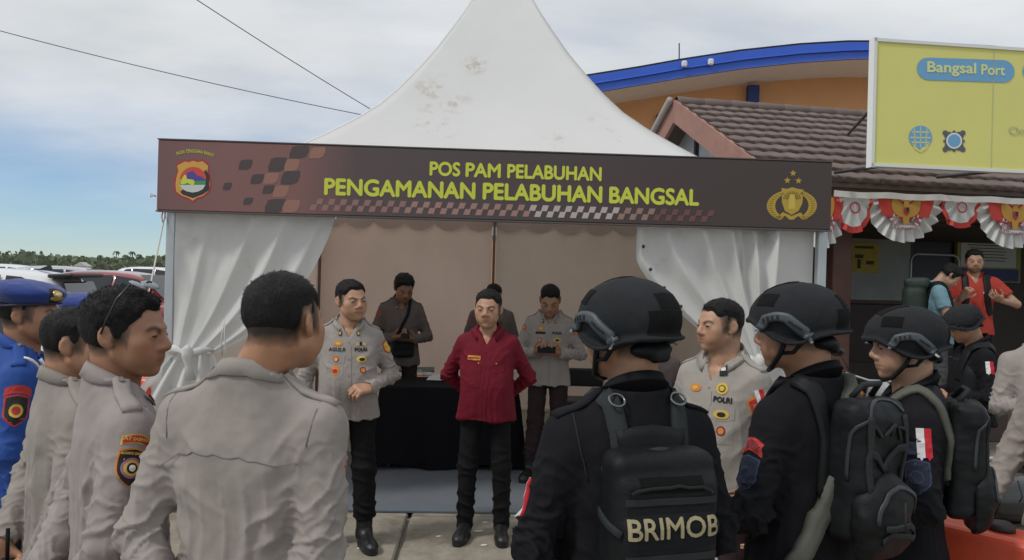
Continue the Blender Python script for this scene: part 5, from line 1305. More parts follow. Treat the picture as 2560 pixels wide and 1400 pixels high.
def swag(px0, px1, py, hh, label):
    a, b = at_depth(px0, py, .0), at_depth(px1, py + 5, .0); f = at_depth((px0 + px1) / 2, py + hh, .0); w = abs(b[0] - a[0]) / 2; cx = (a[0] + b[0]) / 2; dz = a[2] - f[2]
    o = empty('bunting_swag'); o.matrix_world = nb.matrix_world @ Matrix.Translation(Vector((cx, -.05, a[2]))); tag(o, label, 'bunting', 'red-edged swags between the fans')
    n = 18
    def ring(k0, k1, y):
        V = []
        for i in range(n + 1):
            t = math.pi + math.pi * i / n; c, s = math.cos(t), math.sin(t); c = math.copysign(abs(c) ** .75, c)
            for k in (k0, k1): V.append((c * w * k, y - .02 * math.sin(i * 1.9) * k, s * dz * k))
        return V, [(2 * i, 2 * i + 2, 2 * i + 3, 2 * i + 1) for i in range(n)]
    mesh('swag_cloth', *ring(0, .84, 0), BW, o, True); V, Fc = ring(.84, 1.02, -.004); V = [(x, y + (.012 if i % 4 < 2 else -.006), z) for i, (x, y, z) in enumerate(V)]; mesh('red_border', V, Fc, BRD, o, False)
    mb = MB(); mb.lathe([(.045, 0), (.062, 0)], 18, (0, -.026, -dz * .32), rotx(math.pi / 2)); mb.build('printed_ring', BPK, o)
swag(2345, 2440, 494, 76, 'white swag with red border hanging between the two whole eagle fans')
swag(2082, 2172, 490, 92, 'white swag with red border just right of the banner\'s end')

# yellow port sign
SG0, SG1 = P(2184, 255, 6.5), None
syaw = math.radians(6.5); su = np.array([math.cos(syaw), math.sin(syaw), 0]); sz0, sz1 = P(2184, 413, 6.5)[2], P(2184, 98, 6.5)[2]; SW = 2.6
sign = empty('port_sign', (SG0[0], SG0[1], sz0), syaw); tag(sign, 'yellow-green hanging sign reading Bangsal Port with blue lozenge', 'sign')
SYL = mat('sign_yellow', (.70, .665, .20), .5, var=.03, vscale=2); SWH = mat('sign_white', (.72, .73, .70), .45); SBL = mat('sign_blue', (.15, .37, .60), .5); SDK = mat('sign_grey', (.10, .11, .13), .5); SPY = mat('sign_letter', (.66, .70, .33), .5); SPL = mat('sign_faint', (.48, .52, .26), .5)
SH = sz1 - sz0
MB().box((SW / 2, .03, SH / 2), (SW / 2, .028, SH / 2), bev=.004).build('panel', SYL, sign)
MB().box((SW / 2, .03, SH - .004), (SW / 2 + .01, .040, .014)).box((SW / 2, .03, .004), (SW / 2 + .01, .040, .014)).box((.002, .03, SH / 2), (.014, .040, SH / 2 + .016)).build('frame', SWH, sign)
MB().box((1.135, .002, SH / 2), (.004, .004, SH / 2 - .03)).build('panel_joint', SPL, sign)
dS = lambda x: 6.5 + x * math.sin(syaw)
def spt(px, py):
    # pixel to sign plane
    lo_, hi_ = -1.0, 5.0
    for _ in range(40):
        x = (lo_ + hi_) / 2; Y = SG0[1] + x * su[1]
        if P(px, py, Y)[0] < SG0[0] + x * su[0]: hi_ = x
        else: lo_ = x
    return x, P(px, py, SG0[1] + x * su[1])[2] - sz0
def sflat(name, polys, mats, mi, lift=.008):
    mb = MB()
    for poly, k in zip(polys, mi): mb.add([(*((lambda q: (q[0], -lift * .25 - .0005 * k, q[1]))(spt(x, y))),) for x, y in poly], [tuple(range(len(poly)))], k)
    return mb.build(name, mats, sign)
def pill(x0, x1, yc, h, sl):
    L = []
    for i in range(9): a = math.radians(90 + 180 * i / 8); L.append((x0 + h / 2 + h / 2 * math.cos(a), yc - h / 2 * math.sin(a)))
    for i in range(9): a = math.radians(-90 + 180 * i / 8); L.append((x1 - h / 2 + h / 2 * math.cos(a), yc - h / 2 * math.sin(a)))
    return [(x, y + (x - x0) * sl) for x, y in L]
sflat('blue_lozenge', [pill(2292, 2536, 171, 56, .034)], [SBL], [0]); sflat('blue_lozenge', [pill(2556, 2800, 178, 58, .034)], [SBL], [0])
def stext(txt, px0, px1, pyc, hpx, m, bold, sl=.034, name='lettering'):
    V, Fc = text_mesh(txt, 1.0, bold, res=4); w = V[:, 0].max() - V[:, 0].min(); y0, y1 = V[:, 1].min(), V[:, 1].max(); V2 = []
    for v in V:
        px = px0 + (v[0] - V[:, 0].min()) / w * (px1 - px0); py = pyc + sl * (px - px0) - ((v[1] - (y0 + y1) / 2) / (y1 - y0)) * hpx; x, z = spt(px, py); V2.append((x, -.0045 - v[2] * .5, z))
    return mesh(name, V2, Fc, m, sign)
stext('Bangsal', 2317, 2440, 171, 36, SPY, .03); stext('Port', 2452, 2512, 174, 27, SPY, .03); stext('Online', 2522, 2612, 326, 20, SPL, .006); stext('Gili', 2585, 2680, 180, 34, SPY, .03) if False else None
gl = lambda cx, cy, r, n=20: [(cx + r * math.cos(2 * math.pi * i / n), cy + r * math.sin(2 * math.pi * i / n)) for i in range(n)]
pol = [gl(2301, 343, 29)]; mi = [0]
for dxx in (-16, 0, 16): pol.append([(2301 + dxx - 1, 316 + abs(dxx) * .3), (2301 + dxx + 1, 316 + abs(dxx) * .3), (2301 + dxx * .8 + 1, 368), (2301 + dxx * .8 - 1, 368)]); mi.append(1)
for dyy in (-14, 0, 12): pol.append([(2275 + abs(dyy) * .3, 343 + dyy - 1), (2327 - abs(dyy) * .3, 344 + dyy - 1), (2327 - abs(dyy) * .3, 346 + dyy), (2275 + abs(dyy) * .3, 345 + dyy)]); mi.append(1)
pol.append([(2280, 358), (2290, 368), (2300, 377), (2302, 370), (2314, 366), (2325, 352), (2316, 372), (2300, 382), (2286, 372)]); mi.append(1)
sflat('globe_emblem', pol, [SBL, SYL], mi)
gear = []
for i in range(24): r = 27 if i % 2 == 0 else 23; a = 2 * math.pi * i / 24; gear += [(2385 + r * math.cos(a - .09), 353 + r * math.sin(a - .09)), (2385 + r * math.cos(a + .09), 353 + r * math.sin(a + .09))]
pol = [gear]; mi = [0]
for a in (45, 135, 225, 315): c, s = math.cos(math.radians(a)), math.sin(math.radians(a)); pol.append(gl(2385 + c * 31, 353 + s * 29, 7, 10)); mi.append(0)
pol += [gl(2385, 352, 20), gl(2385, 352, 16), [(2374, 352), (2385, 346), (2396, 350), (2392, 357), (2380, 359)]]; mi += [1, 2, 1]
sflat('gear_emblem', pol, [SDK, SWH, SBL], mi)
# struts that hold the sign off the roof
for (px, py, qx_, qy_, Yb) in ((2182, 262, 2120, 336, 8.9), (2470, 262, 2430, 336, 9.1)):
    a = P(px + 6, py, 6.62 if px < 2300 else 6.78); b = P(qx_, qy_, Yb); MB().tube([(rotz(-syaw) @ (q - np.array([SG0[0], SG0[1], sz0]))) for q in (a, b)], .016, 8).build('strut', DB, sign)
MB().box((.9, .14, -.28), (.03, .03, .30)).box((2.1, .14, -.28), (.03, .03, .30)).build('bracket', DB, sign) if False else None
for x in (.35, 1.5, 2.5):
    MB().tube([(x, .10, .05), (x, 1.2, .12)], .018, 8).build('bracket', DB, sign)

# ================================================================== terminal with curved blue roof
ter = empty('terminal_building', P(1900, 600, 22) * np.array([1, 1, 0])); tag(ter, 'orange-walled terminal with sweeping blue-edged roof behind the office', 'building'); to = np.array(ter.location)
topc = [(1180, 262), (1320, 224), (1468, 190), (1600, 169), (1700, 151), (1850, 128), (2000, 112), (2120, 105), (2183, 105), (2320, 108), (2480, 118), (2640, 134), (2800, 156)]
botc = [(1180, 305), (1320, 266), (1500, 228), (1620, 208), (1720, 191), (1860, 170), (2000, 155), (2120, 147), (2183, 145), (2320, 147), (2480, 158), (2640, 175), (2800, 198)]
YF, YW = 20.0, 22.0
A = [P(x, y, YF) for x, y in topc]; B = [P(x, y, YF) for x, y in botc]; n = len(A)
BLU = mat('fascia_blue', (.035, .115, .58), .45, var=.08, vscale=1.5); SOF = mat('soffit_white', (.80, .77, .74), .7, var=.05); ORG = mat('wall_orange', (.74, .37, .165), .8, var=.05, vscale=1.0)
MB().add([p - to for p in A + B] + [p - to + (0, .12, 0) for p in A + B], [(i, n + i, n + i + 1, i + 1) for i in range(n - 1)] + [(2 * n + i, 2 * n + i + 1, 3 * n + i + 1, 3 * n + i) for i in range(n - 1)]).build('fascia', BLU, ter, True)
MB().add([a * .52 + b * .48 - to + (0, -.06, 0) for a, b in zip(A, B)] + [a * .45 + b * .55 - to + (0, -.06, 0) for a, b in zip(A, B)] + [a * .52 + b * .48 - to for a, b in zip(A, B)] , [(i, n + i, n + i + 1, i + 1) for i in range(n - 1)] + [(2 * n + i, i, i + 1, 2 * n + i + 1) for i in range(n - 1)]).build('fascia_lip', mat('fascia_shade', (.026, .09, .47), .5), ter, True)
MB().add([p - to + (0, 0, .05) for p in A] + [p - to + (0, 14, .5) for p in A], [(i, i + 1, n + i + 1, n + i) for i in range(n - 1)]).build('roof', mat('roof_metal', (.45, .46, .48), .5), ter, True)
MB().add([p - to + (0, .02, .02) for p in B] + [p - to + (0, YW - YF, .0) for p in B], [(i, n + i, n + i + 1, i + 1) for i in range(n - 1)]).build('soffit', SOF, ter, True)
C = [p + (0, YW - YF - .1, .0) for p in B]
MB().add([p - to for p in C] + [np.array([p[0], p[1], 0]) - to for p in C], [(i, n + i, n + i + 1, i + 1) for i in range(n - 1)]).build('wall', ORG, ter)
p = P(1882, 240, YW - .25); MB().box((p[0] - to[0], p[1] - to[1], 3.82), (.16, .10, 3.82)).build('pilaster', mat('pilaster_blue', (.018, .04, .17), .5), ter)
p = P(1655, 312, YW - .18); MB().box((p[0] - to[0], p[1] - to[1], p[2]), (.17, .04, .30)).build('window', mat('window_dark', (.02, .02, .024), .2), ter)
for i in range(3): MB().box((p[0] - to[0], p[1] - to[1] - .05, p[2] - .18 + i * .18), (.16, .012, .02)).build('louvre', mat('louvre', (.12, .09, .08), .6), ter)
a = P(1698, 152, YF + .4); b = P(1698, 108, YF + .4); MB().tube([a - to, b - to], .018, 6).build('lightning_rod', DB, ter)
for px in (1711, 1777): a = P(px, 160 if px < 1750 else 155, YF - .1); MB().box(a - to, (.075, .05, .085), bev=.03).build('floodlight', mat('lamp_housing', (.72, .72, .73), .5), ter)

# ================================================================== barriers, table, chairs
BAR = mat('barrier_orange', (.60, .075, .030), .42, bump=.15, bscale=25, var=.10, vscale=3, coat=.15)
def barrier(label, a, b, h=.9):
    """water-filled road barrier from a to b"""
    a, b = np.array(a, float), np.array(b, float); u = b - a; L = np.linalg.norm(u); o = empty('road_barrier', (*a[:2], 0), math.atan2(u[1], u[0])); tag(o, label, 'barrier')
    pr = [(-.25, 0), (-.25, .22), (-.16, .34), (-.14, .62), (-.095, .66), (-.095, h), (-.075, h + .02), (.075, h + .02), (.095, h), (.095, .66), (.14, .62), (.16, .34), (.25, .22), (.25, 0)]
    n = len(pr); xs = np.linspace(0, L, 12); V = [(x, y * (1 - .0), z) for x in xs for y, z in pr]; Fc = [(i * n + j, i * n + (j + 1) % n, (i + 1) * n + (j + 1) % n, (i + 1) * n + j) for i in range(11) for j in range(n)] + [tuple(range(n))[::-1], tuple(range(11 * n, 12 * n))]
    bd = mesh('shell', V, Fc, BAR, o); bv_ = bd.modifiers.new('b', 'BEVEL'); bv_.width = .014; bv_.segments = 2; bv_.limit_method = 'ANGLE'
    for t in (.25, .75): MB().lathe([(0, 0), (.045, 0), (.045, .02), (.03, .03), (0, .03)], 14, (L * t, 0, h + .02)).build('filler_cap', mat('cap_dark', (.03, .02, .02), .6), o, True)
    for t in (.3, .7): MB().box((L * t, -.143, .48), (.10, .012, .09), bev=.01).build('fork_slot', mat('slot_dark', (.16, .02, .012), .7), o)
    return o
b0, b1 = P(2378, 1290, 2.95), P(2720, 1425, 2.5)
barrier('orange-red plastic road barrier at the bottom right corner', (b0[0] - .5, b0[1] + .28, 0), (b1[0], b1[1], 0), h=.87)
barrier('orange-red plastic road barrier half hidden behind the left curtain', P(150, 960, 5.6), P(392, 985, 5.5), h=.94)
BK = mat('cloth_black', (.0065, .0065, .0080), .85, bump=.15, bscale=50, spec=.15)
t0 = G(950, 1172); ty = 6.72; tx0, tx1 = P(952, 950, ty)[0], P(1292, 950, ty)[0]
tab = empty('folding_table', (tx0, ty, 0), yaw_t); tag(tab, 'folding table under the black cloth', 'table'); tl = tx1 - tx0; tdp = .70
MB().box((tl / 2, tdp / 2, .735), (tl / 2 - .01, tdp / 2 - .01, .015), bev=.005).build('tabletop', mat('table_grey', (.3, .3, .3), .6), tab)
for x in (.08, tl - .08):
    for y in (.08, tdp - .08): MB().tube([(x, y, 0), (x, y, .72)], .016, 8).build('leg', ALU, tab, True)
n1_, V, Fc = 64, [], []
per = [(0, 0, 1, 0), (1, 0, 1, 1), (1, 1, 0, 1), (0, 1, 0, 0)]
rows_ = [.756, .755, .74, .66, .5, .34, .18, .045]
for rI, z in enumerate(rows_):
    for i in range(n1_):
        s_, q = divmod(i, 16); a0, b0_, a1, b1_ = per[s_]; t_ = q / 16; x, y = (a0 + (a1 - a0) * t_) * tl, (b0_ + (b1_ - b0_) * t_) * tdp
        dn = max(0, rI - 2) / 5; w = (.012 + .075 * dn) * (1 + .5 * math.sin(i * 1.17) + .45 * math.sin(i * 2.3 + 1)) if rI > 1 else 0
        corner = math.exp(-((min(q, 16 - q)) / 2.0) ** 2) * .06 * dn
        nx, ny = (0, -1) if s_ == 0 else (1, 0) if s_ == 1 else (0, 1) if s_ == 2 else (-1, 0)
        cx, cy = x - tl / 2, y - tdp / 2; L_ = math.hypot(cx, cy)
        zz_ = z + (.03 * math.sin(i * .55 + 1) * dn)
        V.append((x + nx * w * .6 + cx / L_ * corner + (nx * .008 if rI > 0 else 0), y + ny * w * .6 + cy / L_ * corner + (ny * .008 if rI > 0 else 0), zz_))
for rI in range(len(rows_) - 1):
    for i in range(n1_): a = rI * n1_ + i; b_ = rI * n1_ + (i + 1) % n1_; Fc.append((a, b_, b_ + n1_, a + n1_)[::-1])
Fc.append(tuple(range(n1_)))
tc = mesh('tablecloth', V, Fc, BK, None, True); tc.location = (tx0, ty, .0); tc.rotation_euler = (0, 0, yaw_t); tag(tc, 'black tablecloth hanging in folds almost to the carpet', 'tablecloth')
md = tc.modifiers.new('s', 'SUBSURF'); md.levels = 2; md.render_levels = 2
# papers and odds and ends on the table
def onp(px, py): return P(px, py, 0) if False else (lambda d: CAM + d * ((.762 - CAM[2]) / d[2]))(R_ * ((px - 1280) / F) + U_ * ((700 - py) / F) + np.array([0, 1.0, 0]))
def flat_on(name, label, pts, m, cat, z=.766, t=.003):
    mb = MB(); q = [onp(*p) for p in pts]; mb.add([(p[0], p[1], z) for p in q] + [(p[0], p[1], z + t) for p in q], [(3, 2, 1, 0), (4, 5, 6, 7)] + [(i, (i + 1) % 4, (i + 1) % 4 + 4, i + 4) for i in range(4)]); return tag(mb.build(name, m), label, cat)
flat_on('paper_sheet', 'white sheet of paper at the table edge beside the maroon shirt', [(1066, 951), (1130, 953), (1136, 938), (1080, 936)], mat('paper_white', (.62, .62, .64), .7), 'paper')
flat_on('folder', 'dark teal folder lying flat at the back of the table', [(995, 931), (1086, 932), (1086, 921), (1000, 921)], mat('folder_teal', (.03, .07, .07), .5), 'folder', t=.012)
flat_on('paper_strip', 'pale green paper strip on the teal folder', [(1010, 934), (1058, 935), (1052, 929), (1012, 929)], mat('paper_green', (.30, .36, .29), .7), 'paper', z=.780)
p = onp(1068, 940); pn = empty('ribbon_roll', (p[0], p[1], .766)); tag(pn, 'small roll of red and white ribbon on the black table', 'ribbon')
MB().lathe([(.02, 0), (.045, 0), (.045, .035), (.02, .035)], 16).build('roll', mat('ribbon_white', (.6, .58, .6), .6), pn, True); MB().prism([(-.12, -.01), (.0, -.02), (.02, .01), (-.1, .02)], (0, -.03, 0), (1, 0, 0), (0, 1, 0), (0, 0, 1), .004).build('loose_end', mat('ribbon_red', (.45, .02, .03), .6), pn)
def folding_chair(label, px, py, Y, rz):
    p = P(px, py, Y); o = empty('folding_chair', (p[0], p[1], 0), math.radians(rz)); tag(o, label, 'chair', 'black folding chairs in the tent')
    PADM = mat('chair_vinyl', (.012, .012, .013), .45, bump=.1, bscale=60); FRM = mat('chair_frame', (.35, .35, .36), .35, metal=.8)
    MB().box((0, 0, .45), (.20, .20, .022), bev=.015).build('seat', PADM, o)
    Fd = Field((-.24, .12, .58), (.24, .34, .88), .010); Fd.box((0, .225, .735), (.205, .018, .10), .018, rotx(-.12), 0); Vq, Qq = Fd.mesh(1); fastmesh('backrest', Vq, Qq, PADM, o)
    for s in (-1, 1):
        MB().tube([(s * .21, -.22, 0), (s * .215, .05, .45), (s * .205, .235, .80)], .011, 8).build('leg', FRM, o, True); MB().tube([(s * .19, .24, 0), (s * .195, .0, .43), (s * .19, -.18, .44)], .011, 8).build('leg', FRM, o, True)
    MB().tube([(-.19, .20, .07), (.19, .20, .07)], .009, 8).build('stretcher', FRM, o, True)
    return o
folding_chair('black folding chair beside the seated officer behind the helmet', 1724, 935, 8.0, 182)
folding_chair('black folding chair showing left of the nearest black helmet', 1456, 935, 8.1, 178)

a, b = at_depth(2075, 484, .0), at_depth(2640, 506, .0); bc = MB(); n = 40
V = []
for i in range(n + 1):
    t = i / n; x = a[0] + (b[0] - a[0]) * t; z = a[2] + (b[2] - a[2]) * t - .012 * abs(math.sin(t * 14)); V += [(x, -.07 + .008 * math.sin(i * 1.7), z + .03), (x, -.075 + .012 * math.sin(i * 2.1 + 1), z - .035)]
bcl = mesh('bunting_band', V, [(2 * i, 2 * i + 1, 2 * i + 3, 2 * i + 2) for i in range(n)], BW, None, True); bcl.matrix_world = nb.matrix_world; tag(bcl, 'narrow white band that the bunting hangs from along the fascia', 'bunting')
# ================================================================== motorcycle and luggage trolley
def motorcycle(label, loc, rz):
    """nose towards +x"""
    o = empty('motorcycle', loc, rz); tag(o, label, 'motorcycle')
    BKP = mat('moto_black', (.012, .012, .013), .25, coat=.6); CHR = mat('moto_chrome', (.55, .55, .56), .15, metal=1.0); RUB = mat('moto_rubber', (.012, .012, .012), .8); WPT = mat('moto_white', (.66, .67, .66), .3, coat=.6)
    for x in (-.62, .64):
        w = MB().lathe([(.20, -.045), (.27, -.05), (.30, -.025), (.305, 0), (.30, .025), (.27, .05), (.20, .045)], 28, (x, 0, .305), rotx(math.pi / 2)).build('wheel', RUB, o, True)
        MB().lathe([(.02, -.04), (.19, -.03), (.205, -.04), (.205, .04), (.19, .03), (.02, .04)], 20, (x, 0, .305), rotx(math.pi / 2)).build('rim', CHR, w, True)
    for s in (-1, 1): MB().tube([(.64, s * .09, .305), (.46, s * .09, .86)], .022, 10).build('fork', CHR, o, True)
    Fd = Field((-.80, -.22, .25), (.60, .22, 1.02), .016); Fd.ell((.12, 0, .76), (.26, .13, .12), None, 0); Fd.box((-.38, 0, .72), (.34, .11, .05), .045, roty(-.05), .04); Fd.box((0, 0, .46), (.20, .12, .15), .05, None, .04); Fd.cap((.30, 0, .80), (.44, 0, .70), .06, .05, .04); Fd.ell((-.66, 0, .74), (.12, .09, .06), None, .04); V, Q = Fd.mesh(1); fastmesh('body_shell', V, Q, BKP, o)
    Fd = Field((-.8, -.18, .72), (.05, .18, .88), .014); Fd.box((-.36, 0, .80), (.33, .115, .035), .035, roty(-.05), 0); V, Q = Fd.mesh(1); fastmesh('seat', V, Q, mat('moto_seat', (.014, .014, .015), .6), o)
    MB().tube([(.36, -.36, .985), (.40, -.25, 1.02), (.44, -.08, .97), (.44, .08, .97), (.40, .25, 1.02), (.36, .36, .985)], .012, 8).build('handlebar', CHR, o, True)
    for s in (-1, 1):
        MB().tube([(.385, s * .27, 1.015), (.355, s * .40, .98)], .017, 8).build('grip', RUB, o, True)
        m_ = MB().tube([(.40, s * .22, 1.02), (.38, s * .26, 1.12), (.36, s * .30, 1.19)], .006, 6).build('mirror_stem', BKP, o, True)
        Fd = Field((.30, s * .32 - .10, 1.13), (.42, s * .32 + .10, 1.27), .007); Fd.ell((.36, s * .32, 1.20), (.018, .065, .040), None, 0); V, Q = Fd.mesh(1); fastmesh('mirror', V, Q, BKP, m_)
        MB().lathe([(0, 0), (.025, .01), (.032, .03), (.02, .055), (0, .06)], 12, (.46, s * .16, .86), roty(math.pi / 2)).build('indicator', mat('moto_amber', (.55, .22, .03), .2), o, True)
    Fd = Field((.38, -.16, .72), (.66, .16, 1.02), .010); Fd.ell((.50, 0, .87), (.085, .11, .11), None, 0); V, Q = Fd.mesh(1); fastmesh('headlight_shell', V, Q, WPT, o)
    MB().lathe([(0, .03), (.05, .024), (.085, 0), (.09, -.02)], 20, (.575, 0, .875), roty(math.pi / 2)).build('headlight', mat('lamp_glass', (.7, .72, .72), .05), o, True)
    MB().tube([(.05, .10, .32), (-.3, .14, .30), (-.72, .17, .38)], [.025, .03, .045], 10).build('exhaust', CHR, o, True)
    Fd = Field((.36, -.10, .48), (.96, .10, .70), .012); Fd.func((.36, -.1, .45), (.96, .1, .72), lambda X, Y, Z: np.maximum(np.abs(np.sqrt((X - .64) ** 2 + (Z - .305) ** 2) - .335) - .009, np.maximum(np.abs(Y) - .06, np.maximum(.50 - Z, -1))), 0); V, Q = Fd.mesh(1); fastmesh('mudguard', V, Q, WPT, o)
    return o
p = P(2160, 900, 6.75); motorcycle('black motorcycle with white headlight shell behind the profile officer', (p[0], p[1], 0), math.radians(-100))
p = P(2475, 1130, 3.6); motorcycle('black motorcycle with white mudguard beyond the barrier at lower right', (p[0] + .2, p[1], 0), math.radians(192))
tr_ = empty('luggage_trolley'); a0 = at_depth(2276, 700, 1.45); tr_.matrix_world = nb.matrix_world @ Matrix.Translation(Vector((a0[0], 1.45, .40))); tag(tr_, 'grey tubular luggage trolley standing behind the travellers', 'trolley')
TRM = mat('trolley_tube', (.30, .32, .34), .35, metal=.6); tw = abs(at_depth(2396, 700, 1.45)[0] - a0[0]); th = at_depth(2330, 636, 1.45)[2] - .40
MB().tube([(0, 0, .12), (0, 0, th - .08), (.03, 0, th - .02), (.09, 0, th), (tw - .09, 0, th), (tw - .03, 0, th - .02), (tw, 0, th - .08), (tw, 0, .12)], .016, 8).build('handle_frame', TRM, tr_, True)
MB().box((tw / 2, -.35, .14), (tw / 2, .36, .02), bev=.008).build('deck', TRM, tr_)
for z in (.5, .8, 1.1): MB().tube([(.0, 0, z), (tw, 0, z)], .010, 8).build('cross_bar', TRM, tr_, True)
for x in (.06, tw - .06):
    for y in (-.62, -.06): MB().lathe([(0, -.02), (.055, -.02), (.06, 0), (.055, .02), (0, .02)], 14, (x, y, .06), roty(math.pi / 2)).build('castor', mat('castor_black', (.02, .02, .02), .6), tr_, True)
# ================================================================== the figures
GREY = mat('uniform_grey', (.298, .262, .238), .85, bump=.22, bscale=420, var=.10, vscale=7, sheen=.1, wr=.06, wscale=11)
GREYD = mat('uniform_seam', (.215, .194, .180), .9)
USHADE = mat('uniform_tent_shade', (.115, .093, .084), .85, bump=.2, bscale=300, var=.08, vscale=4)  # the grey uniform with the tent's shade put into its colour
GREY2 = mat('uniform_grey_worn', (.268, .236, .210), .85, bump=.22, bscale=420, var=.10, vscale=7, sheen=.1, wr=.06, wscale=11)
MAROON = mat('shirt_maroon', (.145, .0065, .018), .8, bump=.2, bscale=420, var=.08, vscale=5, spec=.25)
MAROOND = mat('shirt_maroon_seam', (.11, .006, .016), .8)
BLACKU = mat('uniform_black', (.0100, .0100, .0125), .80, bump=.3, bscale=380, var=.25, vscale=5, wr=.06, wscale=11, spec=.15)
BLACKS = mat('uniform_black_seam', (.008, .008, .010), .8)
NYL = mat('nylon_black', (.0095, .0105, .0115), .52, bump=.22, bscale=170, var=.25, vscale=8, spec=.2)
NYL2 = mat('nylon_panel', (.009, .0095, .011), .75, bump=.3, bscale=500, spec=.2)
WEB = mat('webbing', (.028, .032, .033), .7, bump=.4, bscale=300, spec=.2)
OLV = mat('strap_olive', (.105, .107, .088), .85, bump=.4, bscale=250, var=.15, vscale=10)
TBLK = mat('trousers_black', (.006, .006, .0075), .8, bump=.2, bscale=300, var=.15, vscale=5, spec=.2)
TBRN = mat('trousers_brown', (.033, .020, .021), .85, bump=.2, bscale=300, var=.15, vscale=5, spec=.2)
BLUEU = mat('uniform_blue', (.012, .062, .285), .8, bump=.2, bscale=400, var=.08, vscale=5)
BERET = mat('beret_blue', (.007, .032, .200), .9, bump=.4, bscale=200, var=.12, vscale=8, sheen=.3)
HELM = mat('helmet_cover', (.020, .0215, .0245), .82, bump=.4, bscale=350, var=.15, vscale=14, spec=.2)
VEL = mat('velcro_black', (.006, .006, .0065), .9, bump=.6, bscale=500, spec=.2)
RAIL = mat('helmet_rail', (.062, .074, .084), .5, bump=.1, bscale=80)
PRED = mat('patch_red', (.45, .035, .030), .8); PORG = mat('patch_orange', (.58, .20, .035), .75); PYEL = mat('patch_yellow', (.60, .40, .06), .75); PBLK = mat('patch_black', (.016, .014, .014), .85); PWHT = mat('patch_white', (.68, .68, .68), .8); PDRD = mat('patch_maroon', (.19, .02, .025), .8); PLIL = mat('patch_lilac', (.32, .14, .22), .8); PBLU = mat('patch_blue', (.012, .016, .036), .8); PBLL = mat('patch_blue_line', (.030, .045, .105), .8); PGLD = mat('badge_gold', (.50, .37, .15), .35, metal=.8); THR = mat('thread_black', (.02, .018, .02), .9)

def wear(sp, name, label, cat, group=None):
    """an Empty with the wearer's own place, for a thing carried on the body"""
    r = sp['root']; o = empty(name, r.location, r.rotation_euler[2]); o.scale = r.scale; return tag(o, label, cat, group)
def epaulettes(sp, m, btn=True):
    for s, t in ((-1, 'R'), (1, 'L')):
        S = sp['sk']['sh' + t]; a = NECK + A3(s * .092, -.004, .02); b = S + A3(s * .035, -.002, .04)
        strip(sp, 'epaulette', [a, (a + b) / 2 + A3(0, 0, .02), b], (.042, .052), m, off=.004, thick=.004)
        if btn: patch(sp, 'button', a + (b - a) * .10, A3(s * .35, 0, 1), [(disc(.013, .013), GREYD, .013)], up=(0, 1, 0), nu=4, nv=4, back=.06, flat=1.0)
def armbadge(sp, t, name, f, layers, texts=(), ang=0.0, tilt=0.0, nu=8, nv=8, label=None, parent=None):
    """on the outside of the upper arm, f of the way down; ang swings it towards the front"""
    B = sp['sk']; s = -1 if t == 'R' else 1; S, E = B['sh' + t], B['el' + t]; ax = unit(E - S); n = unit(A3(s * math.cos(ang), -math.sin(ang), 0) - ax * (A3(s * math.cos(ang), -math.sin(ang), 0) @ ax))
    return patch(sp, name, S + (E - S) * f + n * .06, n, layers, texts, up=-ax, tilt=tilt, nu=nu, nv=nv, label=label, parent=parent)
def ribbon(sp, t, f, ang, w=.030, h=.085):
    """small red and white ribbon pinned to the sleeve"""
    def half(lo, hi): return lambda u, v: ((lo + (hi - lo) * (u + .5)), v * h - (.010 if v < -.45 and abs(u) < .2 else 0))
    return armbadge(sp, t, 'flag_ribbon', f, [(half(-w / 2, 0), PWHT, .0065), (half(.0005, w / 2), mat('ribbon_scarlet', (.50, .012, .025), .7), .0065)], ang=ang, nu=4, nv=6)
def chest(sp, name, x, z, layers, texts=(), n=(0, -1, 0), **k): return patch(sp, name, (x, -.15, z), n, layers, texts, **k)
def seam(sp, name, pts, m, w=.0035): return strip(sp, name, pts, w, m, off=.0005, thick=.0012)
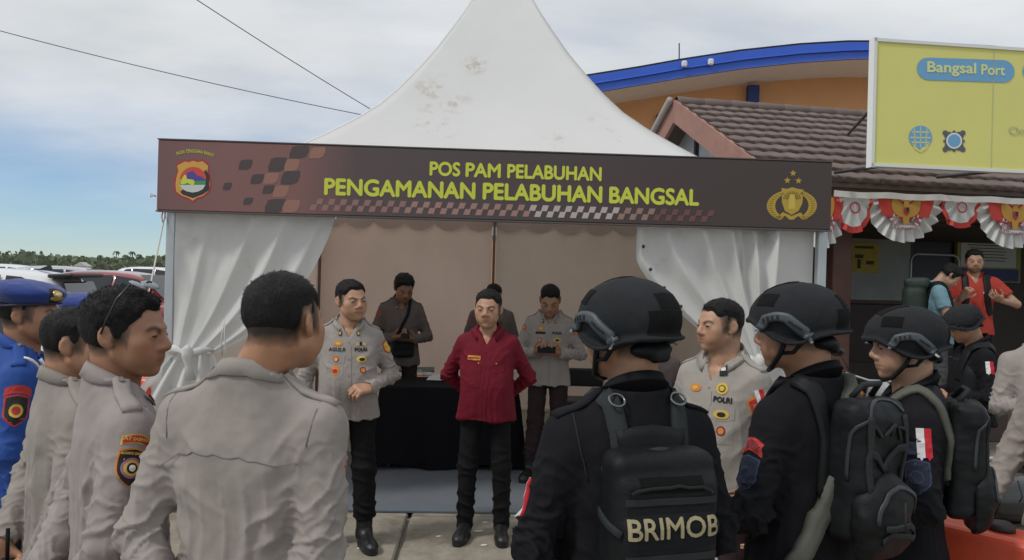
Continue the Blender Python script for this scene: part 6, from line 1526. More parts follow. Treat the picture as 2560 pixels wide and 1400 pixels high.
def police_front(sp, left_txt, right_txt='POLRI', m=GREY, rank=True, badges=True):
    """placket, pockets, tapes and badges of the uniform; the wearer's right is at -x"""
    f = .004
    seam(sp, 'placket_seam', [(.016, -.17, z) for z in np.linspace(1.31, sp['hem'] + .02, 14)], GREYD, .003)
    for s in (-1, 1):
        chest(sp, 'pocket_flap', s * .082, 1.205, [(lambda u, v: (u * .105, v * .045 - (.012 * (1 - abs(u) * 2) if v < -.45 else 0)), m, .005)], nu=8, nv=4, n=(s * .25, -1, 0))
        chest(sp, 'chest_pocket', s * .082, 1.135, [(rect(.100, .105), m, .0025)], nu=6, nv=6, n=(s * .25, -1, 0))
    for i in range(5): chest(sp, 'button', .0, 1.30 - i * .10, [(disc(.010, .010), GREYD, .004)], nu=4, nv=4)
    if left_txt: chest(sp, 'name_lettering', -.082, 1.258, [], [(left_txt, .031, 0, 0, THR, .0008)], n=(-.25, -1, 0))
    if right_txt: chest(sp, 'service_lettering', .082, 1.258, [], [(right_txt, .030, 0, 0, THR, .0015)], n=(.25, -1, 0))
    if badges:
        chest(sp, 'qualification_badge', -.080, 1.305, [(disc(.058, .034), PORG, .006), (disc(.030, .018), PYEL, .0085)], nu=6, nv=6, n=(-.25, -1, .2))
        chest(sp, 'pocket_badge', -.082, 1.200, [(disc(.036, .036), PRED, .010), (disc(.022, .022), PYEL, .0125)], nu=6, nv=6, n=(-.25, -1, 0))
        chest(sp, 'pocket_crest', -.080, 1.130, [(shield(.050, .056), PORG, .007), (disc(.026, .026), PRED, .0095)], nu=6, nv=6, n=(-.25, -1, 0))
        chest(sp, 'pocket_badge', .082, 1.200, [(disc(.066, .036), PYEL, .010), (disc(.036, .020), PBLK, .0125)], nu=6, nv=6, n=(.25, -1, 0))
        chest(sp, 'pocket_crest', .085, 1.135, [(disc(.038, .038), PDRD, .007), (disc(.026, .026), PORG, .0095)], nu=6, nv=6, n=(.25, -1, 0))
    if rank:
        for s in (-1, 1): patch(sp, 'collar_rank', (s * .070, -.115, 1.375), (s * .4, -1, .5), [(rect(.016, .026), PBLK, .014), (rect(.010, .018), PYEL, .017)], nu=3, nv=3)

# ---- helmet, shared by the black-clad officers (head-local)
HM = {}
def helmet(sp, parent, near=True):
    key = 'n' if near else 'f'
    if key not in HM:
        h = .0048 if near else .009; Fd = Field((-.16, -.18, -.08), (.16, .18, .19), h); c = (0, .012, .045); r = (.112, .136, .108)
        Fd.ell(c, r, None, 0); rim = lambda Y: -.018 - .020 * np.exp(-((Y - .015) / .05) ** 2) + .050 * np.clip((-Y - .03) / .08, 0, 1) ** 1.3 + .006 * np.clip((Y - .05) / .08, 0, 1)
        # flared lip
        Fd.func((-.15, -.17, -.06), (.15, .17, .05), lambda X, Y, Z: np.maximum((np.sqrt((X / .118) ** 2 + ((Y - .012) / .143) ** 2) - 1) * .118, np.abs(Z - rim(Y) - .006) - .006), .018)
        Fd.func((-.16, -.18, -.08), (.16, .18, .06), lambda X, Y, Z: Z - rim(Y) + 0 * X, .004, 's')
        Fd.ell((0, .012, .040), (.101, .125, .098), None, 0, 's')
        V, Q = Fd.mesh(1); N = normals(V, Q); V = V + N * (.0012 * fbm(V * 38, 2, 6))[:, None]
        o = fastmesh('helmet', V, Q, HELM); HM[key] = (o.data, bvh_of(V, Q)); bpy.data.objects.remove(o)
    me, bv = HM[key]; o = link('helmet', me, parent); o.matrix_local = sp['Mh']
    d = dict(shirt=o, bvh=bv)
    if near:
        cen = A3(0, .012, .045)
        for s in (-1, 1):
            e = lambda y, z: A3(s * .16, y, z)
            proj = lambda y, z: np.array(bv.find_nearest(Vector(A3(s * .13, y, z)))[0])
            pts = [proj(-.088, .030), proj(-.070, .046), proj(-.025, .052), proj(.000, .046), proj(.030, .012), proj(.055, -.004)]
            strip(d, 'side_rail', pts, (.024, .034), RAIL, off=.004, thick=.009, n=20)
            for k, (y, z) in enumerate(((-.072, .040), (-.056, .046), (-.040, .049), (-.024, .049), (.008, .034), (.020, .022), (.033, .010))):
                p = proj(y, z); n = unit(p - cen); patch(d, 'rail_slot', p, n, [(rect(.0055, .013), PBLK, .0155)], nu=2, nv=2, back=.05, flat=1.0, tilt=.0 if k < 4 else .9 * s)
            for (y, z) in ((-.084, .034), (.050, .002)): p = proj(y, z); patch(d, 'bolt', p, unit(p - cen), [(disc(.010, .010), mat('bolt_metal', (.20, .21, .22), .35, metal=.8), .017)], nu=4, nv=4, back=.05, flat=1.0)
            p = A3(s * .075, -.060, .105); patch(d, 'velcro_panel', p, unit(p - cen), [(rect(.066, .044), VEL, .004)], nu=6, nv=5, back=.06, tilt=.0)
            # chin strap
            mb = MB(); mb.tube([(s * .088, -.012, -.02), (s * .074, -.030, -.062), (s * .047, -.060, -.104), (0, -.078, -.120)], .0075, 6); mb.tube([(s * .086, .045, -.015), (s * .080, .005, -.060), (s * .074, -.026, -.062)], .0065, 6); mb.build('chin_strap', NYL, o, True)
        for z, hh in ((.095, .045), (.045, .040), (.012, .022)): patch(d, 'velcro_panel', A3(0, .145, z), unit(A3(0, .14, z - .03)), [(rect(.125 if z < .09 else .07, hh), VEL, .004)], nu=8, nv=5, back=.06)
        patch(d, 'velcro_panel', A3(0, -.03, .15), A3(0, -.3, 1), [(rect(.055, .10), VEL, .004)], up=(0, 1, 0), nu=5, nv=8, back=.06)
    Fd = Field((-.10, .02, -.10), (.10, .15, .03), .008); Fd.ell((0, .080, -.036), (.070, .034, .024), None, 0); Fd.box((0, .105, -.052), (.030, .012, .016), .006, None, .01); V, Q = Fd.mesh(1); fastmesh('nape_pad', V, Q, NYL, o)
    return o
def brimob(label, crown, Y, yaw, head, arm, seed, near=True, k=1.0, hands=None, **kw):
    sp = person(label, crown, Y, yaw, arm, hands=hands, head=head, hair='buzz', fade=.8, near=near, seed=seed, skin=kw.pop('skin', (.37, .195, .115)), hs=kw.pop('hs', 1.04), neck=1.08, nk=.004, **kw)
    build_shirt(sp, BLACKU, hem=.84, girth=1.06, seed=seed, amp=1.0, loose=1.05, h=.0058 if near else .009); collar(sp, BLACKU, open_=.35, h=.045, fall=.018)
    build_trousers(sp, TBLK, loose=1.08); shoes(sp, 'boot'); helmet(sp, sp['root'], near)
    return sp
def straps(sp, w, m=WEB, spread=.078, low=1.12, dr=True):
    """shoulder straps of a pack"""
    for s in (-1, 1):
        pts = [(s * (spread + .012), .16, low), (s * spread, .15, 1.28), (s * (spread + .006), .09, 1.415), (s * (spread + .010), .01, 1.44), (s * (spread + .012), -.08, 1.37), (s * (spread + .016), -.15, 1.20), (s * (spread + .05), -.14, 1.02)]
        strip(sp, 'shoulder_strap', pts, .047, m, off=.005, thick=.010, parent=w, n=36)
        if dr:
            p = A3(*pts[2]); q = np.array(sp['bvh'].find_nearest(Vector(p))[0]); nn = unit(A3(0, 1, .9)); ex = A3(1, 0, 0); ey = np.cross(nn, ex)
            MB().tube([q + nn * .026 + ex * .020 * math.cos(a) + ey * .018 * math.sin(a) for a in np.linspace(0, 2 * math.pi, 15)], .0032, 6, cap=False).build('buckle_ring', mat('ring_steel', (.22, .22, .23), .3, metal=.9), w, True)

# ---------------------------------------------------------------- officer in the foreground, seen from behind
sp = person('officer in grey shirt seen from behind at centre left, nearest the camera', (704, 684), 1.82, 170, arms('behind', elR=(-.200, .065, 1.06), wrR=(-.085, .18, .88), elL=(.245, .075, 1.06), wrL=(.075, .18, .88)), nk=-.012, sw=.176, shift=-.066, head=(-10, 4, 4), hs=1.02, hair='crop', near=True, seed=1, neck=1.02,
            skin=(.42, .215, .125), hands=dict(R=dict(f=(.8, .2, -.5), n=(0, .9, .2), side=(0, .3, .9), curl=.5), L=dict(f=(-.8, .35, -.5), n=(0, -.9, .2), side=(0, .2, .9), curl=.5)))
build_shirt(sp, GREY, hem=.80, girth=.97, seed=1, amp=1.2, drape=1.15, span=.18, h=.0048); collar(sp, GREY, h=.030, fall=.036); epaulettes(sp, GREY); build_trousers(sp, TBRN); shoes(sp)
seam(sp, 'yoke_seam', [(x, .16, 1.272 - .25 * x * x * 2) for x in np.linspace(-.175, .175, 24)], GREYD, .0022)
for s, t in ((-1, 'R'), (1, 'L')):
    S = sp['sk']['sh' + t]; seam(sp, 'armhole_seam', [S + A3(s * .004, .01, .06), S + A3(s * .004, .055, .02), S + A3(s * -.006, .085, -.04)], GREYD, .0022)
armbadge(sp, 'R', 'sleeve_patch', .42, [(shield(.062, .085), PRED, .004), (shield(.050, .070), PYEL, .006), (disc(.03, .04), PBLK, .008)], ang=1.05)
armbadge(sp, 'L', 'sleeve_patch', .42, [(shield(.062, .085), PRED, .004), (shield(.050, .070), PYEL, .006), (disc(.03, .04), PBLK, .008)], ang=1.05)

# ---------------------------------------------------------------- officer with sunglasses on his head
sp = person('officer in grey shirt with sunglasses pushed up on his hair, in profile', (312, 724), 2.04, 126, arms('behind', elR=(-.245, .07, 1.08), wrR=(-.11, .12, .87), elL=(.235, .085, 1.085), wrL=(.06, .19, .90)), head=(-34, 3, 0), hs=1.06, hair='thick', near=True, seed=2,
            skin=(.33, .165, .095), hands=dict(R=dict(f=(.6, .5, -.6), n=(.3, -.9, .2), side=(0, .3, .9), curl=.4), L=dict(f=(-.8, .3, -.5), n=(0, -.9, .2), side=(0, .2, .9), curl=.5)))
build_shirt(sp, mat('uniform_grey_pink', (.292, .252, .240), .85, bump=.22, bscale=420, var=.10, vscale=7, sheen=.1, wr=.06, wscale=11), hem=.80, girth=.98, seed=4, h=.0052, amp=1.25, span=.2); collar(sp, MATS['uniform_grey_pink'], h=.032); epaulettes(sp, MATS['uniform_grey_pink']); build_trousers(sp, TBRN); shoes(sp)
RC_ = dict(ang=.30)
armbadge(sp, 'R', 'unit_tab', .13, [(arc(.068, .022, .008), PYEL, .004), (arc(.063, .017, .008), PRED, .006)], [('SAT SABHARA', .0115, 0, -.002, PYEL, .0004)], **RC_)
armbadge(sp, 'R', 'unit_patch', .38, [(shield(.068, .092), PORG, .004), (shield(.062, .084), PBLK, .006), (disc(.050, .050), PLIL, .008), (disc(.038, .038), PYEL, .010), (disc(.026, .026), PBLK, .012), (disc(.016, .016), PWHT, .014)], [('KORPS SABHARA', .0085, 0, .034, PYEL, .0003)], nu=10, nv=10, **RC_)
seam(sp, 'pen_slit', [(-.135, -.02, 1.43), (-.170, -.05, 1.41)], GREYD, .004)
patch(sp, 'collar_rank', (-.055, -.10, 1.40), (-.6, -1, .6), [(rect(.03, .03), PDRD, .014), (rect(.016, .016), PWHT, .017)], nu=3, nv=3)
chest(sp, 'rank_badge', -.09, 1.30, [(disc(.045, .045), PRED, .006), (disc(.024, .024), PWHT, .008)], n=(-.6, -1, .2), nu=6, nv=6)
sg = wear(sp, 'sunglasses', 'sunglasses with grey-backed lens resting on the profile officer\'s hair', 'sunglasses'); Mh = sp['Mh']
SGM = mat('sunglass_frame', (.02, .02, .022), .3); SGL = mat('sunglass_lens', (.20, .225, .25), .18, spec=.8)
for s in (-1, 1):
    R = rotx(-.75); c = A3(s * .036, -.034, .139)
    o = MB().lathe([(.0, .010), (.012, .009), (.024, .006), (.031, .0), (.0315, -.002), (.0, .006)], 18, (0, 0, 0)).build('lens', SGL, sg, True); o.matrix_local = Mh @ Matrix.LocRotScale(Vector(c), Matrix((rotz(s * -.30) @ rotx(math.pi / 2 - 1.15)).tolist()).to_quaternion(), Vector((.86, .72, .7)))
    o = MB().tube([(s * .062, -.028, .141), (s * .088, -.010, .100), (s * .092, .010, .04), (s * .087, .022, .005)], .0028, 6).build('temple_arm', SGM, sg, True); o.matrix_local = Mh
o = MB().tube([(-.012, -.046, .147), (0, -.047, .150), (.012, -.046, .147)], .003, 6).build('bridge', SGM, sg, True); o.matrix_local = Mh

# ---------------------------------------------------------------- officer at the left edge, grey shirt
sp = person('officer in grey shirt with plain cropped hair at the lower left edge', (194, 770), 2.42, 132, arms('behind', elR=(-.25, .07, 1.09), wrR=(-.14, .13, .88), elL=(.24, .085, 1.085), wrL=(.06, .19, .90)), head=(-28, 4, 0), hs=1.06, hair='mid', near=False, res=.005, seed=3, neck=1.12, skin=(.40, .205, .12),
            hands=dict(R=dict(f=(.6, .5, -.6), n=(.3, -.9, .2), side=(0, .3, .9), curl=.4)))
build_shirt(sp, GREY2, hem=.80, girth=1.06, seed=7, belly=.03, h=.006, drape=1.2, span=.2, amp=1.2); collar(sp, GREY2); epaulettes(sp, GREY2); build_trousers(sp, TBRN); shoes(sp)
rd = wear(sp, 'handheld_radio', 'black handheld radio behind the left-edge officer\'s back', 'radio')
MB().box((-.10, .20, .83), (.03, .018, .07), bev=.008).build('radio_body', NYL, rd); MB().tube([(-.115, .20, .90), (-.115, .20, 1.0)], .006, 6).build('antenna', NYL2, rd, True)

# ---------------------------------------------------------------- two in blue berets
def beret(sp, badge_x):
    Fd = Field((-.14, -.16, .0), (.14, .17, .19), .006)
    Fd.ell((0, .010, .098), (.108, .130, .044), rotx(.10) @ roty(-.10), 0); Fd.ell((0, .012, .066), (.088, .110, .040), None, .02)
    Fd.func((-.14, -.16, -.1), (.14, .17, .045), lambda X, Y, Z: Z - .036 + 0 * X + .10 * (Y + .05), .004, 's'); V, Q = Fd.mesh(1); N = normals(V, Q); V = V + N * (.003 * fbm(V * 22, 2, 3))[:, None]
    o = fastmesh('beret', V, Q, BERET, sp['root']); o.matrix_local = sp['Mh']; d = dict(shirt=o, bvh=bvh_of(V, Q))
    MB().tube([(.0885 * math.cos(a), .012 + .111 * math.sin(a), .042 - .10 * (.111 * math.sin(a))) for a in np.linspace(0, 2 * math.pi, 30)], .0055, 6, cap=False).build('sweatband', mat('beret_band', (.010, .012, .03), .6), o, True)
    p = A3(badge_x, -.118, .088); n = unit(A3(badge_x * 6, -1, .15))
    patch(d, 'badge_backing', p, n, [(disc(.058, .062), PBLK, .004)], nu=6, nv=6, back=.05)
    patch(d, 'cap_badge', p, n, [(disc(.034, .044), PGLD, .009), (disc(.018, .022), mat('badge_light', (.62, .52, .30), .3, metal=.7), .013)], nu=6, nv=6, back=.05)
    patch(d, 'badge_scroll', p - A3(0, 0, .016), n, [(arc(.048, .010, -.006), PGLD, .011)], nu=6, nv=2, back=.05)
    return o
sp = person('sailor-like officer in blue uniform and blue beret at the left edge', (70, 704), 2.95, 118, 'down', head=(-16, 2, 0), hs=1.04, hair='crop', near=False, res=.005, seed=5, skin=(.34, .165, .095), height=1.68)
build_shirt(sp, BLUEU, hem=.82, seed=9, h=.0065); collar(sp, BLUEU); epaulettes(sp, BLUEU); build_trousers(sp, TBLK, h=.013); shoes(sp); beret(sp, -.045)
armbadge(sp, 'R', 'sleeve_patch', .48, [(shield(.080, .115), PRED, .004), (shield(.070, .102), PBLK, .006), (disc(.045, .050), PYEL, .008), (disc(.028, .030), PRED, .010)], ang=.15)
armbadge(sp, 'R', 'unit_tab', .20, [(arc(.085, .030, .012), PRED, .004)], ang=.15)
strip(sp, 'shoulder_cord', [(-.16, .0, 1.42), (-.12, -.10, 1.32), (-.06, -.13, 1.28), (-.10, -.07, 1.40)], .014, PWHT, off=.004, thick=.006)
sp = person('officer whose blue beret and brow show behind the sunglasses wearer', (212, 716), 3.4, 108, 'down', head=(-22, 3, 0), hs=1.02, hair='crop', res=.0065, seed=6, skin=(.36, .18, .105), height=1.618)
build_shirt(sp, BLUEU, hem=.82, seed=11, h=.009); collar(sp, BLUEU); build_trousers(sp, TBLK, h=.014); shoes(sp); beret(sp, -.05)

# ---------------------------------------------------------------- speaker in the middle
sp = person('officer in grey shirt speaking with one hand raised, before the tent', (876, 700), 4.82, 14, arms('down', elR=(-.255, .04, 1.09), wrR=(-.262, -.02, .83), elL=(.275, .04, 1.10), wrL=(.10, -.20, 1.015)), sw=.162, head=(26, 4, -3), hs=1.14, hair='mid', res=.005, seed=8, neck=1.1, fade=.9,
            skin=(.45, .25, .155), girth=1.0, legpose=dict(anL=(.13, -.03, .085), knL=(.115, -.04, .49), anR=(-.12, .04, .085)), hands=dict(L=dict(f=(-.75, -.6, -.05), n=(-.2, .5, -.8), side=(-.1, -.3, .9), curl=.85, s=1.1)))
build_shirt(sp, GREY, hem=.815, girth=1.08, belly=.07, seed=12, h=.0065); collar(sp, GREY, open_=.55); epaulettes(sp, GREY); build_trousers(sp, TBLK, loose=1.08); shoes(sp, 'boot')
police_front(sp, 'AGUS.R'); chest(sp, 'wing_badge', .085, 1.305, [(arc(.064, .018, .008), PGLD, .006), (disc(.02, .024), PBLK, .008)], n=(.25, -1, .2), nu=6, nv=3)
armbadge(sp, 'L', 'sleeve_patch', .35, [(shield(.07, .09), PRED, .004), (shield(.055, .07), PYEL, .006)], ang=.5)
seam(sp, 'hem_slit', [(.0, -.2, .99), (.0, -.2, .95)], GREYD)
# ---------------------------------------------------------------- man in maroon
sp = person('man in maroon shirt and black trousers, hands behind his back', (1222, 724), 5.02, -4, arms('behind', elR=(-.285, .09, 1.09), wrR=(-.10, .19, .93), elL=(.285, .09, 1.09), wrL=(.10, .19, .93)), sw=.158, head=(-4, 4, 0), hs=1.16, hair='swept', fade=.9, res=.005, seed=10, neck=1.05, skin=(.43, .235, .145),
            legpose=dict(anR=(-.125, .0, .085), anL=(.125, .02, .085), knR=(-.115, -.012, .49), knL=(.118, -.012, .49), turnR=-.12, turnL=.14), hands=dict(R=dict(f=(.8, .2, -.4), n=(0, .9, .2), side=(0, .3, .9)), L=dict(f=(-.8, .3, -.4), n=(0, -.9, .2), side=(0, .2, .9))))
build_shirt(sp, MAROON, hem=.815, girth=1.06, belly=.04, seed=15, h=.0062, drape=1.1); collar(sp, MAROON, open_=.62, fall=.048, spread=.010); build_trousers(sp, TBLK, bloused=False, loose=.96); shoes(sp, 'shoe')
seam(sp, 'placket_seam', [(.016, -.19, z) for z in np.linspace(1.30, .83, 16)], MAROOND, .004)
for s in (-1, 1):
    chest(sp, 'pocket_flap', s * .085, 1.175, [(lambda u, v: (u * .112, v * .045 - (.014 * (1 - abs(u) * 2) if v < -.45 else 0)), MAROON, .006)], nu=8, nv=4, n=(s * .25, -1, 0)); chest(sp, 'chest_pocket', s * .085, 1.10, [(rect(.106, .11), MAROON, .003)], nu=6, nv=6, n=(s * .25, -1, 0))
    seam(sp, 'flap_edge', [(s * .085 + x, -.2, 1.150 - .012 * (1 - abs(x) / .055)) for x in np.linspace(-.055, .055, 8)], MAROOND, .004)
chest(sp, 'name_tape', -.088, 1.238, [(rect(.090, .030), PORG, .005), (rect(.070, .006), PBLK, .007)], n=(-.25, -1, 0), nu=6, nv=3)
for i in range(5): chest(sp, 'button', .0, 1.28 - i * .10, [(disc(.009, .009), MAROOND, .005)], nu=4, nv=4)
for x in (-.045, .075): chest(sp, 'press_stud', x, 1.205, [(disc(.009, .009), PYEL, .005)], nu=3, nv=3)
# ---------------------------------------------------------------- three at the back of the tent
sp = person('officer with black satchel across his chest looking down behind the table', (1014, 690), 7.45, 16, arms('belly', elR=(-.25, .0, 1.10), wrR=(-.07, -.21, 1.07), elL=(.25, .0, 1.10), wrL=(.07, -.21, 1.05)), sw=.16, head=(8, 30, 0), hs=1.10, hair='mop', res=.0072, seed=13, skin=(.30, .155, .095), hands=dict(R=dict(f=(.7, -.6, .2), n=(.3, .2, 1), curl=.6), L=dict(f=(-.7, -.6, .2), n=(-.3, .2, 1), curl=.6)))
build_shirt(sp, USHADE, hem=.80, seed=17, h=.0095); collar(sp, USHADE); epaulettes(sp, USHADE, False); build_trousers(sp, TBRN, h=.016); shoes(sp); police_front(sp, None, None, USHADE, True, False)
armbadge(sp, 'R', 'sleeve_patch', .2, [(arc(.07, .03, .01), PRED, .004)], ang=.6)
bag = wear(sp, 'satchel', 'black cross-body satchel on the officer at the back', 'satchel')
Fd = Field((-.14, -.30, .86), (.14, -.10, 1.08), .010); Fd.box((0, -.195, .965), (.105, .030, .075), .028, None, 0); V, Q = Fd.mesh(1); fastmesh('bag_body', V, Q, NYL, bag)
MB().box((0, -.226, .995), (.085, .006, .030), bev=.005).build('front_flap', NYL2, bag)
strip(sp, 'strap', [(-.09, -.17, 1.02), (-.02, -.16, 1.15), (.055, -.13, 1.30), (.085, -.02, 1.43), (.05, .10, 1.38), (-.05, .15, 1.25)], .030, NYL2, off=.006, thick=.004, parent=bag)
ph = wear(sp, 'phone', 'dark phone in the satchel officer\'s hands', 'phone'); MB().box((.005, -.285, 1.115), (.036, .070, .005), rotx(.5), bev=.004).build('phone_case', NYL2, ph)
sp = person('officer half hidden behind the man in maroon, only head and shoulders', (1238, 712), 7.7, 4, 'belly', head=(14, 24, 0), hs=1.02, hair='crop', res=.0078, seed=14, skin=(.30, .155, .095))
build_shirt(sp, USHADE, hem=.80, seed=19, h=.0095); collar(sp, USHADE); build_trousers(sp, TBRN, h=.016); shoes(sp); police_front(sp, None, 'POLRI', USHADE, False, False)
armbadge(sp, 'R', 'sleeve_patch', .22, [(arc(.07, .03, .01), PRED, .004)], ang=.6)
sp = person('officer standing by the table looking down at the phone in his hands', (1376, 716), 6.45, -6, arms('phone', elR=(-.25, .0, 1.10), wrR=(-.085, -.205, 1.10), elL=(.26, -.0, 1.11), wrL=(.075, -.205, 1.09)), sw=.16, head=(2, 30, 0), hs=1.12, hair='crop', res=.0062, seed=16, skin=(.36, .19, .115), legpose=dict(anR=(-.14, -.04, .085), anL=(.13, .03, .085)), hands=dict(R=dict(f=(.65, -.7, .25), n=(.2, .3, 1), curl=.7, s=1.08), L=dict(f=(-.65, -.7, .25), n=(-.2, .3, 1), curl=.7, s=1.08)))
build_shirt(sp, GREY, hem=.81, girth=1.04, belly=.03, seed=21, h=.0078); collar(sp, GREY); epaulettes(sp, GREY); build_trousers(sp, TBRN, loose=1.06, h=.012); shoes(sp); police_front(sp, 'ADI SUSILO' if False else None, 'POLRI')
chest(sp, 'name_lettering', -.082, 1.258, [(rect(.085, .020), THR, .003)], n=(-.25, -1, 0), nu=6, nv=2)
armbadge(sp, 'R', 'sleeve_patch', .2, [(arc(.07, .034, .012), PRED, .004), (arc(.055, .014, .012), PYEL, .006)], ang=.6); armbadge(sp, 'L', 'sleeve_patch', .3, [(shield(.07, .09), PRED, .004), (shield(.05, .065), PYEL, .006)], ang=.6)
ph = wear(sp, 'phone', 'dark phone held low by the officer beside the table', 'phone'); MB().box((-.005, -.30, 1.135), (.075, .036, .005), rotx(.75), bev=.004).build('phone_case', NYL2, ph)
# ---------------------------------------------------------------- seated officer behind the near helmet
sp = person('officer seated on a chair, mostly hidden behind the nearest black helmet', None, 0, 150, arms('front', elL=(.25, -.03, 1.10), wrL=(.10, -.22, 1.03), elR=(-.25, -.03, 1.10), wrR=(-.10, -.22, 1.03)), head=(-10, 15, 0), res=.0085, seed=18, at=(*(P(1650, 900, 7.75)[:2]), -.40), height=1.68, hair='mid', skin=(.36, .19, .115),
            legpose=dict(knR=(-.14, -.42, .90), knL=(.14, -.42, .90), anR=(-.15, -.40, .485), anL=(.15, -.40, .485)))
build_shirt(sp, mat('uniform_grey_rose', (.29, .23, .23), .85, bump=.2, bscale=400), hem=.86, seed=23, h=.0095); collar(sp, MATS['uniform_grey_rose']); build_trousers(sp, TBRN, h=.014)
for t in 'RL': o = link('boot', boot_mesh('boot'), sp['root']); A_ = sp['sk']['an' + t]; o.location = (A_[0], A_[1], .40)
armbadge(sp, 'R', 'sleeve_patch', .2, [(arc(.07, .034, .012), PRED, .004), (disc(.03, .02), PYEL, .006)], ang=-.3)
folding_chair('black folding chair under the seated officer', 1650, 935, 7.72, 330)
bg_ = empty('duffel_bag', P(1684, 1000, 7.0) * A3(1, 1, 0)); tag(bg_, 'black duffel bag on the floor stand beside the seated officer', 'bag')
MB().box((0, 0, .285), (.17, .13, .285), bev=.02).build('stand', mat('case_dark', (.02, .02, .022), .5), bg_); Fd = Field((-.24, -.20, .53), (.24, .20, .83), .012); Fd.ell((0, 0, .645), (.17, .13, .09), None, 0); Fd.ell((.07, .02, .70), (.09, .09, .06), None, .03); V, Q = Fd.mesh(1); V = V + normals(V, Q) * (.012 * fbm(V * 12, 2, 2))[:, None]; fastmesh('bag_body', V, Q, NYL, bg_)
# ---------------------------------------------------------------- officer on the right, three-quarter face
sp = person('officer in pale grey shirt with red arm ribbon looking left between helmets', (1806, 748), 3.22, -46, 'down', sw=.156, head=(-24, 2, 0), hs=1.0, hair='crop', fade=.9, near=True, res=.0048, seed=20, neck=1.15, skin=(.43, .24, .15))
build_shirt(sp, mat('uniform_pale', (.315, .286, .254), .85, bump=.22, bscale=420, var=.05, vscale=4, sheen=.1), hem=.80, girth=1.0, belly=.04, seed=25, h=.006); PM = MATS['uniform_pale']; collar(sp, PM, open_=.55); epaulettes(sp, PM); build_trousers(sp, TBRN, h=.012); shoes(sp); police_front(sp, None, 'POLRI', PM, False, True)
patch(sp, 'collar_rank', (.066, -.09, 1.395), (.6, -.9, .5), [(rect(.030, .050), PBLK, .016), (rect(.018, .014), PWHT, .019)], nu=3, nv=3)
chest(sp, 'wing_badge', .075, 1.315, [(disc(.050, .050), PYEL, .006), (disc(.030, .030), PBLK, .008), (disc(.022, .022), PYEL, .010)], n=(.25, -1, .2), nu=6, nv=6)
ribbon(sp, 'L', .30, 1.10, .034, .10)
armbadge(sp, 'L', 'sleeve_patch', .42, [(shield(.078, .12), PORG, .004), (shield(.066, .10), PRED, .005)], ang=1.35)
# ---------------------------------------------------------------- four in black with helmets
sp = brimob('black-clad officer with BRIMOB backpack and helmet, nearest on the right', (1572, 722), 1.93, 197, (24, 3, 0), arms('front', elR=(-.245, .03, 1.08), wrR=(-.19, -.18, .98), elL=(.255, .03, 1.08), wrL=(.19, -.18, .98)), 31)
w = wear(sp, 'backpack', 'black backpack lettered BRIMOB on the nearest helmeted officer', 'backpack'); straps(sp, w)
# carrier back panel and the pack
strip(sp, 'carrier_band', [(x, .17, 1.345 - .12 * abs(x)) for x in np.linspace(-.10, .10, 12)], .07, NYL, off=.006, thick=.010, parent=w)
strip(sp, 'carrier_band', [(x, .17, 1.275) for x in np.linspace(-.13, .13, 14)], .04, WEB, off=.010, thick=.010, parent=w)
Fd = Field((-.20, .06, .82), (.20, .40, 1.40), .0062); Fd.box((0, .165, 1.10), (.132, .050, .225), .030, rotx(-.02), 0); Fd.box((0, .198, 1.09), (.122, .036, .185), .026, rotx(-.02), .02); Fd.box((0, .216, 1.05), (.114, .030, .135), .020, rotx(-.02), .015)
V, Q = Fd.mesh(1); V = V + normals(V, Q) * (.0035 * fbm(V * 11, 2, 4) + .001 * fbm(V * 45, 2, 5))[:, None]; pk = fastmesh('pack_body', V, Q, NYL, w); dk_ = dict(shirt=w, bvh=bvh_of(V, Q))
Zn = (0, 1, 0)
pb = lambda name, x, z, lay, tx=(), **k: patch(dk_, name, (x, .34, z), Zn, lay, tx, parent=w, back=.06, **k)
pb('hook_panel', 0, 1.258, [(rect(.155, .034), VEL, .004)], nu=10, nv=4); pb('hook_panel', 0, 1.165, [(rect(.215, .088), NYL2, .004)], [('BRIMOB', .064, 0, -.002, mat('letter_gold_worn', (.34, .29, .17), .85, stain=((.05, .045, .035), 60, .64)), .0012)], nu=12, nv=6)
for z in (1.222, 1.098, 1.035, .99): pb('webbing_row', 0, z, [(rect(.225, .015), WEB, .005)], nu=12, nv=2)
strip(dk_, 'zip', [(x, .33, 1.272 - 3.0 * x * x) for x in np.linspace(-.11, .11, 18)], .007, BLACKS, off=.002, thick=.004, parent=w)
MB().tube([(-.045, .13, 1.285), (-.04, .165, 1.315), (.0, .175, 1.322), (.04, .165, 1.315), (.045, .13, 1.285)], .010, 8).build('carry_handle', WEB, w, True)
for s in (-1, 1): strip(dk_, 'side_strap', [(s * .132, .13, 1.18), (s * .12, .23, 1.15)], .018, WEB, off=.003, thick=.004, parent=w)
epaulettes(sp, BLACKU, False); ribbon(sp, 'L', .62, .25, .032, .09)
strip(sp, 'armhole_seam', [sp['sk']['shL'] + A3(.0, .03, .06), sp['sk']['shL'] + A3(.0, .075, .0), sp['sk']['shL'] + A3(-.02, .09, -.10)], .004, BLACKS, off=.001, thick=.0015)

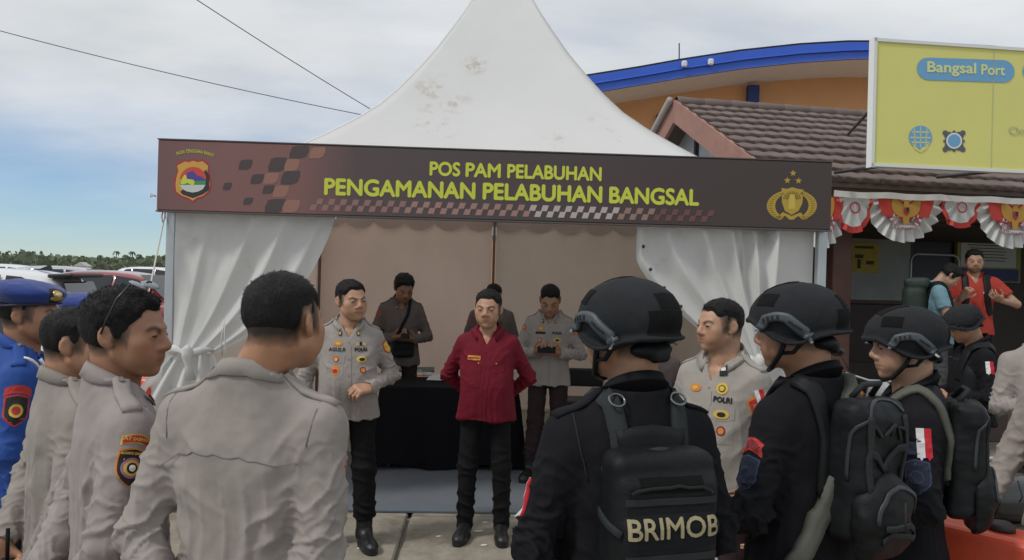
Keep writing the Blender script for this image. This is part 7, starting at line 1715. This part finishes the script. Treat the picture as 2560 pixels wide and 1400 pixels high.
def daypack(sp, label, dx=0.0, big=1.0):
    dz = .15; w = wear(sp, 'backpack', label, 'backpack'); straps(sp, w, NYL, dr=False)
    Fd = Field((-.22, .08, .66), (.24, .48, 1.32), .0075); Fd.box((dx, .172, 1.05), (.122, .052, .200), .034, rotx(-.05), 0); Fd.box((dx, .210, 1.10), (.110, .034, .12), .035, None, .02); V, Q = Fd.mesh(1); V = V + normals(V, Q) * (.008 * fbm(V * A3(9, 9, 14), 3, 8))[:, None]
    fastmesh('pack_body', V, Q, NYL, w); d = dict(shirt=w, bvh=bvh_of(V, Q))
    Fd = Field((-.2, .2, .72), (.2, .50, 1.12), .0075); Fd.ell((dx, .235, .925), (.118, .055, .120), None, 0); Fd.box((dx, .212, .90), (.104, .048, .10), .045, None, .03); V, Q = Fd.mesh(1); V = V + normals(V, Q) * (.007 * fbm(V * A3(10, 10, 18), 3, 9))[:, None]
    fastmesh('round_pocket', V, Q, NYL, w); d2 = dict(shirt=w, bvh=bvh_of(V, Q))
    strip(d2, 'zip', [(dx + .105 * math.cos(a), .30 + .015 * math.sin(a), .940 + .092 * math.sin(a)) for a in np.linspace(-.2, math.pi + .2, 22)], .012, mat('zip_tape', (.030, .033, .037), .5), off=.002, thick=.003, parent=w)
    for k in (-1, 0, 1): strip(d, 'webbing_loop', [(dx + k * .065 + .022 * math.cos(a), .40, 1.14 + .030 * math.sin(a)) for a in np.linspace(-.1, math.pi + .1, 10)], .010, WEB, off=.003, thick=.003, parent=w)
    strip(d, 'webbing_row', [(dx + x, .40, 1.09) for x in np.linspace(-.10, .10, 10)], .022, WEB, off=.003, thick=.004, parent=w)
    for x in (-.095, .095): strip(d, 'compression_strap', [(dx + x, .30, z) for z in np.linspace(1.22, .90, 12)], .020, WEB, off=.003, thick=.004, parent=w)
    strip(d, 'zip', [(dx + .128 * math.cos(a), .20 + .01 * math.sin(a), 1.08 + .160 * math.sin(a)) for a in np.linspace(-.3, math.pi + .3, 26)], .010, MATS.get('zip_tape') or WEB, off=.002, thick=.003, parent=w)
    for z in (.865, .90): strip(d2, 'webbing_row', [(dx + x, .35, z) for x in np.linspace(-.09, .09, 10)], .018, WEB, off=.003, thick=.004, parent=w)
    MB().tube([(dx + .07, .335, 1.00), (dx + .085, .345, .95), (dx + .075, .34, .93)], .0025, 5).build('zip_pull', WEB, w, True)
    MB().tube([(dx - .05, .16, 1.25), (dx - .04, .19, 1.29), (dx + .04, .19, 1.29), (dx + .05, .16, 1.25)], .009, 8).build('carry_handle', WEB, w, True)
    for c in list(w.children):
        if c.name.split('.')[0] != 'shoulder_strap': c.location.z += dz
    return w
sp = brimob('black-clad helmeted officer in the middle with olive sling across the back', (1992, 730), 2.28, 213, (28, 5, 0), arms('front', elR=(-.245, .02, 1.08), wrR=(-.17, -.19, 1.0), elL=(.25, .02, 1.08), wrL=(.18, -.19, .98)), 32, sw=.155, shift=.03)
daypack(sp, 'black daypack with round pocket on the middle helmeted officer', dx=-.04)
sl = wear(sp, 'sling_strap', 'frayed olive sling strap across the middle helmeted officer', 'strap')
strip(sp, 'sling_band', [(-.10, -.12, 1.30), (-.085, -.04, 1.41), (-.050, .07, 1.42), (.0, .15, 1.30), (.06, .17, 1.16), (.125, .15, 1.02), (.17, .09, .92)], .050, OLV, off=.026, thick=.006, parent=sl, n=40)
mb = MB(); q = np.array(sp['bvh'].find_nearest(Vector((-.04, .13, 1.36)))[0]); rs = np.random.RandomState(4)
for i in range(14): d = unit(rs.normal(size=3) + A3(-.8, .8, .2)); mb.tube([q + d * .02, q + d * .035 + rs.normal(size=3) * .006, q + d * .055 + rs.normal(size=3) * .012], .0012, 4)
mb.build('frayed_threads', mat('thread_pale', (.40, .40, .34), .9), sl)
armbadge(sp, 'L', 'unit_tab', .36, [(arc(.075, .038, .014), PRED, .004), (arc(.060, .024, .014), PDRD, .006)], ang=.25); armbadge(sp, 'L', 'sleeve_patch', .66, [(shield(.075, .10), PBLL, .004), (shield(.068, .092), PBLU, .006), (disc(.04, .04), PBLL, .008), (disc(.033, .033), PBLU, .010)], ang=.25)
sp = brimob('black-clad helmeted officer on the right in profile with flag ribbon', (2262, 785), 2.62, 250, (14, 6, 0), arms('front', elR=(-.245, .02, 1.08), wrR=(-.16, -.20, 1.0), elL=(.25, .03, 1.08), wrL=(.20, -.18, .96)), 33, skin=(.45, .26, .17))
daypack(sp, 'black daypack worn by the profile officer with flag ribbon', dx=.0)
strip(sp, 'sling_band', [(.10, -.14, 1.20), (.085, -.09, 1.36), (.10, .03, 1.43), (.115, .13, 1.30), (.12, .16, 1.15)], .030, OLV, off=.014, thick=.004, parent=wear(sp, 'sling_strap', 'dull olive sling over the profile officer\'s shoulder', 'strap'))
ribbon(sp, 'L', .27, -.10, .046, .095)
armbadge(sp, 'L', 'unit_tab', .33, [(arc(.070, .04, .0), PBLL, .003), (arc(.064, .034, .0), PBLU, .005)], ang=.45); armbadge(sp, 'L', 'sleeve_patch', .66, [(shield(.078, .11), PBLL, .003), (shield(.070, .10), PBLU, .005), (disc(.044, .044), PBLL, .007), (disc(.037, .037), PBLU, .009)], ang=.45)
sp = brimob('black-clad helmeted officer farther back, head bowed by the porch', (2393, 775), 5.3, 262, (2, 28, 0), arms('belly'), 34, near=False, res=.0075)
ribbon(sp, 'L', .30, .1, .05, .085); strip(sp, 'vest_strap', [(.09, .14, 1.15), (.09, .10, 1.38), (.09, -.06, 1.38), (.09, -.15, 1.15)], .06, NYL, off=.008, thick=.012, parent=sp['root'])
vs = wear(sp, 'tactical_vest', 'black tactical vest on the bowed helmeted officer', 'vest')
Fd = Field((-.24, -.22, .92), (.24, .26, 1.36), .012); Fd.loft([(.95, .195, .150, 0, .01), (1.1, .192, .150, 0, .01), (1.22, .188, .145, 0, .015), (1.31, .150, .128, 0, .02)], 0); Fd.box((0, .19, 1.12), (.12, .04, .12), .03, None, .03); V, Q = Fd.mesh(1); fastmesh('vest_shell', V, Q, NYL, vs)
# ---------------------------------------------------------------- officers at the right edge
sp = person('officer in grey shirt cut by the right edge, hands before his chest', (2625, 768), 4.35, -14, arms('phone', wrR=(-.09, -.21, 1.10), wrL=(.09, -.21, 1.08)), head=(0, 18, 0), hs=1.06, hair='crop', res=.007, seed=40, skin=(.38, .20, .12), hands=dict(R=dict(f=(.7, -.6, .2), n=(.2, .3, 1), curl=.6), L=dict(f=(-.7, -.6, .2), n=(-.2, .3, 1), curl=.6)))
build_shirt(sp, GREY, hem=.80, seed=41, h=.008); collar(sp, GREY); build_trousers(sp, TBRN, h=.016); shoes(sp); police_front(sp, None, 'POLRI', GREY, False, True)
sp = person('officer at the right edge of whom only a grey sleeve and hand show', (2705, 775), 2.9, -70, arms('down', elR=(-.225, -.05, 1.09), wrR=(-.215, -.22, .86), elL=(.225, .0, 1.09), wrL=(.21, -.14, .87)), head=(0, 5, 0), hs=1.06, hair='crop', res=.006, seed=43, skin=(.42, .23, .14), hands=dict(R=dict(curl=.7)))
build_shirt(sp, GREY2, hem=.80, seed=44, h=.007); collar(sp, GREY2); build_trousers(sp, TBRN, h=.016); shoes(sp)
bb = wear(sp, 'blue_bag', 'small bright blue bag held by the hand at the right edge', 'bag'); Fd = Field((-.36, -.46, .44), (-.06, -.10, .86), .010); Fd.box((-.215, -.285, .64), (.06, .10, .10), .03, None, 0); V, Q = Fd.mesh(1); V = V + normals(V, Q) * (.008 * fbm(V * 14, 2, 3))[:, None]; fastmesh('bag_body', V, Q, mat('bag_blue', (.012, .055, .30), .5, bump=.2, bscale=60), bb); MB().tube([(-.215, -.33, .73), (-.215, -.31, .79), (-.215, -.27, .79), (-.215, -.24, .73)], .006, 6).build('bag_handle', MATS['bag_blue'], bb, True)
# ---------------------------------------------------------------- two travellers in the porch
LB = mat('shirt_light_blue', (.17, .31, .37), .85, bump=.15, bscale=300); OR = mat('shirt_orange', (.38, .034, .021), .8, bump=.15, bscale=300)
sp = person('traveller in orange shirt with short beard standing in the porch', (2437, 624), 8.05, -18, arms('phone', elR=(-.24, .0, 1.09), wrR=(-.14, -.22, 1.20), elL=(.33, -.06, 1.16), wrL=(.18, -.24, 1.17)), head=(-6, 8, 0), hs=1.02, hair='mid', fade=.9, res=.0075, seed=50, beard=.7, base=.40, skin=(.42, .24, .16), hands=dict(R=dict(f=(.4, -.4, .8), n=(.5, .5, 0), curl=.9), L=dict(f=(-.6, -.5, .3), n=(-.2, .5, .8), curl=.6)))
build_shirt(sp, OR, hem=.82, seed=51, short=.72, h=.0095); build_trousers(sp, TBLK, h=.016, bloused=False); shoes(sp, 'shoe')
w = wear(sp, 'backpack', 'dark backpack straps on the traveller in orange', 'backpack')
for s in (-1, 1): strip(sp, 'shoulder_strap', [(s * .09, .15, 1.2), (s * .09, .08, 1.40), (s * .095, -.05, 1.39), (s * .10, -.14, 1.20), (s * .15, -.12, 1.02)], .06, NYL, off=.006, thick=.010, parent=w)
Fd = Field((-.22, .08, .85), (.22, .44, 1.50), .014); Fd.box((0, .235, 1.16), (.16, .11, .26), .07, None, 0); V, Q = Fd.mesh(1); fastmesh('pack_body', V, Q, NYL, w)
chest(sp, 'shirt_logo', .07, 1.24, [(disc(.03, .02), PWHT, .004)], nu=4, nv=4)
sp = person('traveller in light blue shirt bending over beside the one in orange', (2396, 668), 7.75, 62, arms('belly', elR=(-.24, -.06, 1.08), wrR=(-.10, -.27, 1.02), elL=(.24, -.06, 1.08), wrL=(.10, -.27, 1.02)), head=(14, 48, 0), hs=1.0, hair='mop', res=.0075, seed=52, base=.40, skin=(.44, .26, .18), height=1.60)
build_shirt(sp, LB, hem=.80, seed=53, short=.75, h=.0095); build_trousers(sp, mat('trousers_grey', (.06, .06, .065), .85), h=.016, bloused=False); shoes(sp, 'shoe')
w = wear(sp, 'backpack', 'large dark green trekking backpack on the light blue traveller', 'backpack'); GRN = mat('nylon_green', (.022, .038, .030), .65, bump=.3, bscale=80, var=.2, vscale=6)
Fd = Field((-.22, .06, .78), (.22, .46, 1.52), .012); Fd.box((0, .235, 1.13), (.155, .12, .28), .09, None, 0); Fd.box((0, .22, 1.42), (.15, .12, .06), .05, None, .02); Fd.box((0, .34, 1.02), (.11, .06, .11), .05, None, .02); V, Q = Fd.mesh(1); V = V + normals(V, Q) * (.006 * fbm(V * 12, 2, 7))[:, None]; fastmesh('pack_body', V, Q, GRN, w)
for s in (-1, 1): strip(sp, 'shoulder_strap', [(s * .09, .14, 1.2), (s * .09, .08, 1.40), (s * .095, -.05, 1.39), (s * .11, -.14, 1.20), (s * .16, -.10, 1.02)], .05, NYL, off=.006, thick=.010, parent=w)
